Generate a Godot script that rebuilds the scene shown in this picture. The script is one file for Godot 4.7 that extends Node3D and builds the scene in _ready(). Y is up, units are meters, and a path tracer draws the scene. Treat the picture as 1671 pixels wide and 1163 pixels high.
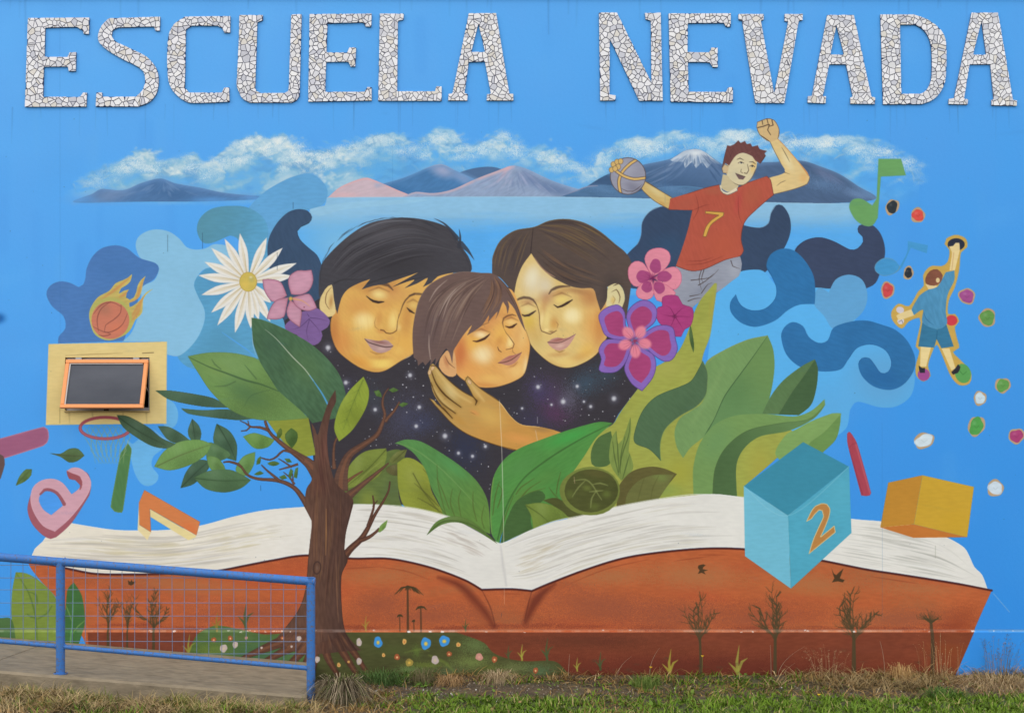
extends Node3D
# A painted school wall with mosaic lettering, a tilted window, a ramp with a railing and a grass verge.
# The wall's own plane is drawn in a grid of 6 mm units: u runs to the right, v runs down, v = 1108 is the foot of the wall.

const S := 0.006            # metres in one wall unit
const FOOT := 1108.0
const EYE := Vector3(0.0, 2.0, 11.0)
const OU := -40.0           # the painted area of the wall, in wall units
const OV := -20.0
const PU := 1751.0
const PV := 1140.0
const TW := 2048            # the paint layer, in texels
const TH := 1333
const SC := 2048.0 / 1751.0
const LEDGE_TOP := 1026.5
const LEDGE_LOW := 1031.5
const LEDGE_OUT := 0.015

var rng := RandomNumberGenerator.new()
var noise := FastNoiseLite.new()
var fbm := FastNoiseLite.new()
var px := PackedFloat32Array()          # the paint, RGB
var cov := PackedFloat32Array()         # coverage of the shape being painted
var mx := 0
var my := 0
var mw := 0
var mh := 0
var clip := false
var coats := PackedInt32Array()         # coats of paint so far, on a coarse grid
var bare_px := PackedFloat32Array()
var mural_mat := StandardMaterial3D.new()
var wall: Node3D
var names := {}


func C(r: float, g: float, b: float) -> Color:
	return Color(r / 255.0, g / 255.0, b / 255.0)


func W(u: float, v: float, z := 0.0) -> Vector3:
	return Vector3((u - 835.5) * S, (FOOT - v) * S, z)


func numbered(called: String, parent: Node) -> String:
	var key := str(parent.get_instance_id()) + called
	var n: int = names.get(key, 0)
	names[key] = n + 1
	return called if n == 0 else "%s_%03d" % [called, n]


func tag(o: Node, label := "", category := "", group := "", kind := "") -> void:
	if label != "": o.set_meta("label", label)
	if category != "": o.set_meta("category", category)
	if group != "": o.set_meta("group", group)
	if kind != "": o.set_meta("kind", kind)


func holder(called: String, parent: Node = self, at := Vector3.ZERO) -> Node3D:
	var o := Node3D.new()
	o.name = numbered(called, parent)
	parent.add_child(o, true)
	o.position = at
	return o


func put(called: String, mesh: Mesh, mat: Material, parent: Node = self, at := Vector3.ZERO) -> MeshInstance3D:
	var o := MeshInstance3D.new()
	o.name = numbered(called, parent)
	o.mesh = mesh
	o.material_override = mat
	parent.add_child(o, true)
	o.position = at
	return o


func plain(c: Color, rough := 0.8, metal := 0.0) -> StandardMaterial3D:
	var m := StandardMaterial3D.new()
	m.albedo_color = c
	m.roughness = rough
	m.metallic = metal
	m.metallic_specular = 0.4
	return m


# ---------------------------------------------------------------- curves

func curve(s: String, closed := false, sharp := false) -> PackedVector2Array:
	var p := PackedVector2Array()
	var corner := []
	for t in s.split(" ", false):
		var hard := t.ends_with("!")
		var q := t.trim_suffix("!").split(",")
		p.append(Vector2(q[0].to_float(), q[1].to_float()))
		corner.append(hard or sharp)
	if sharp:
		return p
	var out := PackedVector2Array()
	var n := p.size()
	var last := n if closed else n - 1
	for i in last:
		var p1 := p[i]
		var p2 := p[(i + 1) % n]
		var p0 := p1 if corner[i] or (not closed and i == 0) else p[(i - 1 + n) % n]
		var p3 := p2 if corner[(i + 1) % n] or (not closed and i == n - 2) else p[(i + 2) % n]
		var l := p1.distance_to(p2)
		var t1 := (p2 - p0) * 0.5
		var t2 := (p3 - p1) * 0.5
		t1 = t1.limit_length(l)
		t2 = t2.limit_length(l)
		var k := clampi(int(l / 5.0), 1, 12)
		for j in k:
			var t := float(j) / k
			var t_2 := t * t
			var t_3 := t_2 * t
			out.append(p1 * (2 * t_3 - 3 * t_2 + 1) + t1 * (t_3 - 2 * t_2 + t) + p2 * (3 * t_2 - 2 * t_3) + t2 * (t_3 - t_2))
	if not closed:
		out.append(p[n - 1])
	return out


func even(p: PackedVector2Array, n: int) -> PackedVector2Array:
	var total := 0.0
	for i in p.size() - 1: total += p[i].distance_to(p[i + 1])
	var out := PackedVector2Array()
	var i := 0
	var done := 0.0
	for k in n:
		var want := total * k / (n - 1)
		while i < p.size() - 2 and done + p[i].distance_to(p[i + 1]) < want:
			done += p[i].distance_to(p[i + 1])
			i += 1
		var l := maxf(p[i].distance_to(p[i + 1]), 1e-5)
		out.append(p[i].lerp(p[i + 1], clampf((want - done) / l, 0, 1)))
	return out


func ellipse(x: float, y: float, rx: float, ry: float, turn := 0.0, rough := 0.0) -> PackedVector2Array:
	var out := PackedVector2Array()
	var ph := rng.randf() * 9.0
	for i in 28:
		var a := TAU * i / 28
		var k := 1.0 + rough * (sin(a * 3 + ph) * 0.5 + sin(a * 5 + ph * 2.1) * 0.35 + sin(a * 2 - ph) * 0.4)
		out.append(Vector2(x, y) + Vector2(cos(a) * rx * k, sin(a) * ry * k).rotated(turn))
	return out


# ---------------------------------------------------------------- paint

func start_paint() -> void:
	px.resize(TW * TH * 3)
	var i := 0
	for y in TH:
		for x in TW:
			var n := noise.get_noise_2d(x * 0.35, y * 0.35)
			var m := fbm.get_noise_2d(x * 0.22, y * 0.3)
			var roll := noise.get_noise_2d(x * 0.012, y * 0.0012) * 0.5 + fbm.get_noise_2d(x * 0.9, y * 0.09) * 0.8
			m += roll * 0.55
			var f := clampf((x * 0.25 + y) / (1300.0 * SC) - 0.12 + m * 0.10, 0.0, 1.0)   # haze and sky light painted into the blue: paler towards the top
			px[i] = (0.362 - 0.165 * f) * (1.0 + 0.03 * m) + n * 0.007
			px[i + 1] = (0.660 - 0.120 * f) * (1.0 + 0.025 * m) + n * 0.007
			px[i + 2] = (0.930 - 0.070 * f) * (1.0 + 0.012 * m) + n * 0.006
			i += 3


func deepen() -> void:
	# the figures were painted with dense, dark pigments: their darks go deeper than the first wash
	var i := 0
	for y in TH:
		for x in TW:
			var d := maxf(absf(px[i] - bare_px[i]), maxf(absf(px[i + 1] - bare_px[i + 1]), absf(px[i + 2] - bare_px[i + 2])))
			if d > 0.03:
				var k := 0.075 * smoothstep(0.03, 0.2, d)
				for j in 3: px[i + j] = maxf(0.02, px[i + j] - k * (1.0 - px[i + j]))
				var grey := px[i] * 0.3 + px[i + 1] * 0.59 + px[i + 2] * 0.11
				var mute := 0.10 * smoothstep(0.03, 0.2, d)
				for j in 3: px[i + j] += (grey - px[i + j]) * mute
			i += 3


func mask(poly: PackedVector2Array) -> void:
	var n := poly.size()
	var t := PackedVector2Array()
	var lo := Vector2(1e9, 1e9)
	var hi := -lo
	for p in poly:
		var q := Vector2((p.x - OU) * SC, (p.y - OV) * SC)
		t.append(q)
		lo = lo.min(q)
		hi = hi.max(q)
	mx = clampi(int(floor(lo.x)), 0, TW - 1)
	my = clampi(int(floor(lo.y)), 0, TH - 1)
	mw = clampi(int(ceil(hi.x)) + 1, 1, TW) - mx
	mh = clampi(int(ceil(hi.y)) + 1, 1, TH) - my
	mw = maxi(mw, 1)
	mh = maxi(mh, 1)
	cov = PackedFloat32Array()
	cov.resize(mw * mh)
	var diff := PackedFloat32Array()
	diff.resize(mw + 3)
	for y in mh:
		diff.fill(0.0)
		var acc := y * mw
		for s in 4:
			var ys := my + y + (s + 0.5) * 0.25
			var xs := PackedFloat32Array()
			var a := t[n - 1]
			for b in t:
				if (a.y <= ys) != (b.y <= ys):
					xs.append(a.x + (ys - a.y) / (b.y - a.y) * (b.x - a.x) - mx)
				a = b
			xs.sort()
			for k in range(0, xs.size() - 1, 2):
				var xa := clampf(xs[k], 0.0, mw - 0.001)
				var xb := clampf(xs[k + 1], 0.0, mw - 0.001)
				var ia := int(xa)
				var ib := int(xb)
				if ia == ib:
					cov[acc + ia] += (xb - xa) * 0.25
				else:
					cov[acc + ia] += (ia + 1 - xa) * 0.25
					diff[ia + 1] += 0.25
					diff[ib] -= 0.25
					cov[acc + ib] += (xb - ib) * 0.25
		var run := 0.0
		for x in mw:
			run += diff[x]
			cov[acc + x] = minf(1.0, cov[acc + x] + run)
	clip = true


func flat(c: Color, op := 1.0, streak := 0.03, ang := 0.0, freq := 0.035, ratio := 4.0) -> void:
	var ca := cos(ang) * freq
	var sa := sin(ang) * freq
	for y in mh:
		var i := ((my + y) * TW + mx) * 3
		var j := y * mw
		for x in mw:
			var a := cov[j + x]
			if a > 0.0:
				a *= op
				var gx := mx + x
				var gy := my + y
				var k := 1.0 + streak * 0.55 * (noise.get_noise_2d(gx * ca + gy * sa, (gy * ca - gx * sa) * ratio) * 0.7 + fbm.get_noise_2d(gx * 0.5, gy * 0.5) * 1.3)
				px[i] += (c.r * k - px[i]) * a
				px[i + 1] += (c.g * k - px[i + 1]) * a
				px[i + 2] += (c.b * k - px[i + 2]) * a
			i += 3


func grad(x0: float, y0: float, c0: Color, x1: float, y1: float, c1: Color, op := 1.0, streak := 0.03, ang := 0.0) -> void:
	var a0 := Vector2((x0 - OU) * SC, (y0 - OV) * SC)
	var d := Vector2((x1 - OU) * SC, (y1 - OV) * SC) - a0
	var l2 := d.length_squared()
	var ca := cos(ang) * 0.035
	var sa := sin(ang) * 0.035
	for y in mh:
		var i := ((my + y) * TW + mx) * 3
		var j := y * mw
		for x in mw:
			var a := cov[j + x]
			if a > 0.0:
				a *= op
				var gx := mx + x
				var gy := my + y
				var n := noise.get_noise_2d(gx * ca + gy * sa, (gy * ca - gx * sa) * 4.0) * 0.7 + fbm.get_noise_2d(gx * 0.5, gy * 0.5) * 1.3
				var t := clampf(((gx - a0.x) * d.x + (gy - a0.y) * d.y) / l2 + n * 0.05, 0.0, 1.0)
				var c := c0.lerp(c1, t * t * (3.0 - 2.0 * t))
				var k := 1.0 + streak * 0.55 * n
				px[i] += (c.r * k - px[i]) * a
				px[i + 1] += (c.g * k - px[i + 1]) * a
				px[i + 2] += (c.b * k - px[i + 2]) * a
			i += 3


func blob(u: float, v: float, ru: float, rv: float, ang: float, c: Color, op := 1.0, hard := 0.0, rough := 0.0) -> void:
	var cx := (u - OU) * SC
	var cy := (v - OV) * SC
	var r := maxf(ru, rv) * SC * (1.0 + rough) + 1.0
	var x0 := maxi(int(cx - r), mx if clip else 0)
	var x1 := mini(int(cx + r) + 1, mx + mw if clip else TW)
	var y0 := maxi(int(cy - r), my if clip else 0)
	var y1 := mini(int(cy + r) + 1, my + mh if clip else TH)
	var ca := cos(ang)
	var sa := sin(ang)
	for y in range(y0, y1):
		for x in range(x0, x1):
			var dx := x + 0.5 - cx
			var dy := y + 0.5 - cy
			var p := (dx * ca + dy * sa) / (ru * SC)
			var q := (dy * ca - dx * sa) / (rv * SC)
			var d := sqrt(p * p + q * q)
			if rough > 0.0: d -= rough * noise.get_noise_2d(x * 0.8, y * 0.8)
			if d < 1.0:
				var t := minf(1.0, (1.0 - d) / (1.0 - hard))
				var a := op * t * t * (3.0 - 2.0 * t)
				if clip: a *= cov[(y - my) * mw + x - mx]
				var i := (y * TW + x) * 3
				px[i] += (c.r - px[i]) * a
				px[i + 1] += (c.g - px[i + 1]) * a
				px[i + 2] += (c.b - px[i + 2]) * a


func line(src, ws: Array, c: Color, op := 1.0, soft := 0.9, closed := false) -> void:
	var p0: PackedVector2Array = curve(src, closed) if src is String else src
	var p := PackedVector2Array()
	var lo := Vector2(1e9, 1e9)
	var hi := -lo
	var q0 := Vector2.ZERO
	var count := p0.size() + (1 if closed else 0)
	for i in count:
		var q := p0[i % p0.size()]
		q = Vector2((q.x - OU) * SC, (q.y - OV) * SC)
		if i > 0:
			var l := q0.distance_to(q)
			var parts := maxi(1, int(ceil(l / 10.0)))
			for k in range(1, parts): p.append(q0.lerp(q, float(k) / parts))
		p.append(q)
		lo = lo.min(q)
		hi = hi.max(q)
		q0 = q
	var wm := 0.0
	for w in ws: wm = maxf(wm, w)
	var pad := wm * 0.5 * SC + soft * SC + 1.0
	var x0 := maxi(int(lo.x - pad), mx if clip else 0)
	var x1 := mini(int(hi.x + pad) + 1, mx + mw if clip else TW)
	var y0 := maxi(int(lo.y - pad), my if clip else 0)
	var y1 := mini(int(hi.y + pad) + 1, my + mh if clip else TH)
	var bw := x1 - x0
	var bh := y1 - y0
	if bw <= 0 or bh <= 0: return
	var buf := PackedFloat32Array()
	buf.resize(bw * bh)
	var n := p.size()
	var nw := ws.size()
	for i in n - 1:
		var a := p[i]
		var d := p[i + 1] - a
		var l2 := maxf(d.length_squared(), 1e-6)
		var f0 := float(i) / (n - 1) * (nw - 1)
		var f1 := float(i + 1) / (n - 1) * (nw - 1)
		var i0 := mini(int(f0), maxi(nw - 2, 0))
		var i1 := mini(int(f1), maxi(nw - 2, 0))
		var wa: float = ws[0] if nw == 1 else lerpf(ws[i0], ws[i0 + 1], f0 - i0)
		var wb: float = ws[0] if nw == 1 else lerpf(ws[i1], ws[i1 + 1], f1 - i1)
		wa *= 0.5 * SC
		wb *= 0.5 * SC
		var sp := maxf(wa, wb) + soft * SC
		for y in range(maxi(y0, int(minf(a.y, p[i + 1].y) - sp)), mini(y1, int(maxf(a.y, p[i + 1].y) + sp) + 2)):
			for x in range(maxi(x0, int(minf(a.x, p[i + 1].x) - sp)), mini(x1, int(maxf(a.x, p[i + 1].x) + sp) + 2)):
				var ex := x + 0.5 - a.x
				var ey := y + 0.5 - a.y
				var t := clampf((ex * d.x + ey * d.y) / l2, 0.0, 1.0)
				ex -= d.x * t
				ey -= d.y * t
				var r := wa + (wb - wa) * t
				var k := clampf((r - sqrt(ex * ex + ey * ey)) / (soft * SC) + 0.5, 0.0, 1.0)
				if r < 0.5: k *= r * 2.0
				var at := (y - y0) * bw + x - x0
				if k > buf[at]: buf[at] = k
	for y in bh:
		var i := ((y0 + y) * TW + x0) * 3
		for x in bw:
			var k := buf[y * bw + x]
			if k > 0.0:
				k *= op
				if clip: k *= cov[(y0 + y - my) * mw + x0 + x - mx]
				px[i] += (c.r - px[i]) * k
				px[i + 1] += (c.g - px[i + 1]) * k
				px[i + 2] += (c.b - px[i + 2]) * k
			i += 3


func strands(sa: String, sb: String, n: int, w: float, cols: Array, op := 0.6, reach := 0.6) -> void:
	# strokes of a brush laid between two guide curves
	var a := even(curve(sa), 14)
	var b := even(curve(sb), 14)
	for k in n:
		var t := rng.randf()
		var s0 := rng.randf() * (1.0 - reach)
		var s1 := minf(1.0, s0 + reach * (0.35 + 0.65 * rng.randf()))
		var p := PackedVector2Array()
		for j in 8:
			var f := lerpf(s0, s1, j / 7.0) * 13.0
			var i := mini(int(f), 12)
			p.append(a[i].lerp(a[i + 1], f - i).lerp(b[i].lerp(b[i + 1], f - i), t))
		var c: Color = cols[rng.randi() % cols.size()]
		line(p, [w * 0.2, w * (0.5 + rng.randf()), w * 0.15], c, op * (0.5 + 0.5 * rng.randf()), 1.0)


# ---------------------------------------------------------------- sheets of paint on the wall

func bulge(v: float) -> float:
	return LEDGE_OUT * clampf((v - LEDGE_TOP) / (LEDGE_LOW - LEDGE_TOP), 0.0, 1.0)


func rect(u0: float, v0: float, u1: float, v1: float) -> PackedVector2Array:
	return PackedVector2Array([Vector2(u0, v0), Vector2(u1, v0), Vector2(u1, v1), Vector2(u0, v1)])


func sheet(polys: Array, z: float) -> ArrayMesh:
	# flat polygons laid on the wall; they follow the ledge of the plinth
	var verts := PackedVector3Array()
	var norms := PackedVector3Array()
	var uvs := PackedVector2Array()
	var bands := [[-4000.0, LEDGE_TOP, Vector3(0, 0, 1)], [LEDGE_TOP, LEDGE_LOW, Vector3(0, 1, 2).normalized()], [LEDGE_LOW, 4000.0, Vector3(0, 0, 1)]]
	for poly in polys:
		for band in bands:
			for part in Geometry2D.intersect_polygons(poly, rect(-6000, band[0], 6000, band[1])):
				var tri := Geometry2D.triangulate_polygon(part)
				if tri.is_empty() and part.size() > 3:
					var hull := Geometry2D.convex_hull(part)
					print("no triangles for a painted shape near ", part[0])
					part = hull
					tri = Geometry2D.triangulate_polygon(hull)
				for k in range(0, tri.size() - 2, 3):
					var q := [part[tri[k]], part[tri[k + 1]], part[tri[k + 2]]]
					if (q[1] - q[0]).cross(q[2] - q[0]) < 0.0: q = [q[0], q[2], q[1]]   # clockwise as seen (v runs down)
					for p in q:
						verts.append(W(p.x, p.y, z + bulge(p.y)))
						norms.append(band[2])
						uvs.append(Vector2((p.x - OU) / PU, (p.y - OV) / PV))
	var arr := []
	arr.resize(Mesh.ARRAY_MAX)
	arr[Mesh.ARRAY_VERTEX] = verts
	arr[Mesh.ARRAY_NORMAL] = norms
	arr[Mesh.ARRAY_TEX_UV] = uvs
	var m := ArrayMesh.new()
	if verts.size() > 0: m.add_surface_from_arrays(Mesh.PRIMITIVE_TRIANGLES, arr)
	return m


func E(called: String, shape, c: Color, parent: Node = null, label := "", streak := 0.03, ang := 0.0, sharp := false) -> MeshInstance3D:
	# one painted figure: its paint goes on the wall's paint layer, and its outline is a part of the wall
	var poly: PackedVector2Array = curve(shape, true, sharp) if shape is String else shape
	mask(poly)
	flat(c, 1.0, streak, ang)
	return part_of(called, poly, parent, label)


func coat() -> float:
	# a new coat lies on all coats under it: as many coats deep as the deepest place it covers
	var gw := TW / 4 + 1
	if coats.is_empty(): coats.resize(gw * (TH / 4 + 1))
	var cells := {}
	for y in range(0, mh, 2):
		for x in range(0, mw, 2):
			if cov[y * mw + x] > 0.0:
				var at := ((my + y) / 4) * gw + (mx + x) / 4
				cells[at] = true
	var deep := 0
	for at in cells: deep = maxi(deep, coats[at])
	for at in cells: coats[at] = deep + 1
	return (deep + 1) * 0.00003


func part_of(called: String, poly: PackedVector2Array, parent: Node = null, label := "") -> MeshInstance3D:
	var z := coat()
	var safe := PackedVector2Array()
	for p in poly:
		var q := Vector2(clampf(p.x, OU + 1, OU + PU - 1), clampf(p.y, OV + 1, OV + PV - 1))
		if safe.is_empty() or safe[-1].distance_to(q) > 0.2: safe.append(q)
	var o := put(called, sheet([safe], z), mural_mat, parent if parent else wall)
	if label != "": tag(o, label)
	return o


func again(shape, sharp := false) -> PackedVector2Array:
	var poly: PackedVector2Array = curve(shape, true, sharp) if shape is String else shape
	mask(poly)
	return poly


# ---------------------------------------------------------------- the mural

func leaf(s: String, c: Color, rib := "", dark := Color(0, 0, 0, 0), par: Node = null, lab := "", veins := 0) -> MeshInstance3D:
	var o := E("painted_leaf", s, c, par, lab, 0.05, rng.randf() * 3.0)
	var mid := Vector2(mx + mw * 0.5, my + mh * 0.5) / SC + Vector2(OU, OV)
	var big := maxf(mw, mh) / SC
	blob(mid.x + big * 0.08, mid.y + big * 0.14, big * 0.5, big * 0.3, rng.randf() * 3.0, c.darkened(0.22), 0.6, 0.0, 0.3)
	blob(mid.x - big * 0.16, mid.y - big * 0.18, big * 0.34, big * 0.2, rng.randf() * 3.0, c.lightened(0.12), 0.5, 0.0, 0.3)
	var edge := curve(s, true)
	line(edge, [1.0], c.lerp(Color(0.2, 0.25, 0.12), 0.45), 0.5, 1.0, true)
	if rib != "":
		var r := curve(rib)
		var d := dark if dark.a > 0.0 else c.darkened(0.35)
		line(r, [1.8, 1.2, 0.6], d, 0.6, 1.2)
		line(r, [5.0, 3.0], d, 0.16, 5.0)
		if veins > 0:
			var e := even(r, veins + 2)
			for i in range(1, veins + 1):
				var along := (e[i] - e[i - 1]).normalized()
				var len := r[0].distance_to(r[-1]) * 0.22
				for sd in [-1.0, 1.0]:
					var tip: Vector2 = e[i] - along.rotated(sd * 0.75) * len * -1.0
					line(PackedVector2Array([e[i], e[i].lerp(tip, 0.5) + along * 1.5, tip]), [1.6, 1.0, 0.3], d, 0.4, 1.5)
	return o


func twig(s: String, ws: Array, c: Color, par: Node) -> void:
	# a painted branch: its outline is swept along the line
	var p := curve(s)
	var l := PackedVector2Array()
	var r := PackedVector2Array()
	for i in p.size():
		var d := (p[mini(i + 1, p.size() - 1)] - p[maxi(i - 1, 0)]).normalized().orthogonal()
		var f := float(i) / (p.size() - 1) * (ws.size() - 1)
		var k := mini(int(f), ws.size() - 2)
		var w: float = lerpf(ws[k], ws[k + 1], f - k) * 0.5
		l.append(p[i] + d * w)
		r.append(p[i] - d * w)
	r.reverse()
	l.append_array(r)
	E("branch", l, c, par, "", 0.12)
	line(p, ws.map(func(w): return w * 0.3), C(150, 100, 72), 0.45, 1.5)
	line(l, [1.0], C(62, 42, 40), 0.5, 0.9, true)


func bare_tree(u: float, foot: float, top: float, spread: float, c: Color, wt := 3.0) -> void:
	clip = false
	var h := foot - top
	var fork := Vector2(u, foot - h * 0.52)
	line(PackedVector2Array([Vector2(u, foot), Vector2(u + rng.randf_range(-1.5, 1.5), foot - h * 0.2), fork]), [wt * 1.15, wt, wt * 0.8], c, 0.85, 1.0)
	var stack := []
	for q in [[-0.6, 0.40], [0.05, 0.50], [0.62, 0.36]]:
		stack.append([fork + Vector2(0, h * 0.06 * rng.randf()), Vector2(0, -1).rotated(q[0] * spread * 1.4), h * q[1], wt * 0.7, 0])
	while stack.size() > 0:
		var s = stack.pop_back()
		var p: Vector2 = s[0]
		var dir: Vector2 = s[1]
		var len: float = s[2]
		var w: float = s[3]
		var lev: int = s[4]
		var path := PackedVector2Array([p])
		var steps := 5
		for k in steps:
			dir = (dir.rotated(rng.randf_range(-0.3, 0.3)) + Vector2(0, -0.14)).normalized()
			p += dir * len / steps
			path.append(p)
			if lev < 2 and k < steps:
				for e in (2 if lev == 0 else 1):
					var side := (1.0 if rng.randf() < 0.5 else -1.0)
					stack.append([p, dir.rotated(side * rng.randf_range(0.5, 1.0)), len * rng.randf_range(0.2, 0.42) * (1.0 - 0.1 * k), w * 0.55, lev + 1])
		line(path, [w, w * 0.45], c, 0.7, 1.0)


func sprout(u: float, v: float, h: float, c: Color) -> void:
	clip = false
	line(PackedVector2Array([Vector2(u, v), Vector2(u - h * 0.05, v - h * 0.5), Vector2(u + h * 0.02, v - h)]), [h * 0.11, h * 0.09, 0.6], c, 0.85)
	line(PackedVector2Array([Vector2(u, v - h * 0.1), Vector2(u - h * 0.12, v - h * 0.3), Vector2(u - h * 0.3, v - h * 0.48)]), [h * 0.09, h * 0.08, 0.6], c, 0.85)
	line(PackedVector2Array([Vector2(u, v - h * 0.25), Vector2(u + h * 0.1, v - h * 0.5), Vector2(u + h * 0.28, v - h * 0.62)]), [h * 0.09, h * 0.08, 0.6], c, 0.85)


func hold(u: float, v: float, rx: float, ry: float, c: Color, turn: float, lab: String) -> void:
	var rim := ellipse(u, v, rx + 2.5, ry + 2.5, turn, 0.12)
	var o := E("painted_climbing_hold", rim, C(190, 160, 125), null, lab)
	mask(ellipse(u, v, rx, ry, turn, 0.14))
	flat(c, 1.0, 0.06)
	line(PackedVector2Array([Vector2(u - rx * 0.3, v - 1), Vector2(u, v + ry * 0.25), Vector2(u + rx * 0.35, v - 1)]), [0.9], c.darkened(0.35), 0.3)
	blob(u - rx * 0.3, v - ry * 0.35, rx * 0.5, ry * 0.4, 0.0, c.lightened(0.3), 0.4)
	line(ellipse(u, v, rx, ry, turn, 0.0), [1.0], c.darkened(0.3), 0.25, 1.0, true)


func closed_eye(s: String, lid: Vector2, r: Vector2, lash: Color, glow: Color) -> void:
	blob(lid.x, lid.y, r.x * 1.1, r.y * 1.15, 0.15, glow, 0.85)
	line(PackedVector2Array([lid + Vector2(-r.x * 0.85, -r.y * 0.5), lid + Vector2(0, -r.y * 1.05), lid + Vector2(r.x * 0.9, -r.y * 0.4)]), [0.8, 3.0, 0.8], lash.lerp(Color(0.6, 0.4, 0.25), 0.6), 0.4, 2.4)
	line(s, [1.0, 3.6, 4.0, 1.4], lash, 0.95)
	line(s, [2.0, 5.0, 2.0], lash, 0.15, 4.0)


func old_coats() -> void:
	clip = false
	for k in 260:      # uneven coats of blue and old roller marks
		var u := rng.randf_range(-40, 1711)
		var v := rng.randf_range(-10, 1020)
		var tone: Color = [C(112, 182, 240), C(60, 134, 214), C(84, 150, 216), C(104, 172, 226)][k % 4]
		if k % 2: line(PackedVector2Array([Vector2(u, v), Vector2(u + rng.randf_range(-3, 3), v + rng.randf_range(40, 160))]), [rng.randf_range(8, 26)], tone, rng.randf_range(0.03, 0.10), 10.0)
		else: blob(u, v, rng.randf_range(20, 90), rng.randf_range(14, 50), rng.randf_range(-0.5, 0.5), tone, rng.randf_range(0.05, 0.14), 0.0, 0.7)


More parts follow.
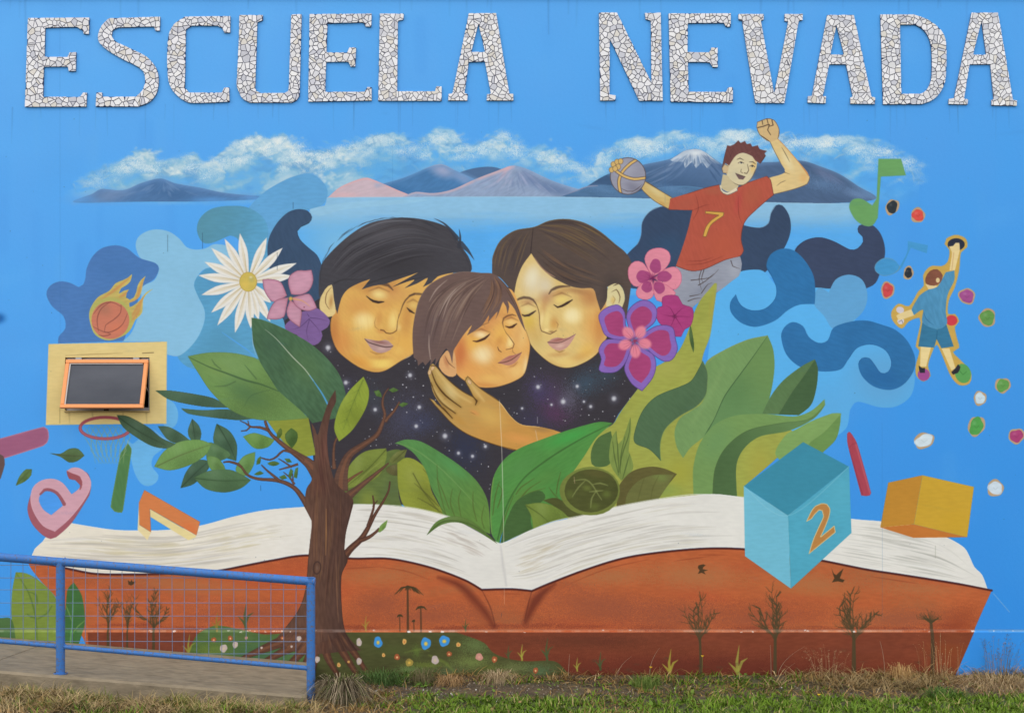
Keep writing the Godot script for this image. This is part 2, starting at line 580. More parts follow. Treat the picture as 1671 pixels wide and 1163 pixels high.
func paint_background() -> void:
	# clouds
	var top := curve("105,312 130,292 165,272 200,254 238,246 258,258 290,252 315,247 335,262 365,241 395,223 420,216 440,226 462,219 477,230 500,238 540,238 570,226 620,214 652,215 675,227 692,222 715,210 742,214 757,230 790,226 815,210 835,212 852,235 880,236 920,246 960,266 990,240 1030,221 1060,225 1090,216 1130,213 1160,221 1180,213 1205,206 1240,209 1290,215 1330,221 1380,216 1420,229 1450,236 1472,246 1500,262")
	var bank := top.duplicate()
	bank.append_array(curve("1480,292 1430,312 1400,330 900,330 400,332 130,332"))
	mask(bank)
	part_of("painted_clouds", bank, null, "painted bank of pale blue and cream clouds behind the mountains")
	var env := PackedFloat32Array()
	env.resize(TW)
	env.fill(9999.0)
	for i in top.size() - 1:
		var xa := int((top[i].x - OU) * SC)
		var xb := int((top[i + 1].x - OU) * SC)
		for x in range(xa, xb + 1):
			env[x] = lerpf(top[i].y, top[i + 1].y, float(x - xa) / maxi(xb - xa, 1))
	for y in range(int((195 - OV) * SC), int((336 - OV) * SC)):
		for x in range(int((100 - OU) * SC), int((1510 - OU) * SC)):
			var v := y / SC + OV
			var u := x / SC + OU
			var warp := fbm.get_noise_2d(x * 0.55, y * 0.75) * 22.0
			var n := fbm.get_noise_2d(x * 0.55 + warp, y * 0.95 - warp)
			var fine := fbm.get_noise_2d(x * 2.4 + warp * 2.0, y * 5.6)
			var depth := v - env[x] + n * 13.0 + fine * 3.0
			if depth <= 0.0: continue
			var fade := clampf((u - 100.0) / 80.0, 0, 1) * clampf((1515.0 - u) / 120.0, 0, 1)
			var low := clampf((336.0 - v) / 18.0, 0.0, 1.0)
			var a := clampf(depth / 7.0, 0.0, 1.0) * fade * low
			var big := fbm.get_noise_2d(x * 0.42 + 300.0, y * 0.8 + warp)
			var heap := clampf(1.0 - absf(u - 455.0) / 150.0, 0.0, 1.0)
			var cream := clampf(1.0 - depth / 44.0, 0.0, 1.0) * 0.34 + heap * 0.3 + n * 0.6 + big * 0.7 + fine * 0.12
			cream = clampf(cream * 0.9, 0.0, 1.0)
			var right := clampf((u - 560.0) / 200.0, 0.0, 1.0)
			var c := Color(0.475, 0.715, 0.85).lerp(Color(0.39, 0.69, 0.90), right).lerp(Color(0.81, 0.865, 0.885), cream)
			c = c.lerp(Color(0.30, 0.52, 0.75), clampf(-big * 1.2 - 0.2, 0.0, 0.4))
			a *= clampf(0.74 + n * 0.5 + cream * 0.4, 0.35, 0.95)
			var i := (y * TW + x) * 3
			px[i] += (c.r - px[i]) * a
			px[i + 1] += (c.g - px[i + 1]) * a
			px[i + 2] += (c.b - px[i + 2]) * a
	clip = false
	for k in 700:      # broad soft masses of cream first
		var i := rng.randi() % top.size()
		if top[i].x < 200.0 and k % 3: continue
		var q := top[i] + Vector2(rng.randf_range(-12, 12), 8.0 + absf(rng.randfn()) * 17.0)
		if q.y > 300.0: continue
		var near := clampf(1.0 - absf(q.x - 455.0) / 130.0, 0.0, 1.0)
		blob(q.x, q.y, rng.randf_range(8, 24), rng.randf_range(4, 10), rng.randf_range(-0.5, 0.3), C(232, 236, 234), rng.randf_range(0.10, 0.28) + near * 0.2, 0.0, 0.5)
	for k in 70:
		var q := Vector2(rng.randf_range(560, 1400), rng.randf_range(262, 300))
		blob(q.x, q.y, rng.randf_range(20, 50), rng.randf_range(6, 14), 0.0, C(84, 160, 220), 0.3, 0.0, 0.5)
	for k in 520:      # dabs of cream along the crowns and through the bank
		var i := rng.randi() % top.size()
		var deep := absf(rng.randfn()) * 24.0 + 3.0
		var u := top[i].x + rng.randf_range(-6, 6)
		var v := top[i].y + deep
		if v > 308.0: continue
		var d := Vector2(rng.randf_range(3, 10), 0).rotated(rng.randf_range(-0.6, 0.45) + (1.0 if rng.randf() < 0.25 else 0.0))
		var cc: Color = [Color(0.84, 0.88, 0.88), Color(0.90, 0.90, 0.86), Color(0.60, 0.77, 0.86), Color(0.33, 0.57, 0.78)][rng.randi() % 4]
		line(PackedVector2Array([Vector2(u, v) - d, Vector2(u, v - 1.5), Vector2(u, v) + d]), [0.8, rng.randf_range(2.0, 4.5), 0.8], cc, rng.randf_range(0.12, 0.42), 3.0)
	for p in [[470, 236, 34], [500, 268, 30], [530, 290, 26], [420, 238, 30], [560, 262, 34], [725, 236, 40], [815, 236, 24], [900, 258, 34], [240, 256, 26], [285, 276, 20]]:
		for k in 60:
			var q := Vector2(p[0], p[1]) + Vector2(rng.randfn() * p[2] * 0.45, rng.randfn() * p[2] * 0.28)
			var d := Vector2(rng.randf_range(2, 7), 0).rotated(rng.randf_range(-0.7, 0.7))
			line(PackedVector2Array([q - d, q + d * 0.2 + Vector2(0, -1), q + d]), [0.6, rng.randf_range(2.0, 6.0), 0.6], [Color(0.86, 0.89, 0.88), Color(0.91, 0.92, 0.90), Color(0.50, 0.72, 0.84)][k % 3], rng.randf_range(0.12, 0.4), 3.0)

	# mountains
	var m := "painted_mountain"
	E(m, "120,330 150,316 165,308 200,310 231,298 261,291 286,299 326,306 364,314 414,319 470,322 351,328 226,329", C(88, 128, 176), null, "grey blue painted mountain at the left end of the range", 0.06, -0.4)
	blob(180, 318, 60, 22, -0.3, C(140, 160, 195), 0.5)
	blob(285, 318, 55, 16, 0.2, C(72, 112, 158), 0.6)
	E(m, "745,284 781,273 816,275 850,300 745,300", C(88, 120, 160), null, "slate painted mountain behind the two pink ones")
	var b := "560,316 615,302 658,290 701,272 721,268 741,277 776,293 790,305 706,322 640,321 560,324"
	E(m, b, C(80, 130, 180), null, "blue painted mountain with a pale crown, left of the pink peak", 0.06, -0.5)
	blob(722, 278, 34, 18, 0.3, C(180, 180, 208), 0.75)
	blob(755, 290, 30, 14, 0.5, C(160, 172, 208), 0.6)
	line("690,276 706,270 722,268 741,277", [1, 2.5, 1], C(225, 185, 190), 0.6, 1.5)
	blob(640, 312, 50, 14, 0, C(62, 118, 172), 0.6)
	E(m, "533,323 536,321 555,305 586,292 600,290 626,300 649,310 668,318 672,323 600,324", C(200, 178, 188), null, "pale pink painted hill above the lake", 0.04, -0.3)
	line("533,322 555,305 586,292 600,290 626,300 649,310 670,319", [3, 5, 3], C(226, 170, 172), 0.8, 3.0)
	blob(560, 318, 40, 8, 0, C(224, 178, 180), 0.5)
	E(m, "655,322 661,319 678,313 707,315 738,309 776,292 810,279 836,270 856,274 902,295 942,308 965,314 930,321 800,321", C(146, 164, 194), null, "broad painted mountain with a pink lit ridge", 0.07, -0.5)
	blob(905, 308, 70, 16, 0.3, C(104, 128, 168), 0.75)
	blob(860, 290, 26, 20, 0.6, C(118, 136, 176), 0.5)
	line("661,319 678,313 707,315 738,309 776,292 810,279 836,270", [3, 5, 7, 9], C(228, 178, 180), 0.7, 5.0)
	line("830,272 822,284 812,296", [8, 4, 1], C(222, 176, 184), 0.5, 5.0)
	line("856,274 902,295 942,308", [1.5], C(200, 170, 185), 0.5, 1.5)
	strands("790,318 810,290 836,272", "930,318 900,300 850,276", 22, 3, [C(108, 130, 172), C(176, 180, 210)], 0.35)
	E(m, "940,318 964,300 995,283 1053,268 1094,259 1117,246 1137,243 1151,248 1170,262 1200,280 1240,300 1240,325 940,323", C(82, 112, 152), null, "snow capped painted volcano beside the ball player", 0.08, -0.9)
	grad(1100, 250, C(100, 130, 170), 1080, 320, C(66, 95, 130), 0.7, 0.05)
	E("snow_cap", "1094,261 1106,253 1117,246 1137,243 1151,248 1166,260 1176,268 1162,266 1154,274 1146,264 1136,274 1130,264 1118,274 1116,264 1104,264", C(188, 200, 215), null, "white painted snow on the volcano's top", 0.08)
	strands("1118,247 1108,262 1086,284", "1152,249 1166,268 1190,288", 40, 2.4, [C(196, 206, 220), C(120, 146, 182), C(80, 108, 146)], 0.6, 0.5)
	blob(1136, 250, 16, 8, 0, C(222, 226, 230), 0.8)
	clip = false
	strands("1112,250 1100,264 1082,276", "1156,252 1174,268 1196,284", 36, 3.0, [C(186, 198, 216), C(92, 120, 158), C(140, 164, 196)], 0.45, 0.6)
	E(m, "1205,285 1232,267 1266,264 1309,262 1344,273 1371,284 1400,303 1430,324 1366,331 1210,330", C(84, 108, 142), null, "grey blue painted mountain behind the raised arm", 0.06, 0.4)
	blob(1350, 286, 40, 12, 0.5, C(118, 130, 165), 0.6)
	blob(1400, 318, 40, 12, 0.3, C(125, 150, 190), 0.5)
	E(m, "905,322 917,320 957,304 985,301 1005,304 1030,314 1080,305 1130,304 1200,318 1240,328 940,324", C(86, 122, 160), null, "low painted foothills below the volcano", 0.06)
	line("910,321 935,312 958,304 975,303", [2, 3, 1], C(215, 175, 185), 0.6, 2.0)
	line("1040,309 1080,302 1130,303 1165,311", [1, 4, 1], C(120, 175, 215), 0.6, 3.0)

	clip = false
	for s in ["120,330 150,316 165,308 200,310 231,298 261,291 286,299 326,306 364,314 414,319", "615,302 658,290 701,272 721,268 741,277 776,293", "836,270 856,274 902,295 942,308", "995,283 1053,268 1094,259", "1170,262 1200,280 1240,300", "1232,267 1266,264 1309,262 1344,273 1371,284 1400,303 1430,324"]:
		line(s, [7.0], C(128, 172, 218), 0.34, 6.0)
	strands("1117,250 1080,272 1010,300", "1140,250 1110,290 1060,312", 40, 4.0, [C(70, 96, 134), C(130, 152, 186), C(100, 130, 170)], 0.3, 0.5)
	strands("1140,250 1160,280 1180,312", "1152,252 1200,286 1240,312", 34, 4.0, [C(62, 88, 126), C(112, 136, 172)], 0.3, 0.5)
	strands("1309,266 1290,290 1260,322", "1340,276 1380,300 1410,322", 44, 4.0, [C(78, 100, 136), C(126, 142, 176), C(96, 122, 160)], 0.28, 0.5)
	strands("261,294 220,312 170,324", "270,296 310,312 350,324", 34, 4.0, [C(78, 116, 162), C(128, 156, 196)], 0.28, 0.5)
	strands("836,274 780,300 720,318", "850,276 890,300 930,316", 40, 4.0, [C(116, 136, 176), C(180, 180, 208)], 0.25, 0.5)
	for q in [[128, 326, 50, 12], [180, 332, 60, 6], [345, 326, 60, 10], [420, 324, 50, 9]]:
		blob(q[0], q[1], q[2], q[3], 0.0, C(92, 160, 226), 0.55)
	for q in [[1410, 316, 44, 14], [1090, 306, 60, 8], [980, 308, 40, 10], [1340, 300, 50, 16], [1250, 300, 50, 10]]:
		blob(q[0], q[1], q[2], q[3], 0.2, C(120, 160, 205), 0.35, 0.0, 0.4)
	# lake
	var lake := "533,322! 700,321 920,321 1100,325 1300,331 1428,331! 1432,345 1420,372 1400,420 1050,480 500,480 490,350 515,345 530,335"
	E("painted_lake", lake, C(140, 190, 224), null, "painted lake below the mountains, pale at the far shore")
	grad(900, 345, C(142, 192, 226), 900, 385, C(86, 166, 230), 1.0, 0.03)
	grad(640, 380, C(142, 192, 226), 500, 420, C(142, 196, 226), 0.0)
	for k in 40:
		var v := rng.randf_range(345, 400)
		var u := rng.randf_range(560, 1380)
		var w := rng.randf_range(20, 70)
		line(PackedVector2Array([Vector2(u - w, v + 1), Vector2(u, v), Vector2(u + w, v + 0.5)]), [1, rng.randf_range(3, 7), 1], [C(120, 182, 228), C(84, 160, 226), C(104, 176, 232)][k % 3], 0.25, 5.0)
	blob(560, 400, 110, 70, 0.3, C(140, 196, 228), 0.7)
	blob(1420, 350, 40, 50, 0.1, C(95, 160, 225), 0.7)
	line("533,322 700,321 920,321 1100,325 1300,331 1410,331", [1.6], C(190, 212, 228), 0.45, 1.5)
	E("painted_lake_shore", "505,341 560,331 640,326 700,326 640,334 560,342 520,352", C(148, 196, 226))

	# curling shapes on the left
	E("painted_wave", "412,331 430,314 452,300 478,288 502,283 517,288 532,304 534,319 526,334 506,341 487,348 465,362 450,385 438,402 405,398 395,360 402,344", C(98, 162, 210), null, "mid blue painted cloud shape over the left shore", 0.03)
	E("painted_wave", "321,376 326,356 344,341 371,336 402,338 427,353 437,373 436,402 455,440 420,430 395,400 386,388 375,384 365,388 345,396 330,395", C(92, 156, 182), null, "grey teal painted cloud shape above the daisy", 0.04)
	grad(330, 350, C(92, 150, 172), 440, 400, C(94, 164, 206), 0.9)
	E("painted_wave", "316,466 320,453 335,438 345,432 440,400 525,520 520,600 420,610 310,600 289,581 305,570 323,549 333,524 333,505 323,484", C(92, 160, 200), null, "teal painted shape behind the daisy", 0.04)
	blob(370, 450, 60, 60, 0, C(80, 148, 192), 0.6)
	blob(360, 560, 60, 50, 0, C(88, 150, 182), 0.6)
	E("painted_wave", "221,403 224,388 237,378 255,374 276,378 293,390 304,403 318,407 335,405 350,398 380,405 380,430 335,438 320,453 316,466 323,484 333,505 333,524 323,549 306,570 289,581 272,578! 272,557! 198,557! 212,545 222,524 230,487 230,468 251,457 259,438 253,429 230,422", C(138, 192, 224), null, "light blue painted cloud shape beside the backboard", 0.025)
	E("painted_wave", "75,480 81,466 96,459 113,461 128,468 135,464 139,452 140,440 149,420 165,405 188,400 207,405 226,420 253,429 259,438 251,455 230,470 222,500 201,556! 94,560! 95,549 106,535 103,516 84,499", C(82, 128, 188), null, "slate blue painted cloud shape behind the burning ball", 0.035)
	blob(200, 440, 70, 30, 0, C(74, 122, 180), 0.45, 0.0, 0.3)
	E("painted_wave", "268,652 282,656 290,672 288,690 280,698 268,700", C(108, 178, 226), null, "small pale blue painted curl right of the backboard")
	E("painted_wave", "206,716 215,724 237,711 266,728 250,744 247,760 258,775 254,787 241,793 229,788 219,771 213,748", C(108, 180, 230), null, "pale blue painted drop below the hoop", 0.04)
	E("painted_wave", "524,431! 517,416 502,403 489,390 485,377 491,370 504,364 509,354 502,344 487,341 470,346 453,362 440,384 436,403 438,430 450,480 463,523 500,560 560,560 560,440", C(68, 90, 118), null, "dark slate painted wave beside the boy's head", 0.06, 1.2)
	line("523,430 517,416 502,403 489,390 485,377 491,370 504,364", [1.3], C(45, 60, 82), 0.5, 1.0)
	clip = false
	blob(-4, 519, 20, 14, 0, C(30, 95, 165), 0.9)

	# curling shapes on the right
	E("painted_wave", "1030,470! 1018,425 1028,410 1040,398 1046,383 1048,362 1060,345 1077,337 1130,340 1205,355 1215,367 1240,371 1254,364 1258,348 1266,335 1277,335 1288,351 1291,373 1285,395 1270,420 1240,450 1150,480", C(66, 84, 112), null, "dark navy painted wave behind the ball player", 0.05, 0.7)
	line("1215,367 1240,371 1254,364 1258,348 1266,335", [1.4], C(165, 205, 232), 0.6, 1.0)
	line("1030,404 1040,398 1046,383 1048,362 1060,345 1077,337", [1.4], C(160, 205, 235), 0.6, 1.0)
	blob(1090, 400, 50, 30, 0, C(58, 96, 130), 0.35)
	E("painted_wave", "1297,412 1311,394 1336,387 1360,393 1388,407 1400,405 1409,394 1408,386 1401,379 1402,368 1422,366 1438,382 1445,410 1438,441 1429,462 1415,470! 1400,480 1350,490 1320,470", C(70, 82, 110), null, "dark navy painted wave below the green music note", 0.05, 0.2)
	line("1297,412 1311,394 1336,387 1360,393 1388,407 1400,405 1409,394 1408,386 1401,379 1402,368", [1.2], C(50, 60, 85), 0.6, 1.0)
	E("painted_wave", "1150,660 1158,560 1163,506 1169,481 1187,456 1206,444 1224,440 1246,442 1275,470 1336,469 1358,470 1365,456 1385,448 1407,456 1416,481 1410,506 1395,530 1450,545 1490,600 1493,625 1485,648 1462,663 1435,664 1400,655 1388,668 1380,700 1340,720 1180,720", C(90, 174, 232), null, "light blue painted wave between the leaves and the curls", 0.025)
	blob(1440, 620, 90, 80, 0, C(98, 166, 216), 0.9, 0.2)
	blob(1360, 660, 70, 60, 0, C(94, 168, 222), 0.7)
	E("painted_wave", "1353,477! 1364,456 1385,448 1407,456 1416,481 1410,506 1391,524 1362,537 1345,515 1328,494 1336,469", C(98, 162, 210), null, "grey blue painted round curl below the navy wave", 0.03)
	E("painted_wave", "1251,435 1257,416 1274,406 1295,408 1314,425 1328,450 1331,478 1330,496! 1305,497 1286,506 1265,523 1234,533 1209,526 1193,509 1192,493 1201,480! 1209,497 1227,506 1249,503 1265,487 1267,469 1259,450", C(54, 122, 178), null, "deep blue painted hooked wave with a round hollow", 0.05, 0.5)
	line("1201,480 1209,497 1227,506 1249,503 1265,487 1267,469 1259,450 1251,435", [1.3], C(36, 84, 132), 0.5, 1.0)
	E("painted_wave", "1275,549 1280,534 1294,525 1311,532 1320,549 1336,559 1351,555 1361,534 1391,524 1416,523 1441,530 1462,538 1482,557 1494,584 1491,606 1475,627 1453,636 1426,630 1407,613 1401,594 1407,584 1419,584 1429,596 1438,608 1450,606 1455,591 1446,572 1424,562 1400,567 1385,586 1373,602 1348,606 1323,603 1302,596 1283,577", C(54, 120, 176), null, "deep blue painted wave curling into a spiral", 0.05, 0.3)
	line("1401,594 1407,584 1419,584 1429,596 1438,608 1450,606 1455,591 1446,572 1424,562 1400,567 1385,586", [1.3], C(38, 88, 138), 0.5, 1.0)
	blob(1440, 615, 50, 26, 0.3, C(46, 108, 168), 0.5)


func paint_night() -> void:
	E("painted_night_sky", "463,523! 500,500 560,470 1000,470! 1045,600 1046,625 1024,656 1009,676 1000,692 985,700 900,760 830,800 815,888! 760,860 640,820 560,840 520,800 505,700 480,600", C(70, 66, 72), null, "dark painted starry night between the faces and the leaves", 0.05)
	for p in [[905, 650, 60, 96, 76, 106], [880, 640, 40, 84, 74, 112], [900, 676, 40, 104, 66, 100], [955, 625, 40, 74, 98, 118], [990, 610, 40, 70, 84, 98], [870, 690, 50, 74, 70, 96], [660, 680, 60, 84, 84, 106], [690, 690, 40, 76, 80, 108], [560, 640, 40, 74, 74, 96], [760, 730, 60, 60, 66, 92], [930, 650, 30, 104, 100, 116], [610, 650, 40, 76, 80, 90]]:
		blob(p[0], p[1], p[2], p[2] * 0.7, rng.randf() * 3.0, C(p[3], p[4], p[5]), 0.75, 0.0, 0.5)
	for k in 330:
		var u := rng.randf_range(500, 1045)
		var v := rng.randf_range(540, 870)
		blob(u, v, rng.randf_range(0.7, 1.7), rng.randf_range(0.7, 1.7), 0, C(205, 205, 212), rng.randf_range(0.35, 1.0), 0.4)
	for p in [[878, 631, 5], [942, 630, 4], [919, 655, 6], [1002, 650, 6], [964, 663, 4], [953, 655, 3], [852, 666, 3], [564, 624, 5], [669, 612, 5], [684, 664, 4.5], [612, 668, 4.5], [679, 695, 4.5], [726, 711, 6], [748, 739, 4], [771, 744, 4], [792, 728, 4], [535, 567, 6], [900, 660, 3]]:
		blob(p[0], p[1], p[2] * 2.4, p[2] * 2.4, 0, C(130, 130, 150), 0.4)
		blob(p[0], p[1], p[2], p[2] * 1.05, 0, C(210, 210, 216), 0.85, 0.15)


func paint_player() -> void:
	var who := holder("painted_player", wall)
	tag(who, "painted boy in a red shirt numbered 7 throwing a ball")
	var ink := C(72, 56, 52)
	var skin := C(214, 192, 140)
	E("trousers", "1103,434! 1128,442 1150,439 1184,424 1208,418! 1211,430 1209,443! 1206,450 1195,458 1180,470 1165,480 1146,490 1132,500 1120,520 1110,500 1100,478", C(152, 156, 170), who, "", 0.05)
	blob(1150, 470, 40, 14, -0.5, C(128, 132, 148), 0.5)
	blob(1198, 440, 16, 20, 0, C(172, 176, 188), 0.6)
	for s in ["1128,457 1145,455 1160,452 1173,439", "1145,440 1141,455 1145,472", "1149,440 1145,455 1148,462", "1145,478 1155,464 1162,461", "1126,483 1138,481 1144,479", "1123,491 1134,487 1146,486", "1193,425 1196,434 1208,438", "1140,465 1152,458 1165,446"]:
		line(s, [1.4, 1.1, 0.5], ink, 0.75)
	E("forearm", "1044,302! 1054,296 1077,310 1097,322! 1094,333 1091,341! 1068,328 1050,312", C(206, 176, 112), who, "", 0.05)
	blob(1070, 312, 26, 8, 0.6, C(216, 200, 148), 0.7)
	blob(1080, 332, 14, 5, 0.6, C(200, 150, 84), 0.6)
	line("1054,296 1077,310 1097,322", [1.6], ink, 0.8)
	line("1044,304 1050,312 1068,328 1091,341", [1.6], ink, 0.8)
	E("neck", "1180,284! 1176,305! 1187,313 1204,307! 1206,292", C(200, 184, 146), who)
	E("upper_arm", "1254,290! 1281,281 1273,264 1264,247 1256,230! 1269,225! 1285,242 1304,264 1318,281 1322,290! 1318,300 1295,309 1263,317!", C(222, 194, 136), who, "", 0.04)
	blob(1285, 262, 10, 30, -0.5, C(228, 214, 170), 0.7)
	blob(1312, 290, 12, 14, 0.5, C(226, 172, 104), 0.6)
	line("1254,290 1281,281 1289,284", [1.6, 1.4, 0.5], ink, 0.8)
	line("1281,281 1273,264 1264,247 1256,230", [1.6], ink, 0.8)
	line("1269,225 1285,242 1304,264 1320,286", [2.2], C(205, 130, 70), 0.75)
	line("1322,290 1318,300 1295,309 1263,317", [1.6], ink, 0.8)
	line("1276,240 1284,254 1289,264", [0.6, 1.4, 0.5], ink, 0.6)
	line("1268,303 1274,298 1283,294", [0.6, 1.4, 0.5], ink, 0.5)
	E("fist", "1236,199 1243,196 1252,193 1264,196 1272,211 1270,226 1256,231 1240,220 1235,207", C(212, 180, 128), who)
	for s in ["1236,199 1243,196 1252,193 1264,196 1272,211 1270,226", "1256,231 1248,225 1240,220 1235,207 1236,199", "1237,208 1246,206 1256,203 1253,212 1258,220", "1244,197 1245,203", "1252,194 1254,202", "1260,196 1262,204 1256,206"]:
		line(s, [1.5, 1.5, 1.0], ink, 0.85)
	E("shirt", "1091,342! 1094,324! 1127,314 1152,306 1174,301! 1176,311 1187,318 1204,311 1204,306! 1220,298 1252,287! 1258,293 1263,318! 1247,331 1221,355 1213,369 1210,391 1214,409 1208,418! 1184,424 1150,439 1128,442 1103,434! 1115,400 1124,370 1130,343!", C(186, 92, 74), who, "", 0.05, 1.2)
	blob(1180, 400, 50, 50, 0, C(192, 96, 70), 0.6)
	blob(1120, 332, 30, 14, -0.3, C(178, 96, 78), 0.5)
	blob(1228, 320, 22, 30, 0.5, C(182, 100, 74), 0.6)
	blob(1205, 330, 10, 30, 0.2, C(196, 72, 78), 0.4)
	blob(1165, 312, 30, 10, 0.1, C(176, 104, 80), 0.5)
	for s in ["1131,343 1150,335 1160,333", "1205,320 1206,350 1213,369", "1118,432 1150,429 1184,416", "1122,426 1145,425 1165,419", "1135,316 1140,340 1130,360"]:
		line(s, [0.5, 1.3, 0.4], C(120, 55, 50), 0.5)
	for s in ["1091,342 1094,324 1127,314 1152,306 1174,301", "1204,306 1220,298 1252,287 1258,293 1263,318", "1263,318 1247,331 1221,355 1213,369 1210,391 1214,409 1208,418 1184,424 1150,439 1128,442 1103,434", "1091,342 1112,343 1130,343"]:
		line(s, [1.4], C(84, 52, 52), 0.8)
	E("collar", "1174,302! 1176,311 1187,318 1204,311! 1202,306 1187,314 1178,309 1177,302!", C(222, 208, 180), who)
	line("1174,302 1176,311 1187,318 1204,311", [1.2], ink, 0.8)
	E("face", "1191,264 1203,252 1213,249 1225,253 1235,261 1234,276 1226,292 1213,302 1200,300 1187,286 1183,275", C(212, 198, 160), who)
	blob(1230, 272, 8, 18, 0.3, C(226, 180, 96), 0.6)
	blob(1200, 285, 12, 12, 0, C(196, 186, 160), 0.5)
	line("1183,283 1190,292 1200,300 1213,302 1226,292 1234,276", [1.5], ink, 0.8)
	line("1203,260 1208,258 1214,261", [0.8, 1.6, 0.6], ink, 0.7)
	blob(1209.5, 265.5, 4.2, 2.2, 0.2, C(226, 220, 206), 0.8, 0.4)
	blob(1210, 265.3, 2.2, 2.0, 0, C(60, 66, 72), 0.95, 0.4)
	line("1205,266 1209,263.5 1214,266", [1.1], ink, 0.7)
	line("1223,264 1229,264 1234,268", [0.8, 1.6, 0.6], ink, 0.7)
	blob(1228, 271, 3.8, 2.0, 0.2, C(226, 216, 190), 0.8, 0.4)
	blob(1228, 271, 2.1, 1.9, 0, C(60, 66, 72), 0.95, 0.4)
	line("1224,271 1228,269 1232,272", [1.1], ink, 0.7)
	line("1220,268 1222,278 1219,283 1215,282", [0.8, 1.2, 1.3], ink, 0.7)
	line("1210,276 1209,280 1212,282", [1.0], ink, 0.6)
	E("mouth", "1200,282! 1208,285 1217,288! 1213,293 1206,292", C(120, 96, 96), who)
	line("1199,281 1208,285 1218,288", [1.6], ink, 0.8)
	E("ear", "1178,274 1183,267 1189,271 1187,283 1180,282", C(206, 180, 140), who)
	line("1189,271 1183,267 1178,274 1180,282 1187,283", [1.3], ink, 0.8)
	E("hair", "1178,276 1183,252 1187,237! 1192,238 1199,235! 1202,232 1205,229! 1209,233 1216,230! 1219,235 1225,234! 1228,239 1237,237! 1240,243 1252,246! 1248,250 1250,254! 1247,259 1241,267! 1233,262 1228,255 1213,249 1202,253 1195,262 1190,270 1184,266 1180,270", C(120, 78, 76), who, "", 0.08, 1.0)
	line("1178,276 1183,252 1187,237 1199,235 1205,229 1216,230 1225,234 1237,237 1252,246 1241,267", [1.2], ink, 0.7)
	strands("1184,262 1190,245 1206,233", "1236,258 1240,250 1246,247", 16, 1.6, [C(92, 58, 62), C(140, 98, 92)], 0.4)
	var seven := "1151,344! 1182,346! 1181,352 1172,358 1160,368 1153,386! 1147,386! 1152,370 1162,358 1173,351! 1151,348!"
	E("shirt_number", seven, C(216, 168, 78), who, "yellow number 7 on the red shirt")
	line(curve(seven, true), [1.3], ink, 0.8, 0.9, true)
	E("ball", ellipse(1025, 287, 29.5, 30.5), C(152, 152, 168), who, "grey painted ball with yellow stripes")
	blob(1020, 276, 26, 22, 0, C(172, 172, 186), 0.6)
	blob(1034, 306, 22, 12, 0.4, C(122, 122, 140), 0.6)
	for s in ["1042,259 1030,266 1016,280 1010,296 1013,316", "1006,279 1018,287 1035,292 1053,290"]:
		line(s, [5.5], ink, 0.7)
		line(s, [3.6], C(216, 178, 108), 1.0)
	line(ellipse(1025, 287, 29.2, 30.2), [1.4], ink, 0.8, 0.9, true)
	for s in ["1014,307 1024,312 1034,311", "1030,314 1040,308 1048,301"]:
		line(s, [0.6, 1.2, 0.5], ink, 0.6)
	for q in [[998, 277], [1001, 268], [1007, 264], [1009, 272], [1013, 263], [1004, 275]]:
		E("finger", ellipse(q[0], q[1], 4.2, 4.8), C(212, 176, 110), who)
		line(ellipse(q[0], q[1], 4.2, 4.8), [1.1], ink, 0.8, 0.9, true)


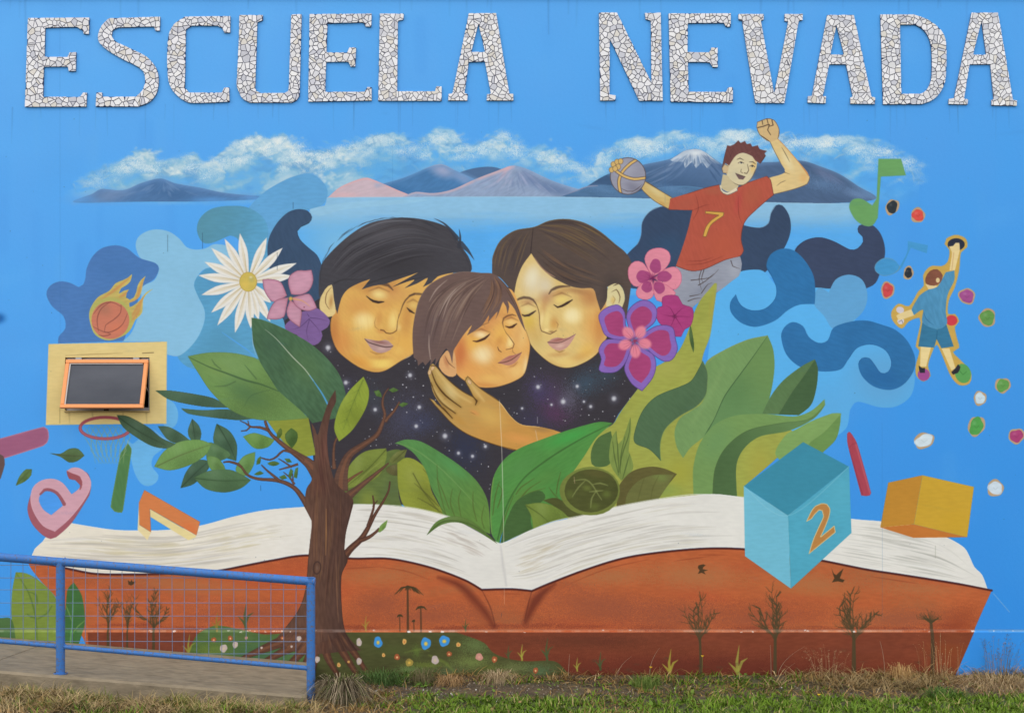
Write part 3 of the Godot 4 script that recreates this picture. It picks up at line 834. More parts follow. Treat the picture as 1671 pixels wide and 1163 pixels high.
func paint_faces() -> void:
	# boy on the left
	var boy := E("painted_face", "548,505! 540,521 540,544 549,569 565,585 588,600 611,607 629,604 655,588 674,577 700,540! 740,460 720,420 560,410", C(222, 172, 92), null, "painted face of a boy with black hair, eyes closed", 0.03, 0.8)
	blob(556, 560, 30, 50, 0.1, C(216, 142, 76), 0.75)
	blob(585, 500, 40, 30, 0, C(214, 150, 84), 0.5)
	blob(640, 480, 50, 22, 0, C(206, 148, 92), 0.5)
	blob(598, 535, 40, 34, 0, C(236, 198, 108), 0.7)
	blob(592, 523, 24, 22, 0, C(240, 222, 162), 0.7)
	blob(662, 560, 30, 36, 0.4, C(230, 176, 86), 0.7)
	blob(622, 592, 34, 18, 0, C(238, 206, 106), 0.8)
	blob(590, 590, 30, 14, 0.5, C(232, 164, 72), 0.6)
	blob(641, 522, 12, 26, 0.2, C(240, 212, 130), 0.8)
	blob(650, 534, 8, 9, 0.2, C(240, 216, 148), 0.5)
	blob(622, 540, 12, 7, 0, C(206, 140, 80), 0.6)
	blob(637, 552, 10, 6, 0, C(212, 156, 92), 0.6)
	blob(672, 498, 14, 18, 0, C(196, 150, 84), 0.6)
	line("655,589 674,578", [1, 2.4, 1], C(240, 226, 196), 0.8)
	for q in [[606, 474, 26, 12, 0.1, 178, 112, 62, 0.55], [617, 522, 9, 22, 0.2, 196, 130, 68, 0.6], [664, 520, 13, 40, 0.1, 186, 122, 62, 0.6], [620, 583, 24, 6, 0.0, 186, 124, 62, 0.55], [543, 540, 16, 60, 0.1, 176, 102, 54, 0.7], [610, 462, 70, 12, -0.1, 176, 112, 64, 0.6], [640, 470, 16, 12, 0.0, 176, 110, 66, 0.5], [580, 590, 40, 12, 0.5, 198, 132, 58, 0.5], [618, 604, 40, 7, 0.0, 186, 126, 60, 0.5], [628, 498, 16, 10, 0.0, 202, 140, 76, 0.5]]:
		blob(q[0], q[1], q[2] * 1.1, q[3] * 1.1, q[4], C(q[5] + 8, q[6] + 8, q[7] + 8), q[8] * 0.8)
	blob(600, 524, 20, 17, 0, C(242, 214, 142), 0.6)
	blob(644, 528, 7, 18, 0.25, C(240, 208, 124), 0.6)
	blob(626, 594, 20, 10, 0, C(238, 204, 108), 0.6)
	blob(650, 572, 14, 12, 0, C(236, 196, 106), 0.45)
	blob(614, 492, 15, 5, 0.1, C(196, 140, 80), 0.5)
	strands("552,480 545,530 560,580 600,602", "640,490 655,530 650,570 620,600", 60, 3.0, [C(206, 150, 78), C(238, 200, 116), C(190, 124, 66), C(230, 184, 100)], 0.07, 0.4)
	closed_eye("598,483 604,488 609,491 617,493 626,492", Vector2(618, 480), Vector2(19, 11), C(70, 56, 52), C(238, 216, 140))
	closed_eye("664,502 669,507 676,511", Vector2(674, 498), Vector2(12, 9), C(80, 62, 52), C(226, 190, 110))
	line("600,466 612,462 624,463 633,465 641,473", [1, 3.5, 5.5, 1.5], C(92, 72, 64), 0.75, 1.6)
	line("676,480 668,483 662,489 657,498 653,510 650,519", [2.5, 2.4, 1.4, 0.6], C(86, 66, 56), 0.7, 1.4)
	line("668,482 676,479 690,480", [2, 4, 3], C(92, 72, 62), 0.7, 1.6)
	line("651,512 648,528 647,539 641,543 636,544 630,543 626,539 621,538", [0.6, 1.0, 1.6, 1.8], C(96, 66, 48), 0.75, 1.2)
	line("613,518 611,526 612,533 618,538", [0.5, 1.2, 0.6], C(150, 100, 60), 0.6, 1.4)
	E("mouth", "594,552! 606,554 618,556 628,554 634,556 642,564! 636,571 622,576 609,572 601,562", C(186, 150, 144), boy, "", 0.04)
	blob(620, 558, 22, 5, 0.15, C(150, 104, 98), 0.85)
	blob(622, 569, 12, 4, 0, C(208, 176, 166), 0.7)
	line("593,551 601,558 616,563 629,566 640,565 650,564", [1, 1.8, 1.8, 1.6, 0.7], C(84, 62, 60), 0.8)
	clip = false
	line("604,573 614,577 627,576", [0.8, 3, 0.6], C(150, 98, 60), 0.45, 2.5)
	line("540,521 540,544 549,569 565,585 588,600 611,607 629,604 655,588 674,577", [1.4], C(120, 80, 50), 0.35, 1.2)
	E("ear", "543,460! 529,471 521,492 523,508 535,517 547,511 545,484", C(222, 196, 134), boy)
	blob(540, 492, 6, 18, 0.1, C(180, 130, 76), 0.7)
	line("541,468 533,478 531,494 537,504", [0.6, 1.6, 0.8], C(110, 76, 56), 0.7)
	line("543,460 529,471 521,492 523,508 535,517", [1.4], C(110, 80, 60), 0.5, 1.1)
	var hair := E("hair", "520,460 522,440 528,425 549,402 575,380 603,364 634,357 665,355 696,359 727,369 744,386 753,402 766,422 768,443 738,445 714,451 704,461 690,468! 698,453 681,462 660,470! 676,456 640,468! 683,444! 660,452 640,459 629,463 610,466 590,472! 604,455! 585,462 567,472 557,486 550,512! 545,490 541,464 530,472! 521,485", C(80, 78, 84), boy, "black fringe falling to the left", 0.05, 0.3)
	blob(620, 378, 100, 30, -0.12, C(104, 102, 108), 0.55)
	blob(640, 430, 110, 40, 0, C(62, 59, 62), 0.5)
	strands("530,440 570,392 660,362 745,395", "560,470 620,440 690,420 765,425", 90, 2.2, [C(56, 53, 57), C(100, 97, 102), C(60, 57, 62), C(88, 84, 88)], 0.42)
	line("585,378 625,362 670,360", [0.6, 3, 0.6], C(150, 152, 160), 0.4, 2.5)
	for s in ["545,462 560,456 600,456", "600,462 640,450 684,443", "640,468 665,458 700,450"]: line(s, [3, 2, 0.5], C(66, 64, 68), 0.7, 1.4)
	clip = false
	line("708,356 724,364 736,376 745,388", [0.4, 2.4, 5, 8], C(70, 72, 82), 0.9)
	line("749,373 751,386 749,402", [0.4, 3.4, 7], C(70, 72, 82), 0.9)
	line("752,398 763,408 774,424", [10, 4, 0.4], C(70, 72, 82), 0.85)

	clip = false
	for k in 40:
		var f := rng.randf()
		var p := Vector2(645, 455) + Vector2(cos(PI + PI * f) * 122.0, sin(PI + PI * f) * 99.0)
		var t := Vector2(-sin(PI + PI * f), cos(PI + PI * f)) * rng.randf_range(6, 16)
		line(PackedVector2Array([p - t, p + (p - Vector2(645, 455)).normalized() * rng.randf_range(0, 2.5), p + t]), [0.4, 1.2, 0.3], C(66, 68, 76), 0.5)

	# mother on the right
	var mum := E("painted_face", "839,480! 843,494 852,523 863,556 876,574 900,593 924,600 948,594 973,578 990,551 992,500! 985,460 940,400 867,390 830,420 828,460", C(222, 190, 120), null, "painted face of a woman with parted brown hair, eyes closed", 0.03, 0.7)
	blob(870, 460, 34, 46, 0.1, C(222, 208, 176), 0.9)
	blob(892, 466, 22, 26, 0, C(214, 204, 188), 0.6)
	blob(970, 530, 34, 60, 0, C(224, 160, 86), 0.75)
	blob(960, 480, 36, 30, 0, C(196, 138, 84), 0.6)
	blob(892, 486, 20, 18, 0, C(176, 122, 96), 0.5)
	blob(862, 525, 22, 24, 0.2, C(220, 184, 76), 0.75)
	blob(934, 515, 26, 22, 0, C(240, 216, 150), 0.8)
	blob(933, 514, 18, 17, 0, C(238, 226, 186), 0.65)
	blob(880, 560, 26, 22, 0.5, C(216, 192, 126), 0.7)
	blob(924, 592, 32, 16, -0.1, C(232, 204, 126), 0.8)
	blob(958, 572, 26, 20, -0.6, C(230, 180, 84), 0.6)
	blob(892, 522, 10, 26, 0.1, C(232, 206, 134), 0.9)
	blob(904, 530, 12, 14, 0, C(224, 176, 92), 0.6)
	for q in [[862, 492, 22, 8, -0.1, 164, 108, 76, 0.6], [912, 478, 24, 10, -0.2, 168, 108, 66, 0.6], [888, 500, 8, 22, 0.2, 186, 128, 82, 0.5], [905, 526, 10, 16, 0.0, 190, 128, 66, 0.6], [982, 530, 18, 60, 0.1, 190, 116, 60, 0.75], [966, 486, 26, 22, 0.0, 176, 112, 66, 0.6], [912, 578, 26, 6, -0.1, 188, 132, 76, 0.6], [872, 545, 14, 30, -0.4, 192, 146, 72, 0.5], [940, 585, 40, 10, -0.4, 196, 134, 66, 0.5], [900, 594, 40, 8, 0.4, 190, 146, 80, 0.5], [940, 474, 30, 8, 0.2, 150, 98, 64, 0.6]]:
		blob(q[0], q[1], q[2] * 1.1, q[3] * 1.1, q[4], C(q[5] + 8, q[6] + 8, q[7] + 8), q[8] * 0.8)
	blob(884, 520, 5, 20, 0.1, C(240, 216, 152), 0.7)
	blob(936, 516, 20, 18, 0, C(240, 220, 162), 0.6)
	blob(928, 590, 20, 10, -0.1, C(236, 210, 130), 0.55)
	blob(868, 450, 16, 26, 0.3, C(232, 222, 192), 0.7)
	blob(892, 538, 7, 5, 0, C(246, 220, 150), 0.7)
	strands("862,430 850,480 860,540 890,590", "970,470 984,520 975,565 930,596", 70, 3.0, [C(206, 160, 90), C(236, 208, 140), C(190, 136, 76), C(226, 190, 112)], 0.07, 0.4)
	closed_eye("849,512 856,515 863,514 874,507", Vector2(862, 505), Vector2(15, 10), C(84, 66, 60), C(226, 204, 140))
	closed_eye("904,497 910,501 917,499 926,494 934,489", Vector2(917, 488), Vector2(17, 10), C(74, 56, 50), C(232, 204, 116))
	line("840,491 848,487 855,485 864,486 870,489 876,498", [2, 4.5, 4, 1], C(92, 72, 64), 0.75, 1.6)
	line("873,492 877,500 880,512 881,529 884,540 892,543 898,545 905,541 908,539", [0.8, 1.4, 1.2, 1.6, 1.2], C(104, 76, 60), 0.75, 1.2)
	blob(900, 541, 7, 3, 0, C(120, 76, 60), 0.5)
	line("907,524 911,529 909,535", [0.5, 1.2, 0.5], C(150, 104, 66), 0.7)
	line("896,479 900,473 908,469 918,467 930,467", [2, 5, 4, 1.5], C(86, 66, 60), 0.75, 1.8)
	E("mouth", "893,558! 900,553 910,550 920,552 930,549 940,544! 935,554 925,567 913,572 902,568 896,563", C(200, 152, 140), mum, "", 0.04)
	blob(912, 554, 22, 5, -0.2, C(164, 104, 94), 0.9)
	blob(914, 564, 12, 5, -0.2, C(222, 184, 166), 0.7)
	line("893,558 905,559 916,558 930,551 940,544", [1.6, 1.6, 1.2, 0.8], C(104, 72, 68), 0.75)
	clip = false
	line("906,571 913,574 922,571", [0.8, 3, 0.6], C(140, 90, 62), 0.5, 2.0)
	line("852,523 863,556 876,574 900,593 924,600 948,594 973,578 990,551", [1.3], C(110, 76, 50), 0.45, 1.1)
	E("ear", "992,466! 1006,461 1016,470 1020,487 1016,504! 1000,502 989,499!", C(214, 200, 150), mum)
	line("998,476 1006,472 1012,484 1010,494", [0.6, 2, 0.8], C(104, 80, 56), 0.75)
	line("1000,482 1004,488 1000,496", [0.6, 1.6, 0.6], C(150, 116, 70), 0.7)
	blob(1000, 490, 6, 10, 0, C(220, 178, 92), 0.6)
	E("hair", "803,448! 803,430 804,418 816,393 840,376 872,370 896,360 924,357 953,363 980,378 1004,398 1021,412 1031,430 1030,465 1022,520! 1014,508 1020,487 1016,470 1008,462 998,464 991,468! 990,490 980,507! 974,488 968,471 948,470 929,466 900,451 881,434 867,413! 852,434 843,458 839,480! 828,466 815,452", C(98, 84, 78), mum, "brown hair parted in the middle", 0.05)
	blob(840, 420, 40, 50, 0.4, C(84, 74, 76), 0.6)
	blob(1000, 480, 26, 50, 0, C(74, 66, 66), 0.7)
	strands("872,372 862,392 850,430 836,470", "830,384 812,404 806,430 806,446", 40, 2.4, [C(78, 66, 66), C(116, 98, 84), C(134, 110, 78)], 0.45)
	strands("872,374 900,392 960,430 1010,462", "880,366 930,360 985,385 1028,425", 70, 2.6, [C(72, 62, 62), C(132, 108, 72), C(112, 90, 76), C(84, 72, 72)], 0.5)
	strands("868,414 890,440 930,462 985,472", "880,400 930,430 980,450 1015,464", 46, 2.4, [C(70, 60, 60), C(128, 98, 76), C(96, 80, 74)], 0.5)
	line("872,420 886,440 906,452", [0.6, 4, 0.6], C(206, 158, 124), 0.7, 2.0)
	line("870,372 868,392 866,412", [1, 1.4, 1.8], C(64, 54, 54), 0.7, 1.2)
	line("803,430 804,418 816,393 840,376 872,370 896,360 924,357 953,363 980,378 1004,398", [1.5], C(150, 130, 80), 0.6, 1.2)
	clip = false
	line("1001,466 1010,462 1018,464", [0.6, 2.4, 1], C(92, 76, 66), 0.9)

	# child in the middle
	var kid := E("painted_face", "738,570! 740,595 743,607 754,618 776,630 803,632 831,625 853,613 860,596 865,563 858,538 848,500! 830,470 760,480", C(226, 168, 94), null, "painted face of a child resting on a hand, eyes closed", 0.03, 0.7)
	blob(752, 580, 24, 40, 0, C(216, 136, 82), 0.8)
	blob(775, 560, 26, 26, 0, C(238, 184, 84), 0.6)
	blob(787, 579, 28, 25, 0, C(236, 214, 164), 0.8)
	blob(840, 600, 34, 34, -0.4, C(234, 188, 116), 0.7)
	blob(810, 622, 44, 16, -0.1, C(230, 178, 102), 0.7)
	blob(850, 545, 20, 40, 0, C(236, 196, 124), 0.8)
	blob(818, 545, 18, 30, 0.3, C(238, 190, 92), 0.6)
	blob(832, 560, 9, 14, 0.4, C(242, 214, 142), 0.9)
	blob(858, 600, 8, 30, 0, C(240, 216, 164), 0.7)
	blob(800, 525, 30, 14, -0.5, C(214, 150, 92), 0.6)
	for q in [[784, 540, 24, 9, -0.4, 184, 112, 64, 0.6], [750, 575, 14, 40, 0.1, 190, 102, 56, 0.75], [815, 556, 9, 16, 0.4, 196, 126, 66, 0.6], [845, 545, 9, 22, 0.1, 206, 142, 80, 0.5], [836, 596, 16, 5, -0.4, 196, 128, 76, 0.6], [800, 518, 30, 8, -0.5, 176, 106, 62, 0.6], [790, 628, 40, 6, 0.1, 196, 124, 60, 0.6], [770, 600, 24, 26, 0.3, 222, 148, 74, 0.5], [828, 516, 14, 8, 0.0, 178, 112, 66, 0.5]]:
		blob(q[0], q[1], q[2] * 1.1, q[3] * 1.1, q[4], C(q[5] + 8, q[6] + 8, q[7] + 8), q[8] * 0.8)
	blob(788, 578, 22, 20, 0, C(242, 220, 170), 0.6)
	blob(832, 556, 6, 16, -0.35, C(242, 212, 142), 0.65)
	blob(845, 606, 18, 16, -0.5, C(238, 200, 124), 0.5)
	blob(800, 616, 30, 9, 0, C(236, 190, 104), 0.5)
	strands("745,560 750,600 780,625 820,628", "820,500 855,540 860,590 840,618", 60, 3.0, [C(206, 140, 78), C(240, 200, 124), C(196, 120, 66), C(232, 180, 100)], 0.07, 0.4)
	closed_eye("772,556 778,557 784,555 791,552 799,545", Vector2(785, 546), Vector2(17, 9), C(88, 60, 48), C(244, 222, 172))
	closed_eye("825,532 831,534 836,533 843,528", Vector2(834, 526), Vector2(13, 8), C(88, 60, 48), C(240, 200, 126))
	line("766,539 774,535 783,531 790,529 798,526", [1.4, 3, 2.6, 0.8], C(120, 84, 66), 0.6, 1.8)
	line("822,535 820,526 822,519 828,515 836,513 842,515", [0.6, 1.6, 2.6, 2.6, 1], C(104, 74, 58), 0.7, 1.4)
	line("822,535 826,543 831,549 836,556 839,561 837,567 832,569 826,570", [0.5, 0.9, 1.4, 1.5, 1.0], C(110, 74, 54), 0.75, 1.1)
	line("812,566 814,571 818,574", [1, 1.8, 1.2], C(104, 68, 54), 0.75)
	line("836,568 837,574 842,578", [0.8, 1.2, 0.6], C(140, 92, 66), 0.6)
	E("mouth", "812,592! 822,585 831,580 838,579 844,577 852,574! 847,584 840,592 830,596 820,594", C(196, 136, 116), kid, "", 0.04)
	blob(834, 582, 18, 4, -0.4, C(176, 110, 98), 0.8)
	line("810,592 822,591 834,587 844,580 853,573", [1.2, 1.8, 1.5, 0.8], C(100, 66, 58), 0.75)
	clip = false
	line("832,598 838,597 845,590", [0.6, 2.6, 0.6], C(160, 100, 66), 0.5, 2.0)
	line("743,607 754,618 776,630 803,632 831,625 853,613 860,596 865,563 858,538", [1.3], C(120, 80, 52), 0.4, 1.1)
	E("ear", "728,572! 718,585 716,598 721,606 732,614 744,612 744,590 740,572", C(218, 166, 112), kid)
	blob(728, 590, 6, 16, -0.3, C(190, 124, 84), 0.7)
	line("726,580 732,592 742,600", [0.6, 1.8, 0.8], C(120, 80, 60), 0.7)
	E("hair", "675,583! 674,574 673,544 677,514 685,486 701,464 729,449 756,443 784,445 806,447 825,464 836,481 847,505 858,541! 850,527 839,503 828,490! 831,500 828,512! 826,500 821,492 814,510 808,522! 812,508 796,526! 798,514 785,532 762,547! 770,530 755,548 746,562 740,572 738,593! 733,575 728,568 718,583 709,597! 711,584 701,598! 703,586 694,596 690,590 682,597! 681,588", C(118, 96, 90), kid, "brown hair with light strands", 0.05)
	blob(700, 540, 30, 60, 0.2, C(104, 86, 86), 0.5)
	blob(820, 470, 34, 24, 0.6, C(112, 86, 78), 0.5)
	strands("790,448 740,462 700,500 682,580", "800,452 775,480 755,520 735,570", 80, 2.6, [C(88, 70, 68), C(142, 116, 102), C(160, 138, 124), C(98, 76, 72)], 0.5)
	strands("800,450 800,480 780,515 765,545", "806,450 818,470 818,490 800,520", 44, 2.4, [C(86, 66, 62), C(150, 112, 84), C(128, 98, 82)], 0.5)
	strands("806,450 826,472 840,498 852,528", "812,452 834,476 846,504 856,536", 16, 2.0, [C(84, 64, 60), C(132, 104, 86)], 0.5)
	for s in ["730,456 712,472 700,492", "760,462 735,485 722,520", "700,545 700,565 703,590", "745,470 728,490 716,515"]: line(s, [0.5, 2.2, 0.5], C(196, 176, 162), 0.6, 1.6)
	line("677,514 685,486 701,464 729,449 756,443 784,445", [1.6], C(160, 140, 126), 0.5, 1.3)

	# hand
	var hand := E("painted_hand", "702,596! 706,593 711,597 723,611 740,627 756,639 773,648! 765,632 759,621 759,616 763,614 768,618 776,627 790,638 814,654 831,676 842,687 853,693 880,696 903,701! 930,712 900,716 869,726 842,734 814,727 784,717 759,706 737,690 721,673 709,660 701,650! 708,653 713,659 722,664! 712,650 706,638 702,620 698,608 700,602", C(190, 150, 80), null, "painted open hand holding the child's cheek", 0.04, 0.6)
	grad(720, 600, C(192, 160, 96), 830, 730, C(204, 148, 74), 0.85)
	blob(800, 680, 40, 26, 0.5, C(218, 178, 96), 0.6)
	blob(850, 716, 50, 14, 0.2, C(226, 156, 84), 0.7)
	blob(775, 673, 14, 6, 0.5, C(222, 148, 84), 0.6)
	blob(735, 640, 14, 26, -0.6, C(216, 196, 140), 0.6)
	blob(748, 684, 26, 10, 0.7, C(190, 140, 66), 0.5)
	blob(884, 700, 26, 8, 0.1, C(150, 120, 80), 0.5)
	for s in ["704,606 712,626 727,645 752,664", "703,624 712,645 722,658 743,674", "712,657 725,668 738,682", "773,648 778,654 776,660"]: 
		line(s, [3.0, 9.0, 3.0], C(128, 94, 48), 0.35, 6.0)
		line(s, [1.4, 2.8, 1.4], C(92, 66, 36), 0.9, 1.2)
	for s in ["714,640 718,637", "724,652 729,648", "768,672 776,676"]: line(s, [0.8, 1.2, 0.6], C(150, 104, 56), 0.6)
	line("814,654 831,676 842,687 853,693 880,696", [1.4], C(238, 214, 160), 0.6, 1.3)
	for s in ["712,604 726,622 745,642 768,656", "707,632 722,654 740,668", "768,626 780,642 790,654"]: line(s, [2.0, 6.0, 2.0], C(226, 196, 128), 0.45, 4.0)
	for q in [[706, 600, 0.5], [766, 623, -0.6], [701, 607, 0.2]]:
		E("nail", ellipse(q[0], q[1], 2.8, 4.6, q[2]), C(216, 178, 132), hand)
		line(ellipse(q[0], q[1], 2.8, 4.6, q[2]), [0.9], C(120, 90, 60), 0.7, 0.9, true)
	clip = false
	line("702,596 711,597 723,611 740,627 756,639 773,648", [1.8], C(96, 70, 40), 0.75)
	line("773,648 765,632 759,621 763,614 776,627 790,638 814,654", [1.6], C(104, 76, 44), 0.65)
	line("701,650 709,660 721,673 737,690 759,706 784,717 814,727 842,734", [1.7], C(96, 66, 36), 0.65)


func petal(s: String, c: Color, edge: Color, par: Node) -> void:
	E("petal", s, c, par, "", 0.06)
	line(curve(s, true), [5.0], edge, 0.35, 4.0, true)
	line(curve(s, true), [1.2], edge.darkened(0.35), 0.75, 1.0, true)


func paint_flowers_left() -> void:
	var daisy := holder("painted_daisy", wall)
	tag(daisy, "painted white daisy with a yellow centre")
	var heart := Vector2(404.6, 459.6)
	for t in [[391, 380], [435, 387], [461, 404], [484, 429], [478, 450], [442, 494], [441, 525], [422, 522], [409, 536], [383, 543], [354, 531], [344, 510], [328, 481], [323, 449], [333, 427], [344, 404], [366, 389]]:
		var tip := Vector2(t[0], t[1])
		var d := tip - heart
		var n := d.normalized().orthogonal()
		var w := 7.6
		var pts := PackedVector2Array()
		for k in 17:
			var f := k / 16.0
			var side := 1.0 if k <= 8 else -1.0
			var g := f * 2.0 if k <= 8 else 2.0 - f * 2.0
			var width := w * (0.35 + 0.65 * sin(minf(g / 0.62, 1.0) * PI / 2)) * (1.0 - pow(clampf((g - 0.55) / 0.45, 0, 1), 1.5))
			pts.append(heart + d * (0.12 + 0.88 * g) + n * width * side)
		E("petal", pts, C(228, 224, 216), daisy, "", 0.03)
		line(PackedVector2Array([heart + d * 0.2, heart + d * 0.55 + n, heart + d * 0.88]), [3.5, 2.5, 0.6], C(206, 188, 150), 0.6, 3.0)
		line(PackedVector2Array([heart + d * 0.2, heart + d * 0.5 - n * 1.5, heart + d * 0.72 - n]), [1.2, 1.0, 0.4], C(176, 150, 96), 0.55)
		line(pts, [1.0], C(150, 160, 175), 0.35, 1.0, true)
	E("flower_centre", ellipse(404.6, 459.6, 14.5, 16), C(206, 182, 90), daisy)
	blob(400, 464, 10, 10, 0, C(222, 190, 92), 0.7)
	blob(410, 455, 8, 9, 0, C(180, 172, 110), 0.7)
	blob(409, 452, 4, 3, 0, C(226, 218, 178), 0.8)
	line(ellipse(404.6, 459.6, 14.5, 16), [1.6], C(150, 116, 56), 0.5, 1.4, true)

	var lilac := holder("painted_flower", wall)
	tag(lilac, "dull purple painted flower behind the pink one")
	E("petal", "464,532 472,523 485,515 493,508 504,506 515,502 528,510 538,523 534,534 524,540 526,547 523,556 513,563 493,558 484,546 470,541", C(132, 102, 156), lilac, "", 0.05)
	for s in ["504,520 488,534 470,538", "505,520 500,540 503,556", "506,522 520,538 522,546", "506,518 522,520 536,524", "504,516 500,510"]: line(s, [1.4, 1.0, 0.4], C(84, 62, 104), 0.6)
	var pink := holder("painted_flower", wall)
	tag(pink, "dusty pink five petalled painted flower beside the daisy")
	for s in ["475,480! 470,463 472,450 485,441 497,441 508,440! 511,457 504,474 489,481", "468,482! 459,461 448,456 436,455 428,456! 431,474 444,492 459,488", "470,485! 450,490 439,506 435,520! 450,521 463,517 467,502", "473,489! 467,508 472,521 489,534! 492,515 491,504 479,493", "477,485! 492,481 504,479 511,488 517,502! 506,507 491,505 480,496"]:
		petal(s, C(202, 150, 170), C(164, 96, 124), pink)
		blob(473, 487, 24, 24, 0, C(186, 116, 130), 0.4)
	for s in ["474,486 484,470 492,460", "474,486 455,472 440,466", "473,487 456,500 446,510", "474,488 479,505 484,520", "475,487 492,490 506,500"]: line(s, [3.5, 2, 0.6], C(226, 170, 96), 0.6, 1.6)
	for q in [[493, 467], [461, 499], [496, 501], [472, 516], [494, 480], [443, 484]]: blob(q[0], q[1], 1.6, 1.4, 0, C(110, 40, 60), 0.8, 0.3)
	clip = false
	blob(474, 487, 5, 5, 0, C(232, 182, 80), 0.9, 0.2)


func paint_leaves_left() -> void:
	var dk := C(84, 112, 88)
	leaf("253,637! 277,637 318,643 349,650 375,665! 332,663 277,652", dk, "", Color(0, 0, 0, 0), null, "slim dark painted leaf reaching over the backboard's edge")
	leaf("295,666! 332,669 374,668 421,682! 387,685 332,679 305,674", dk)
	leaf("190,677! 205,678 219,684 243,698 264,715 286,724! 272,731 247,727 219,711 200,696", C(86, 112, 86), "192,680 230,706 270,726", Color(0, 0, 0, 0), null, "dark painted leaf hanging over the painted hoop")
	clip = false
	line("250,700 264,713 284,722", [0.6, 1.8, 0.6], C(190, 206, 210), 0.5, 1.2)
	leaf("257,695! 274,696 295,707 309,718! 289,723 272,716", dk)
	leaf("313,683! 324,694 328,707 326,718! 311,717 306,703", dk, "313,684 318,717")
	leaf("353,691! 374,703 386,725 385,752! 360,742 348,720 349,705", C(82, 112, 86), "354,692 372,722 384,750")
	leaf("340,722 365,732 376,742 360,751 338,752", C(96, 130, 88))
	leaf("294,796! 303,770 321,751 339,752 340,764 316,789", C(78, 106, 84), "295,795 320,770 338,754")
	leaf("251,761! 266,737 291,721 324,717 345,724! 335,742 310,758 277,767", C(118, 156, 88), "256,760 295,742 343,725", C(96, 104, 66), null, "light green painted leaf at the end of the branch")
	leaf("338,745 355,747 366,761 368,769 344,766", C(112, 148, 86))
	leaf("416,737! 396,745 384,767 401,776 414,757", C(112, 150, 86))
	leaf("316,779! 340,768 374,766 396,775 409,783! 393,796 366,803 335,797", C(92, 124, 86), "318,780 360,784 406,783", Color(0, 0, 0, 0), null, "mid green painted leaf under the branch tip")
	leaf("396,712! 415,706 448,717! 437,729 415,731", C(112, 150, 78))
	E("painted_leaf", "434,684! 503,681! 515,742! 487,743 457,715", C(142, 150, 62), null, "olive yellow painted leaf behind the trunk", 0.06)
	leaf("452,706 458,698 460,708 452,718", C(96, 118, 56))
	leaf("475,698! 485,706 484,720 476,731! 467,720 465,708", C(84, 112, 60))
	leaf("306,581! 341,575 382,576 421,585! 437,610 454,637! 484,662 503,682! 443,686 404,681 371,665 343,638 324,610", C(116, 150, 86), "", Color(0, 0, 0, 0), null, "broad light green painted leaf left of the trunk")
	blob(400, 640, 60, 26, 0.5, C(88, 122, 82), 0.65)
	blob(350, 600, 40, 18, 0.4, C(126, 156, 84), 0.5)
	line("309,583 340,598 370,609 400,620 426,627 454,638", [1.0, 2.6, 3.2, 1.4], C(66, 92, 66), 0.65, 1.4)
	line("345,586 350,594 360,602", [1, 2.6, 2], C(78, 104, 72), 0.55, 1.5)
	line("399,595 408,606 418,618", [1, 2.6, 2], C(78, 104, 72), 0.55, 1.5)
	line("350,630 368,629 384,622", [1, 2.6, 2], C(78, 104, 72), 0.5, 1.5)
	line("398,662 410,645 440,636", [1, 2.0, 1], C(78, 104, 72), 0.4, 1.5)
	E("painted_leaf", "410,518! 426,521 455,532 484,547 507,561 526,577 541,593 553,610 560,627 564,643! 548,682! 509,690! 498,676 454,637 440,616 426,594 418,575 412,555", C(82, 114, 84), null, "large dark green painted leaf with a pale rib below the daisy", 0.12, 0.9)
	blob(500, 600, 60, 40, 0.8, C(92, 122, 80), 0.6)
	blob(440, 560, 30, 50, -0.4, C(76, 106, 84), 0.6)
	for k in 40: line(PackedVector2Array([Vector2(rng.randf_range(420, 550), rng.randf_range(530, 680)), Vector2(rng.randf_range(430, 550), rng.randf_range(540, 680))]), [0.5, 1.5, 0.5], [C(66, 94, 72), C(98, 130, 92)][k % 2], 0.10, 3.0)
	line("432,537 450,552 478,583 497,602 511,621", [0.6, 1.6, 1.4], C(202, 206, 188), 0.75, 1.0)
	line("505,612 516,628 526,643 535,660", [0.8, 2.2, 3.0], C(84, 160, 220), 0.85, 1.1)
	clip = false
	line("362,542 385,558 405,572 420,586", [0.8, 2.6, 1.0], C(80, 156, 226), 0.8, 1.2)
	line("411,540 413,565 420,585", [0.6, 1.4, 0.4], C(190, 210, 220), 0.5)


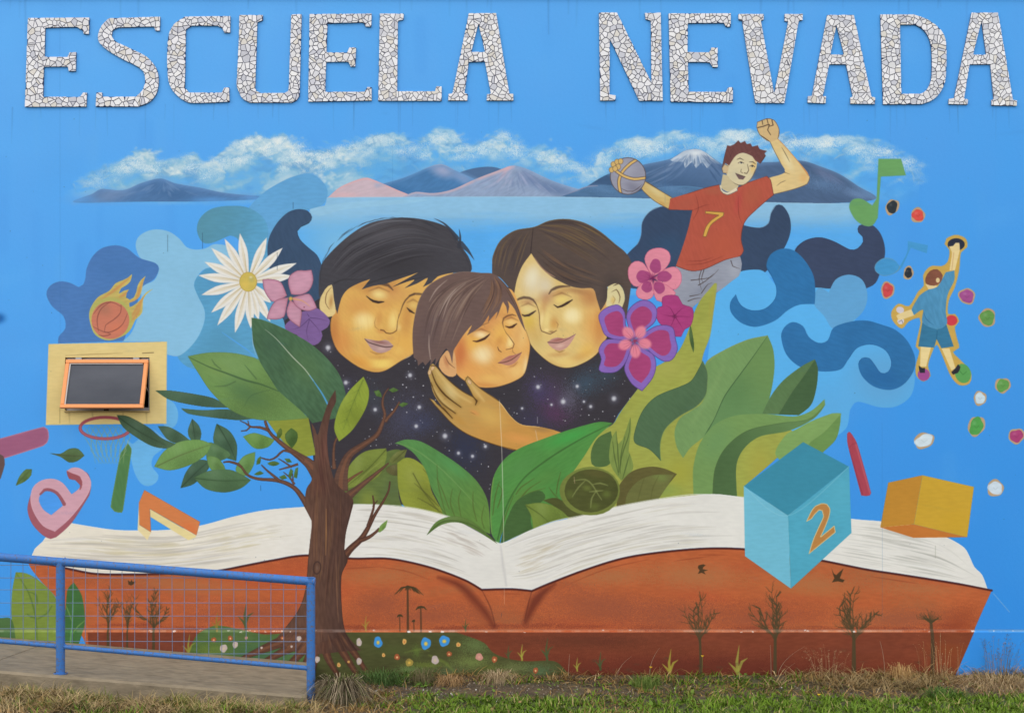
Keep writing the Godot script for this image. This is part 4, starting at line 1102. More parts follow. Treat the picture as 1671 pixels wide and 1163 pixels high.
func paint_leaves_right() -> void:
	# olive ground behind the leaves on the right
	E("painted_foliage", "1170,462 1164,514 1159,548 1146,588 1150,640 1190,690 1290,700 1285,730 1216,792! 1214,812! 1100,820 1000,840 930,850 925,780 965,714 1000,692 1010,676 1024,656 1044,630 1060,605 1085,590 1108,572 1125,535 1133,510 1143,490 1156,474", C(162, 166, 78), null, "yellow green painted foliage behind the right hand leaves", 0.06)
	blob(1090, 600, 40, 30, 0, C(172, 172, 86), 0.7)
	blob(1060, 690, 40, 60, 0.4, C(150, 164, 84), 0.7)
	blob(1110, 770, 40, 40, 0, C(166, 164, 66), 0.8)
	blob(1240, 760, 34, 50, 0, C(170, 164, 72), 0.8)
	blob(1080, 800, 50, 20, 0, C(136, 158, 80), 0.7)
	blob(1163, 500, 8, 40, 0.1, C(176, 160, 70), 0.6)
	line("1171,462 1164,514 1159,548 1146,588", [3.5], C(148, 160, 120), 0.4, 3.0)
	leaf("1127,531 1131,548 1133,566 1132,575! 1127,560 1125,545", C(88, 114, 70))
	E("painted_leaf", "1253,547! 1220,554 1180,572 1152,592 1155,622 1147,655 1128,670 1110,682 1101,704 1105,730 1115,747! 1127,730 1150,712 1180,687 1244,675! 1257,645 1264,602 1262,570", C(122, 156, 98), null, "tallest light green painted leaf on the right", 0.04, 0.9)
	var half := "1253,547! 1232,577 1210,607 1190,634 1180,650 1165,684 1150,712 1180,700 1244,680 1257,645 1264,602 1262,570"
	again(half)
	grad(1250, 600, C(112, 146, 88), 1190, 660, C(106, 144, 92), 0.9)
	blob(1200, 640, 40, 50, 0.6, C(98, 136, 86), 0.5)
	line("1253,547 1232,577 1210,607 1190,634 1180,650 1165,684 1150,712", [1.0, 2.6, 2.6, 1.2], C(66, 92, 62), 0.75, 1.3)
	again("1253,547! 1220,554 1180,572 1152,592 1155,622 1147,655 1110,682 1101,704 1105,730 1115,747! 1127,730 1150,712 1180,687 1244,675! 1257,645 1264,602 1262,570")
	line("1253,547 1220,554 1180,572 1152,592", [2.5], C(150, 160, 92), 0.6, 2.0)
	line("1180,600 1160,640 1130,690", [4, 10, 4], C(140, 170, 108), 0.35, 8.0)
	E("painted_leaf", "1330,586! 1309,597 1279,620 1259,645 1244,675! 1304,677! 1324,660 1333,630 1335,600", C(98, 128, 84), null, "small dark painted leaf under the spiral wave", 0.05, 0.8)
	again("1330,586! 1310,615 1292,640 1270,676! 1304,677! 1324,660 1333,630 1335,600")
	flat(C(78, 106, 72), 0.95, 0.05)
	line("1330,586 1310,615 1292,640 1270,676", [1.4], C(126, 148, 98), 0.5)
	E("painted_leaf", "1373,674! 1359,674 1324,687 1300,700 1282,710 1266,742 1300,760 1344,737! 1364,717 1371,694", C(132, 166, 98), null, "pale green painted leaf behind the teal cube", 0.04)
	again("1372,676! 1345,705 1320,725 1330,745 1344,737! 1364,717 1371,694")
	flat(C(112, 148, 84), 0.9, 0.04)
	E("painted_leaf", "1346,651! 1347,660 1329,682 1289,702 1240,712 1214,732 1202,759 1203,810! 1132,806! 1131,780 1132,759 1142,724 1165,694 1199,678 1247,675 1297,679 1324,670", C(122, 156, 92), null, "long painted leaf curving up to a thin tip", 0.04, 0.3)
	blob(1170, 720, 40, 60, 0.5, C(112, 152, 98), 0.6)
	again("1347,660! 1320,683 1272,690 1220,702 1185,729 1167,764 1163,807! 1203,810! 1202,759 1214,732 1240,712 1289,702 1329,682")
	grad(1300, 690, C(104, 136, 86), 1190, 760, C(84, 112, 72), 0.95, 0.05)
	line("1347,660 1320,683 1272,690 1220,702 1185,729 1167,764 1163,807", [1.2, 2, 3], C(88, 110, 66), 0.5, 2.0)
	line("1346,651 1324,670 1297,679 1247,675 1199,678 1165,694", [1.4], C(156, 176, 110), 0.5, 1.4)
	E("painted_leaf", "1147,588! 1155,606 1155,625 1152,645 1137,663 1108,680 1086,700 1078,724 1079,752! 1060,733 1036,722 1037,700 1050,668 1072,646 1113,629 1128,621 1139,604", C(88, 116, 84), null, "dark green painted leaf snaking down beside the flowers", 0.05, 0.8)
	line("1147,588 1155,606 1155,625 1152,645 1137,663 1108,680 1086,700 1078,724 1079,752", [1.4], C(160, 180, 96), 0.6, 1.2)
	line("1079,752 1060,733 1036,722 1037,700 1050,668 1072,646 1113,629 1128,621 1139,604 1147,588", [1.3], C(58, 78, 58), 0.6, 1.2)
	E("painted_leaf", "997,703! 1000,721 998,740 995,757 978,762 966,757 965,735 976,714", C(88, 114, 68), null, "", 0.05)
	E("painted_grass_blades", "1006,702! 1009,724 1016,717 1029,680! 1030,700 1026,736 1030,745! 1033,765 1014,784! 1000,765 994,745 998,715", C(128, 146, 76), null, "painted upright grass blades beside the round bud", 0.08, 1.5)
	for s in ["1029,682 1026,710 1016,740 1010,770", "1006,704 1008,730 1010,770", "1028,740 1022,760 1016,782", "1000,720 1003,745 1010,775", "1020,712 1014,740 1012,772"]: line(s, [0.8, 2.2, 1.0], C(80, 98, 54), 0.65, 1.2)

	# middle leaves
	E("painted_foliage", "560,840 562,797 590,770 600,752 635,735 655,735 662,760 650,797 660,830 700,842 600,842", C(104, 120, 66), null, "olive painted foliage right of the trunk", 0.1)
	blob(640, 800, 26, 40, 0, C(96, 112, 72), 0.7)
	blob(600, 815, 24, 26, 0, C(140, 150, 66), 0.7)
	leaf("630,731! 631,745 619,775 591,791 562,797! 557,786 573,755 596,736", C(128, 142, 66), "630,733 600,765 564,794")
	line("625,750 600,770 580,790", [1, 3, 1], C(150, 160, 84), 0.5, 2.0)
	leaf("634,752 647,737 664,733! 658,747 640,757", C(118, 124, 68), "662,734 640,754")
	leaf("629,765 645,757 664,763! 653,775 637,774", C(106, 102, 64))
	leaf("648,755! 663,746 681,752 699,770 704,800 728,843! 690,838 661,828 650,797", C(146, 154, 62), "674,772 690,800 720,840", C(84, 86, 46), null, "yellow green painted leaf left of the big green leaf")
	for s in ["690,765 702,780 706,805", "676,788 690,800 716,826", "682,812 700,822 724,838"]: line(s, [1, 2.2, 1.2], C(90, 90, 48), 0.55, 1.3)
	E("painted_leaf", "644,723! 661,717 686,720 717,737 751,760 779,786 796,819 800,871! 777,860 764,848 728,843 716,820 704,796 694,766 676,740 658,727", C(90, 140, 76), null, "big green painted leaf left of the book's fold", 0.06, 0.9)
	grad(720, 740, C(92, 142, 80), 770, 860, C(108, 140, 66), 0.8, 0.07, 0.9)
	blob(740, 762, 50, 14, 0.65, C(92, 158, 92), 0.6)
	blob(690, 780, 16, 50, -0.4, C(96, 130, 70), 0.5)
	line("648,722 680,735 720,765 755,800 775,822", [1, 1.8, 1.4, 0.8], C(128, 162, 96), 0.6, 1.2)
	for s in ["713,758 715,790 728,842", "713,780 722,800 733,830", "752,800 748,815 752,842", "738,798 735,820 742,842", "772,802 772,825 778,850", "790,825 786,845 790,862", "660,745 690,790 730,842"]: line(s, [1.0, 2.0, 1.4], C(92, 104, 52), 0.6, 1.3)
	E("painted_leaf", "1000,690! 978,688 935,699 891,714 848,731 822,750 805,779 800,825 802,870 814,888! 824,862 850,850 869,863! 895,840 920,815 930,777! 954,743 973,714", C(88, 146, 74), null, "big bright green painted leaf right of the book's fold", 0.06, -0.5)
	blob(930, 712, 70, 18, -0.35, C(76, 166, 80), 0.85)
	blob(850, 760, 50, 24, -0.5, C(92, 144, 80), 0.6)
	blob(860, 820, 40, 40, -0.5, C(110, 134, 64), 0.7)
	blob(890, 780, 40, 20, -0.5, C(96, 140, 70), 0.5)
	line("996,692 950,715 900,745 860,775 840,800 825,830 812,880", [1, 2.2, 2.6, 2.6, 2.6, 2.6], C(66, 96, 52), 0.6, 1.4)
	for s in ["815,785 808,810 804,840", "812,790 820,800 812,828", "882,785 860,800 838,830", "872,780 850,795 842,806", "890,796 858,808 826,850", "838,808 822,850 816,884", "915,770 910,790 908,806", "896,795 904,806 910,812"]: line(s, [0.8, 2.2, 1.6], C(92, 96, 48), 0.6, 1.3)
	line("805,779 800,825 802,870", [2.5], C(140, 164, 80), 0.5, 1.8)
	E("painted_leaf", "816,887! 826,850 845,815 880,800 890,812 870,830 866,850 870,863!", C(78, 108, 62), null, "", 0.06)
	leaf("857,823! 879,820 901,824 920,834 936,843! 900,851 870,863! 867,842", C(124, 144, 66), "858,824 880,838 896,852")
	E("painted_leaf", "886,816! 908,812 935,828 955,842! 930,844 918,834 900,823", C(90, 94, 52), null, "", 0.06)
	E("painted_leaf", "1006,828! 1008,805 1012,789 1031,769 1060,761 1084,764 1105,773! 1089,793 1074,815! 1040,822", C(106, 100, 58), null, "brown green painted leaf right of the round bud", 0.06)
	again("1020,826! 1024,806 1040,786 1065,775 1100,774! 1089,793 1074,815!")
	flat(C(118, 122, 70), 0.8, 0.05)
	blob(1078, 778, 20, 12, 0.3, C(126, 150, 78), 0.5)
	line("1007,826 1008,805 1012,789 1031,769 1060,761 1084,764 1105,773", [1.5], C(70, 64, 40), 0.6, 1.2)
	for s in ["1075,776 1066,795 1062,815", "1052,778 1045,800 1040,820"]: line(s, [0.8, 2, 0.8], C(96, 94, 52), 0.5, 1.3)


func paint_flowers_right() -> void:
	var f := holder("painted_flower", wall)
	tag(f, "pink painted flower with a magenta heart by the woman's hair")
	for s in ["1065,452! 1058,440 1052,422 1060,408 1078,404 1092,411 1094,425 1085,439 1072,448", "1065,452! 1058,440 1049,428 1036,426 1026,436 1026,454 1034,466 1044,467 1058,456", "1066,453! 1074,449 1085,439 1101,435 1111,444 1112,460 1103,472 1094,472 1081,463", "1064,455! 1046,463 1038,476 1042,486 1056,489 1066,483 1068,469", "1067,457! 1067,478 1072,490 1081,493 1099,485 1103,478 1092,467 1078,460"]:
		E("petal", s, C(226, 140, 158), f, "", 0.04)
		line(curve(s, true), [1.2], C(190, 80, 120), 0.75, 1.0, true)
	for q in [[1070, 434, 9, 12, 0.1], [1050, 451, 12, 10, 0.0], [1084, 451, 12, 9, -0.2], [1056, 468, 9, 9, 0.5], [1076, 469, 9, 10, -0.5]]:
		again(ellipse(q[0], q[1], q[2], q[3], q[4], 0.08))
		flat(C(174, 78, 130), 0.95, 0.06)
	clip = false
	blob(1065, 453, 10, 10, 0, C(120, 40, 90), 0.6)
	for k in 14: line(PackedVector2Array([Vector2(1065, 454), Vector2(1065, 454) + Vector2(rng.randf_range(10, 20), 0).rotated(TAU * k / 14.0 + 0.2)]), [1.2, 0.4], C(130, 44, 96), 0.45)
	var g := holder("painted_flower", wall)
	tag(g, "small magenta painted flower right of the purple one")
	E("petal", "1081,485 1092,481 1107,483 1114,496 1130,502 1132,516 1127,532 1118,537 1112,549! 1103,549 1094,537 1077,528 1070,512 1074,501 1081,499!", C(178, 70, 130), g, "", 0.06)
	line("1081,485 1092,481 1107,483 1114,496 1130,502 1132,516 1127,532 1118,537 1112,549 1103,549 1094,537 1077,528 1070,512 1074,501 1081,499", [1.1], C(110, 40, 84), 0.6, 1.0, true)
	for s in ["1101,515 1094,502 1086,498", "1102,514 1112,504 1118,502", "1103,516 1118,516 1128,518", "1103,518 1112,532 1114,536", "1101,518 1096,530 1092,536", "1100,516 1086,514 1078,512"]: line(s, [1.6, 1.0, 0.4], C(118, 38, 86), 0.6)
	blob(1101, 516, 6, 6, 0, C(104, 40, 80), 0.6)
	var h := holder("painted_flower", wall)
	tag(h, "large painted flower with purple edges and a pink middle")
	var cc := Vector2(1036, 556)
	for s in ["1033,553! 1022,534 1020,510 1009,497 989,502 977,514 981,532 989,548 1014,556", "1034,553! 1026,534 1022,516 1029,501 1045,490 1060,491 1072,504 1070,523 1058,535", "1037,555! 1060,537 1078,530 1098,534 1103,554 1106,570 1098,586 1085,590 1069,581 1054,568", "1035,558! 1054,570 1067,579 1071,597 1065,617 1048,638! 1031,626 1019,604 1022,588", "1033,557! 1014,554 989,554 977,570 981,586 977,603 987,608 1007,606 1022,590"]:
		E("petal", s, C(142, 108, 188), h, "", 0.04)
		var o := curve(s, true)
		line(o, [1.4], C(70, 54, 110), 0.8, 1.0, true)
		var mid := Vector2.ZERO
		for p in o: mid += p / o.size()
		mid = mid.lerp(cc, 0.12)
		var inner := PackedVector2Array()
		for p in o: inner.append(mid + (p - mid) * 0.70)
		again(inner)
		flat(C(174, 74, 124), 1.0, 0.05)
	clip = false
	for k in 5:
		var a := -2.25 + TAU * k / 5.0
		var tip := cc + Vector2(cos(a), sin(a)) * 17.0
		blob(tip.x, tip.y, 14, 11, a, C(232, 136, 152), 0.95, 0.55)
	for k in 22: line(PackedVector2Array([cc, cc + Vector2(rng.randf_range(12, 27), 0).rotated(TAU * k / 22.0)]), [1.2, 0.4], C(170, 70, 100), 0.55)
	blob(1036, 556, 5, 5, 0, C(160, 60, 90), 0.7)


func paint_book() -> void:
	var book := holder("painted_book", wall)
	tag(book, "huge painted open book with an orange cover and white pages")
	var cov_top := "47,917 86,922 112,928 156,936 224,937 261,936 330,933 362,930 398,923 445,914 498,906 572,911 629,911 663,916 710,928 760,947 786,962! 835,961 868,964! 901,950 954,930 1016,911 1078,901 1147,895 1200,895 1260,900 1345,915 1415,929 1474,938 1562,952 1619,963!"
	E("book_cover", cov_top + " 1601,1003 1586,1038 1554,1112! 1500,1119 600,1119 300,1119 150,1119! 143,1060 130,1030 89,972 62,943", C(192, 102, 60), book, "", 0.07, 0.05)
	for k in 70:
		var u := rng.randf_range(60, 1600)
		var v := rng.randf_range(915, 1030)
		blob(u, v, rng.randf_range(30, 130), rng.randf_range(8, 24), rng.randf_range(-0.15, 0.15), [C(188, 100, 62), C(170, 110, 72), C(152, 82, 60), C(188, 88, 56)][k % 4], 0.55, 0.0, 0.9)
	blob(1130, 935, 90, 30, 0, C(180, 112, 70), 0.7, 0.0, 0.4)
	blob(1330, 960, 120, 26, 0.1, C(186, 112, 64), 0.6, 0.0, 0.4)
	blob(990, 1000, 130, 22, -0.05, C(164, 90, 62), 0.7, 0.0, 0.5)
	blob(1250, 1000, 200, 20, 0, C(168, 84, 54), 0.5, 0.0, 0.5)
	blob(1560, 1020, 60, 40, -0.5, C(150, 70, 46), 0.7, 0.0, 0.4)
	blob(600, 1010, 150, 26, 0, C(172, 90, 56), 0.5, 0.0, 0.5)
	for q in [[980, 985, 150, 30], [1120, 1000, 120, 24], [1240, 1010, 130, 20], [700, 1005, 120, 22], [420, 1000, 150, 24], [620, 985, 60, 30], [1480, 1010, 100, 22]]:
		blob(q[0], q[1], q[2], q[3], rng.randf_range(-0.1, 0.1), C(158, 90, 66), 0.75, 0.1, 0.6)
	for q in [[1140, 940, 110, 26], [1000, 940, 90, 20], [620, 940, 90, 18], [1500, 960, 90, 14], [300, 955, 140, 16], [1330, 950, 60, 20]]:
		blob(q[0], q[1], q[2], q[3], rng.randf_range(-0.1, 0.1), C(180, 118, 76), 0.7, 0.1, 0.6)
	for k in 40:
		var u := rng.randf_range(140, 1560)
		blob(u, rng.randf_range(1018, 1029), rng.randf_range(20, 70), rng.randf_range(2, 7), 0, C(140, 70, 52), 0.5, 0.0, 0.5)
	# the earth coloured wash below the ledge
	var cover_line := "716,942 745,952 760,963 772,976 785,990 797,1006 806,1022"
	line(cover_line, [3, 9, 12, 10, 6], C(112, 54, 42), 0.75, 9.0)
	line("750,960 775,985 800,1020", [4, 18, 4], C(150, 78, 52), 0.4, 12.0)
	line("905,953 888,965 875,979 866,995 857,1016", [3, 9, 15, 12, 6], C(112, 54, 42), 0.75, 9.0)
	line("868,964 862,985 856,1012", [1, 2, 1], C(90, 46, 40), 0.5, 1.5)
	line("786,962 800,990 808,1020", [1, 2, 1], C(90, 46, 40), 0.5, 1.5)
	for s in ["930,952 990,928 1060,912", "620,925 660,931 700,945", "1140,905 1190,905", "1240,912 1300,918", "1420,940 1500,952", "820,968 850,969", "1100,915 1160,907", "560,928 620,924"]: line(s, [0.6, 2, 0.5], C(140, 68, 44), 0.45, 1.6)
	again("20,1031 1640,1031 1640,1120 20,1120", true)
	var wash := "143,1031 1589,1031 1554,1112 1500,1119 150,1119"
	E("book_cover_foot", wash, C(136, 72, 50), book, "", 0.08, 0.0, true)
	blob(900, 1112, 900, 50, 0, C(112, 58, 44), 0.8)
	blob(1150, 1090, 400, 36, 0, C(112, 54, 42), 0.8, 0.0, 0.4)
	blob(1550, 1060, 60, 60, -0.5, C(150, 80, 44), 0.7, 0.0, 0.4)
	blob(1480, 1100, 100, 40, 0, C(136, 66, 44), 0.5, 0.0, 0.4)
	blob(950, 1045, 200, 20, 0, C(104, 62, 46), 0.6, 0.0, 0.4)
	blob(250, 1060, 120, 30, 0, C(128, 74, 60), 0.6, 0.0, 0.4)
	for k in 60: blob(rng.randf_range(150, 1570), rng.randf_range(1036, 1112), rng.randf_range(20, 70), rng.randf_range(4, 12), 0, [C(130, 72, 56), C(104, 54, 44), C(118, 64, 44)][k % 3], 0.25, 0.0, 0.6)

	var pages := "73,877 90,868 115,853! 144,858 186,864 225,865 274,864 327,857 383,842 433,832 492,827 575,823 600,823 640,825 685,831 729,842 750,851 778,867 816,887! 841,877 860,867 900,852 907,850 951,841 1006,827 1078,814 1141,807 1172,806 1216,812 1300,830 1390,846 1436,850 1500,858 1549,878 1574,893 1583,908 1591,925 1603,937 1612,960! 1562,950 1474,936 1415,927 1345,913 1260,898 1200,893 1147,893 1078,899 1016,909 954,928 901,948 868,962! 835,959 786,960! 760,945 710,926 663,914 629,909 572,909 498,904 445,912 398,921 362,928 330,931 261,934 224,935 156,934 112,926 86,920 49,914! 52,904 56,895 69,883"
	E("book_pages", pages, C(226, 219, 206), book, "", 0.03, 0.05)
	grad(180, 900, C(226, 218, 200), 620, 900, C(222, 219, 213), 0.8)
	var cols := [C(186, 180, 170), C(198, 190, 168), C(170, 162, 152), C(228, 226, 222), C(226, 222, 216)]
	strands("60,880 150,872 270,876 400,850 500,835", "56,910 150,930 260,930 400,915 505,898", 150, 3.0, cols, 0.4, 0.35)
	strands("575,830 640,832 730,850 815,893", "570,905 650,908 740,930 800,956", 90, 2.8, cols, 0.4, 0.4)
	strands("818,893 870,872 960,848 1100,818 1216,818", "830,955 880,952 960,922 1080,896 1215,890", 170, 3.0, cols, 0.4, 0.3)
	strands("1390,852 1450,858 1540,882 1590,930", "1345,910 1430,925 1520,940 1605,955", 90, 2.6, [C(178, 176, 168), C(192, 190, 180), C(160, 158, 150), C(226, 224, 220)], 0.42, 0.4)
	strands("100,870 200,882 330,880", "110,900 220,908 340,900", 24, 5.0, [C(206, 194, 150), C(198, 186, 150)], 0.35, 0.3)
	strands("330,880 400,862 490,850", "340,905 420,890 500,880", 24, 4.0, [C(206, 194, 150), C(190, 180, 160)], 0.35, 0.3)
	strands("830,900 880,885 930,866", "840,940 900,915 950,885", 24, 3.0, [C(186, 172, 146), C(200, 188, 160)], 0.4, 0.4)
	strands("700,880 760,900 810,930", "720,860 780,880 815,900", 24, 2.6, [C(186, 172, 160), C(176, 166, 156)], 0.4, 0.4)
	line("817,890 821,920 826,955", [1, 4, 2], C(188, 184, 184), 0.6, 4.0)
	line(curve(pages, true), [1.6], C(232, 230, 226), 0.6, 1.2, true)
	clip = false
	var seam := curve(cov_top)
	line(seam, [3.4], C(96, 46, 38), 0.95, 1.2)
	line("575,822 640,824 685,830 729,841 750,850 778,866 816,886 841,876 900,851 951,840 1006,826 1078,813 1141,806 1216,811", [1.4], C(226, 226, 222), 0.7, 1.0)

	# grown over the pages
	leaf("696,873! 712,851 738,842 764,847 789,865 812,887! 777,865 748,852 720,856", C(104, 132, 68), "698,871 725,850 770,856 808,884", Color(0, 0, 0, 0), null, "curved painted leaf arching over the left page")
	var bud := E("painted_bud", ellipse(963, 801, 49, 40, 0.0, 0.02), C(122, 132, 66), null, "round olive painted bud with pale veins, resting on the page", 0.05)
	again(ellipse(965, 800, 44, 35, 0.0, 0.02))
	flat(C(88, 92, 50), 1.0, 0.08)
	blob(975, 772, 40, 14, 0.1, C(104, 98, 56), 0.6)
	blob(930, 806, 12, 12, 0, C(112, 126, 60), 0.5)
	blob(990, 806, 12, 10, 0, C(116, 130, 62), 0.6)
	blob(970, 826, 14, 10, 0, C(108, 122, 58), 0.6)
	blob(958, 796, 12, 8, 0.3, C(120, 132, 64), 0.6)
	for s in ["936,784 955,782 966,790 976,806 982,815", "968,790 980,788 992,792", "955,784 944,795 934,810", "974,800 966,812 964,828", "962,802 984,800"]: line(s, [1.2, 2.6, 1.2], C(140, 148, 88), 0.7, 1.3)
	line("937,778 938,788", [1.0], C(190, 160, 130), 0.7)
	line(ellipse(963, 801, 49, 40, 0.0, 0.02), [1.4], C(70, 74, 40), 0.4, 1.2, true)


func paint_tree() -> void:
	var bark := C(106, 78, 66)
	# green ground round the roots
	E("painted_ground", "300,1119 318,1040 335,1026 354,1020 390,1026 430,1034 500,1040 520,1119!", C(92, 118, 66), null, "green painted ground left of the trunk", 0.1)
	blob(430, 1070, 80, 40, 0, C(74, 112, 82), 0.8, 0.0, 0.4)
	blob(345, 1068, 40, 26, 0, C(122, 138, 56), 0.7, 0.0, 0.5)
	blob(380, 1040, 40, 12, 0, C(104, 122, 78), 0.6, 0.0, 0.4)
	E("painted_ground", "510,1119! 510,1031! 745,1031! 760,1036 790,1048 805,1064 830,1074 860,1078 905,1078 925,1095 950,1119!", C(88, 90, 54), null, "dark green painted ground under the book's spine", 0.09)
	for q in [[775, 1052, 34, 20, 112, 132, 78], [770, 1080, 40, 16, 126, 144, 78], [700, 1085, 50, 8, 120, 134, 60], [730, 1100, 40, 20, 104, 118, 84], [880, 1094, 34, 16, 98, 124, 88], [840, 1090, 34, 14, 124, 136, 84], [670, 1092, 30, 8, 118, 146, 86], [645, 1060, 50, 12, 92, 100, 56], [800, 1090, 20, 10, 110, 120, 60], [680, 1062, 10, 14, 104, 124, 60]]:
		blob(q[0], q[1], q[2], q[3], 0, C(q[4], q[5], q[6]), 0.75, 0.1, 0.5)
	line("700,1068 725,1080 745,1098", [1, 5, 1], C(122, 140, 64), 0.6, 4.0)
	line("660,1064 690,1058 700,1062", [1, 3, 1], C(122, 140, 64), 0.5, 3.0)

	var tree := holder("painted_tree", wall)
	tag(tree, "painted brown tree growing in front of the open book")
	twig("545,765 544,740 546,722 551,712", [8, 5, 4, 3], bark, tree)
	twig("553,810 556,795 573,780 592,768", [12, 7, 4, 2], C(118, 84, 62), tree)
	twig("522,858 496,816 479,795 454,784 421,781 404,775 394,762 388,756", [18, 13, 9, 7, 6, 5, 4, 3], bark, tree)
	twig("394,762 388,757 374,753 364,754", [4, 4, 3, 2], bark, tree)
	twig("520,775 505,757 489,745 465,728 443,709 436,698 432,686", [26, 17, 12, 8, 7, 5, 4], bark, tree)
	twig("438,702 424,697 409,696 400,690 391,686", [5, 4, 3, 2.5, 1], bark, tree)
	twig("408,696 402,702 393,703", [3, 2, 1.5], bark, tree)
	twig("406,694 404,686", [2, 1.2], bark, tree)
	twig("495,752 480,740 462,735 452,744 440,750 424,746", [6, 4, 3.5, 3, 2.5, 1.5], bark, tree)
	twig("486,757 470,762 455,766", [4, 3, 1.5], bark, tree)
	twig("476,762 464,754 454,748", [3, 2, 1], bark, tree)
	twig("458,786 446,776 434,766 426,758", [5, 4, 3, 1.5], bark, tree)
	twig("480,790 472,778 462,770", [4, 2.5, 1], bark, tree)
	twig("478,784 477,772", [2.5, 1], bark, tree)
	twig("555,800 558,770 570,742 595,724 615,709 624,690 628,676 624,660 626,645 634,633", [26, 22, 16, 12, 10, 8, 7, 5, 4, 2], bark, tree)
	twig("628,688 634,680 643,670 652,655", [6, 5, 4, 2.5], bark, tree)
	twig("557,830 566,812 583,797 609,776 626,762 634,755", [22, 15, 10, 7, 5, 2], bark, tree)
	twig("545,930 570,897 588,880 598,865 608,846 616,832 625,818 634,800 636,785", [16, 14, 11, 9, 7, 5, 4, 3, 2], C(96, 66, 56), tree)
	twig("586,882 602,876 614,867 619,862", [8, 6, 4.5, 4], C(96, 66, 56), tree)
	twig("600,858 606,840 610,824 608,808", [5, 4, 3, 2], C(96, 66, 56), tree)
	twig("608,826 616,816", [2, 1], C(96, 66, 56), tree)
	var trunk := "508,690! 511,712 514,742 510,768 508,784 500,797 498,822 508,848 506,880 503,908 498,962 487,994 466,1023 452,1040! 480,1062 520,1066 560,1062 590,1060! 575,1046 562,1026 557,985 557,938 567,914 562,900 564,870 572,838 576,815 560,800 548,788 541,770 535,740 534,705 541,670 548,655 547,636! 536,655 524,690 518,710 514,700"
	E("trunk", trunk, bark, tree, "", 0.16, 1.5)
	for r in [["500,1032 450,1050 395,1073", [26, 16, 5]], ["502,1042 455,1066 412,1090", [20, 12, 5]], ["508,1046 482,1074 452,1102", [16, 11, 5]], ["512,1048 500,1078 486,1106", [14, 10, 5]], ["516,1050 514,1080 508,1106", [14, 9, 5]], ["528,1046 536,1074 554,1104", [16, 11, 6]], ["546,1040 564,1070 588,1108", [16, 11, 6]], ["552,1030 578,1064 606,1108", [16, 10, 5]]]:
		twig(r[0], r[1], C(102, 70, 56), tree)
	again(trunk)
	grad(500, 900, C(112, 82, 68), 562, 900, C(86, 64, 58), 0.6, 0.12, 1.5)
	blob(530, 730, 14, 60, 0.1, C(124, 80, 70), 0.5)
	blob(520, 790, 26, 30, 0, C(112, 74, 64), 0.5)
	strands("512,760 506,850 505,920 475,1020", "560,800 560,870 553,940 556,1025", 60, 2.6, [C(78, 54, 48), C(136, 96, 72), C(90, 62, 54), C(150, 108, 72)], 0.38, 0.45)
	strands("516,700 520,760 530,830", "540,700 550,770 560,830", 30, 2.0, [C(84, 56, 52), C(140, 98, 84)], 0.45, 0.5)
	line("532,830 532,870 531,905", [0.8, 2.4, 0.8], C(176, 128, 80), 0.7, 1.6)
	line("548,900 549,960 552,1015", [0.6, 1.6, 0.6], C(160, 116, 84), 0.6, 1.4)
	line(ellipse(517, 926, 6, 10, 0.1), [2.2], C(72, 56, 54), 0.7, 1.4, true)
	blob(517, 926, 4, 7, 0, C(128, 104, 92), 0.6)
	strands("480,1020 450,1050 400,1072", "550,1020 575,1060 600,1095", 50, 2.4, [C(78, 52, 46), C(138, 92, 66), C(150, 104, 72)], 0.4, 0.5)
	for s in ["476,1050 450,1070 425,1082", "500,1050 480,1072 460,1090", "520,1070 540,1090", "560,1070 572,1092"]: line(s, [1, 2.4, 0.8], C(168, 112, 66), 0.55, 1.6)
	for s in ["506,880 503,908 498,962 487,994 466,1023", "575,820 564,870 562,900 567,914 557,938 557,985 562,1026 575,1052 600,1080"]: line(s, [1.8], C(64, 44, 42), 0.55, 1.2)
	leaf("593,614! 602,638 597,665 575,701 553,720! 545,698 553,665 569,638", C(146, 162, 62), "592,620 575,660 560,700", C(104, 122, 54), null, "yellow green painted leaf right of the trunk top", 4)
	leaf("617,868 620,858 632,848! 629,860 620,868", C(124, 158, 80))
	for q in ["610,638 618,636 623,648 614,646", "634,636 642,632 650,636 640,640", "650,660 658,656 666,658 656,664", "425,744 424,756 418,758 420,748", "436,756 446,752 456,756 446,760", "464,748 472,748 476,754 468,754", "470,778 474,764 478,768 474,780", "455,778 464,774 468,780 460,782", "414,774 424,768 430,772 420,775", "482,764 486,762 484,780 479,778"]:
		leaf(q, C(92, 122, 64))


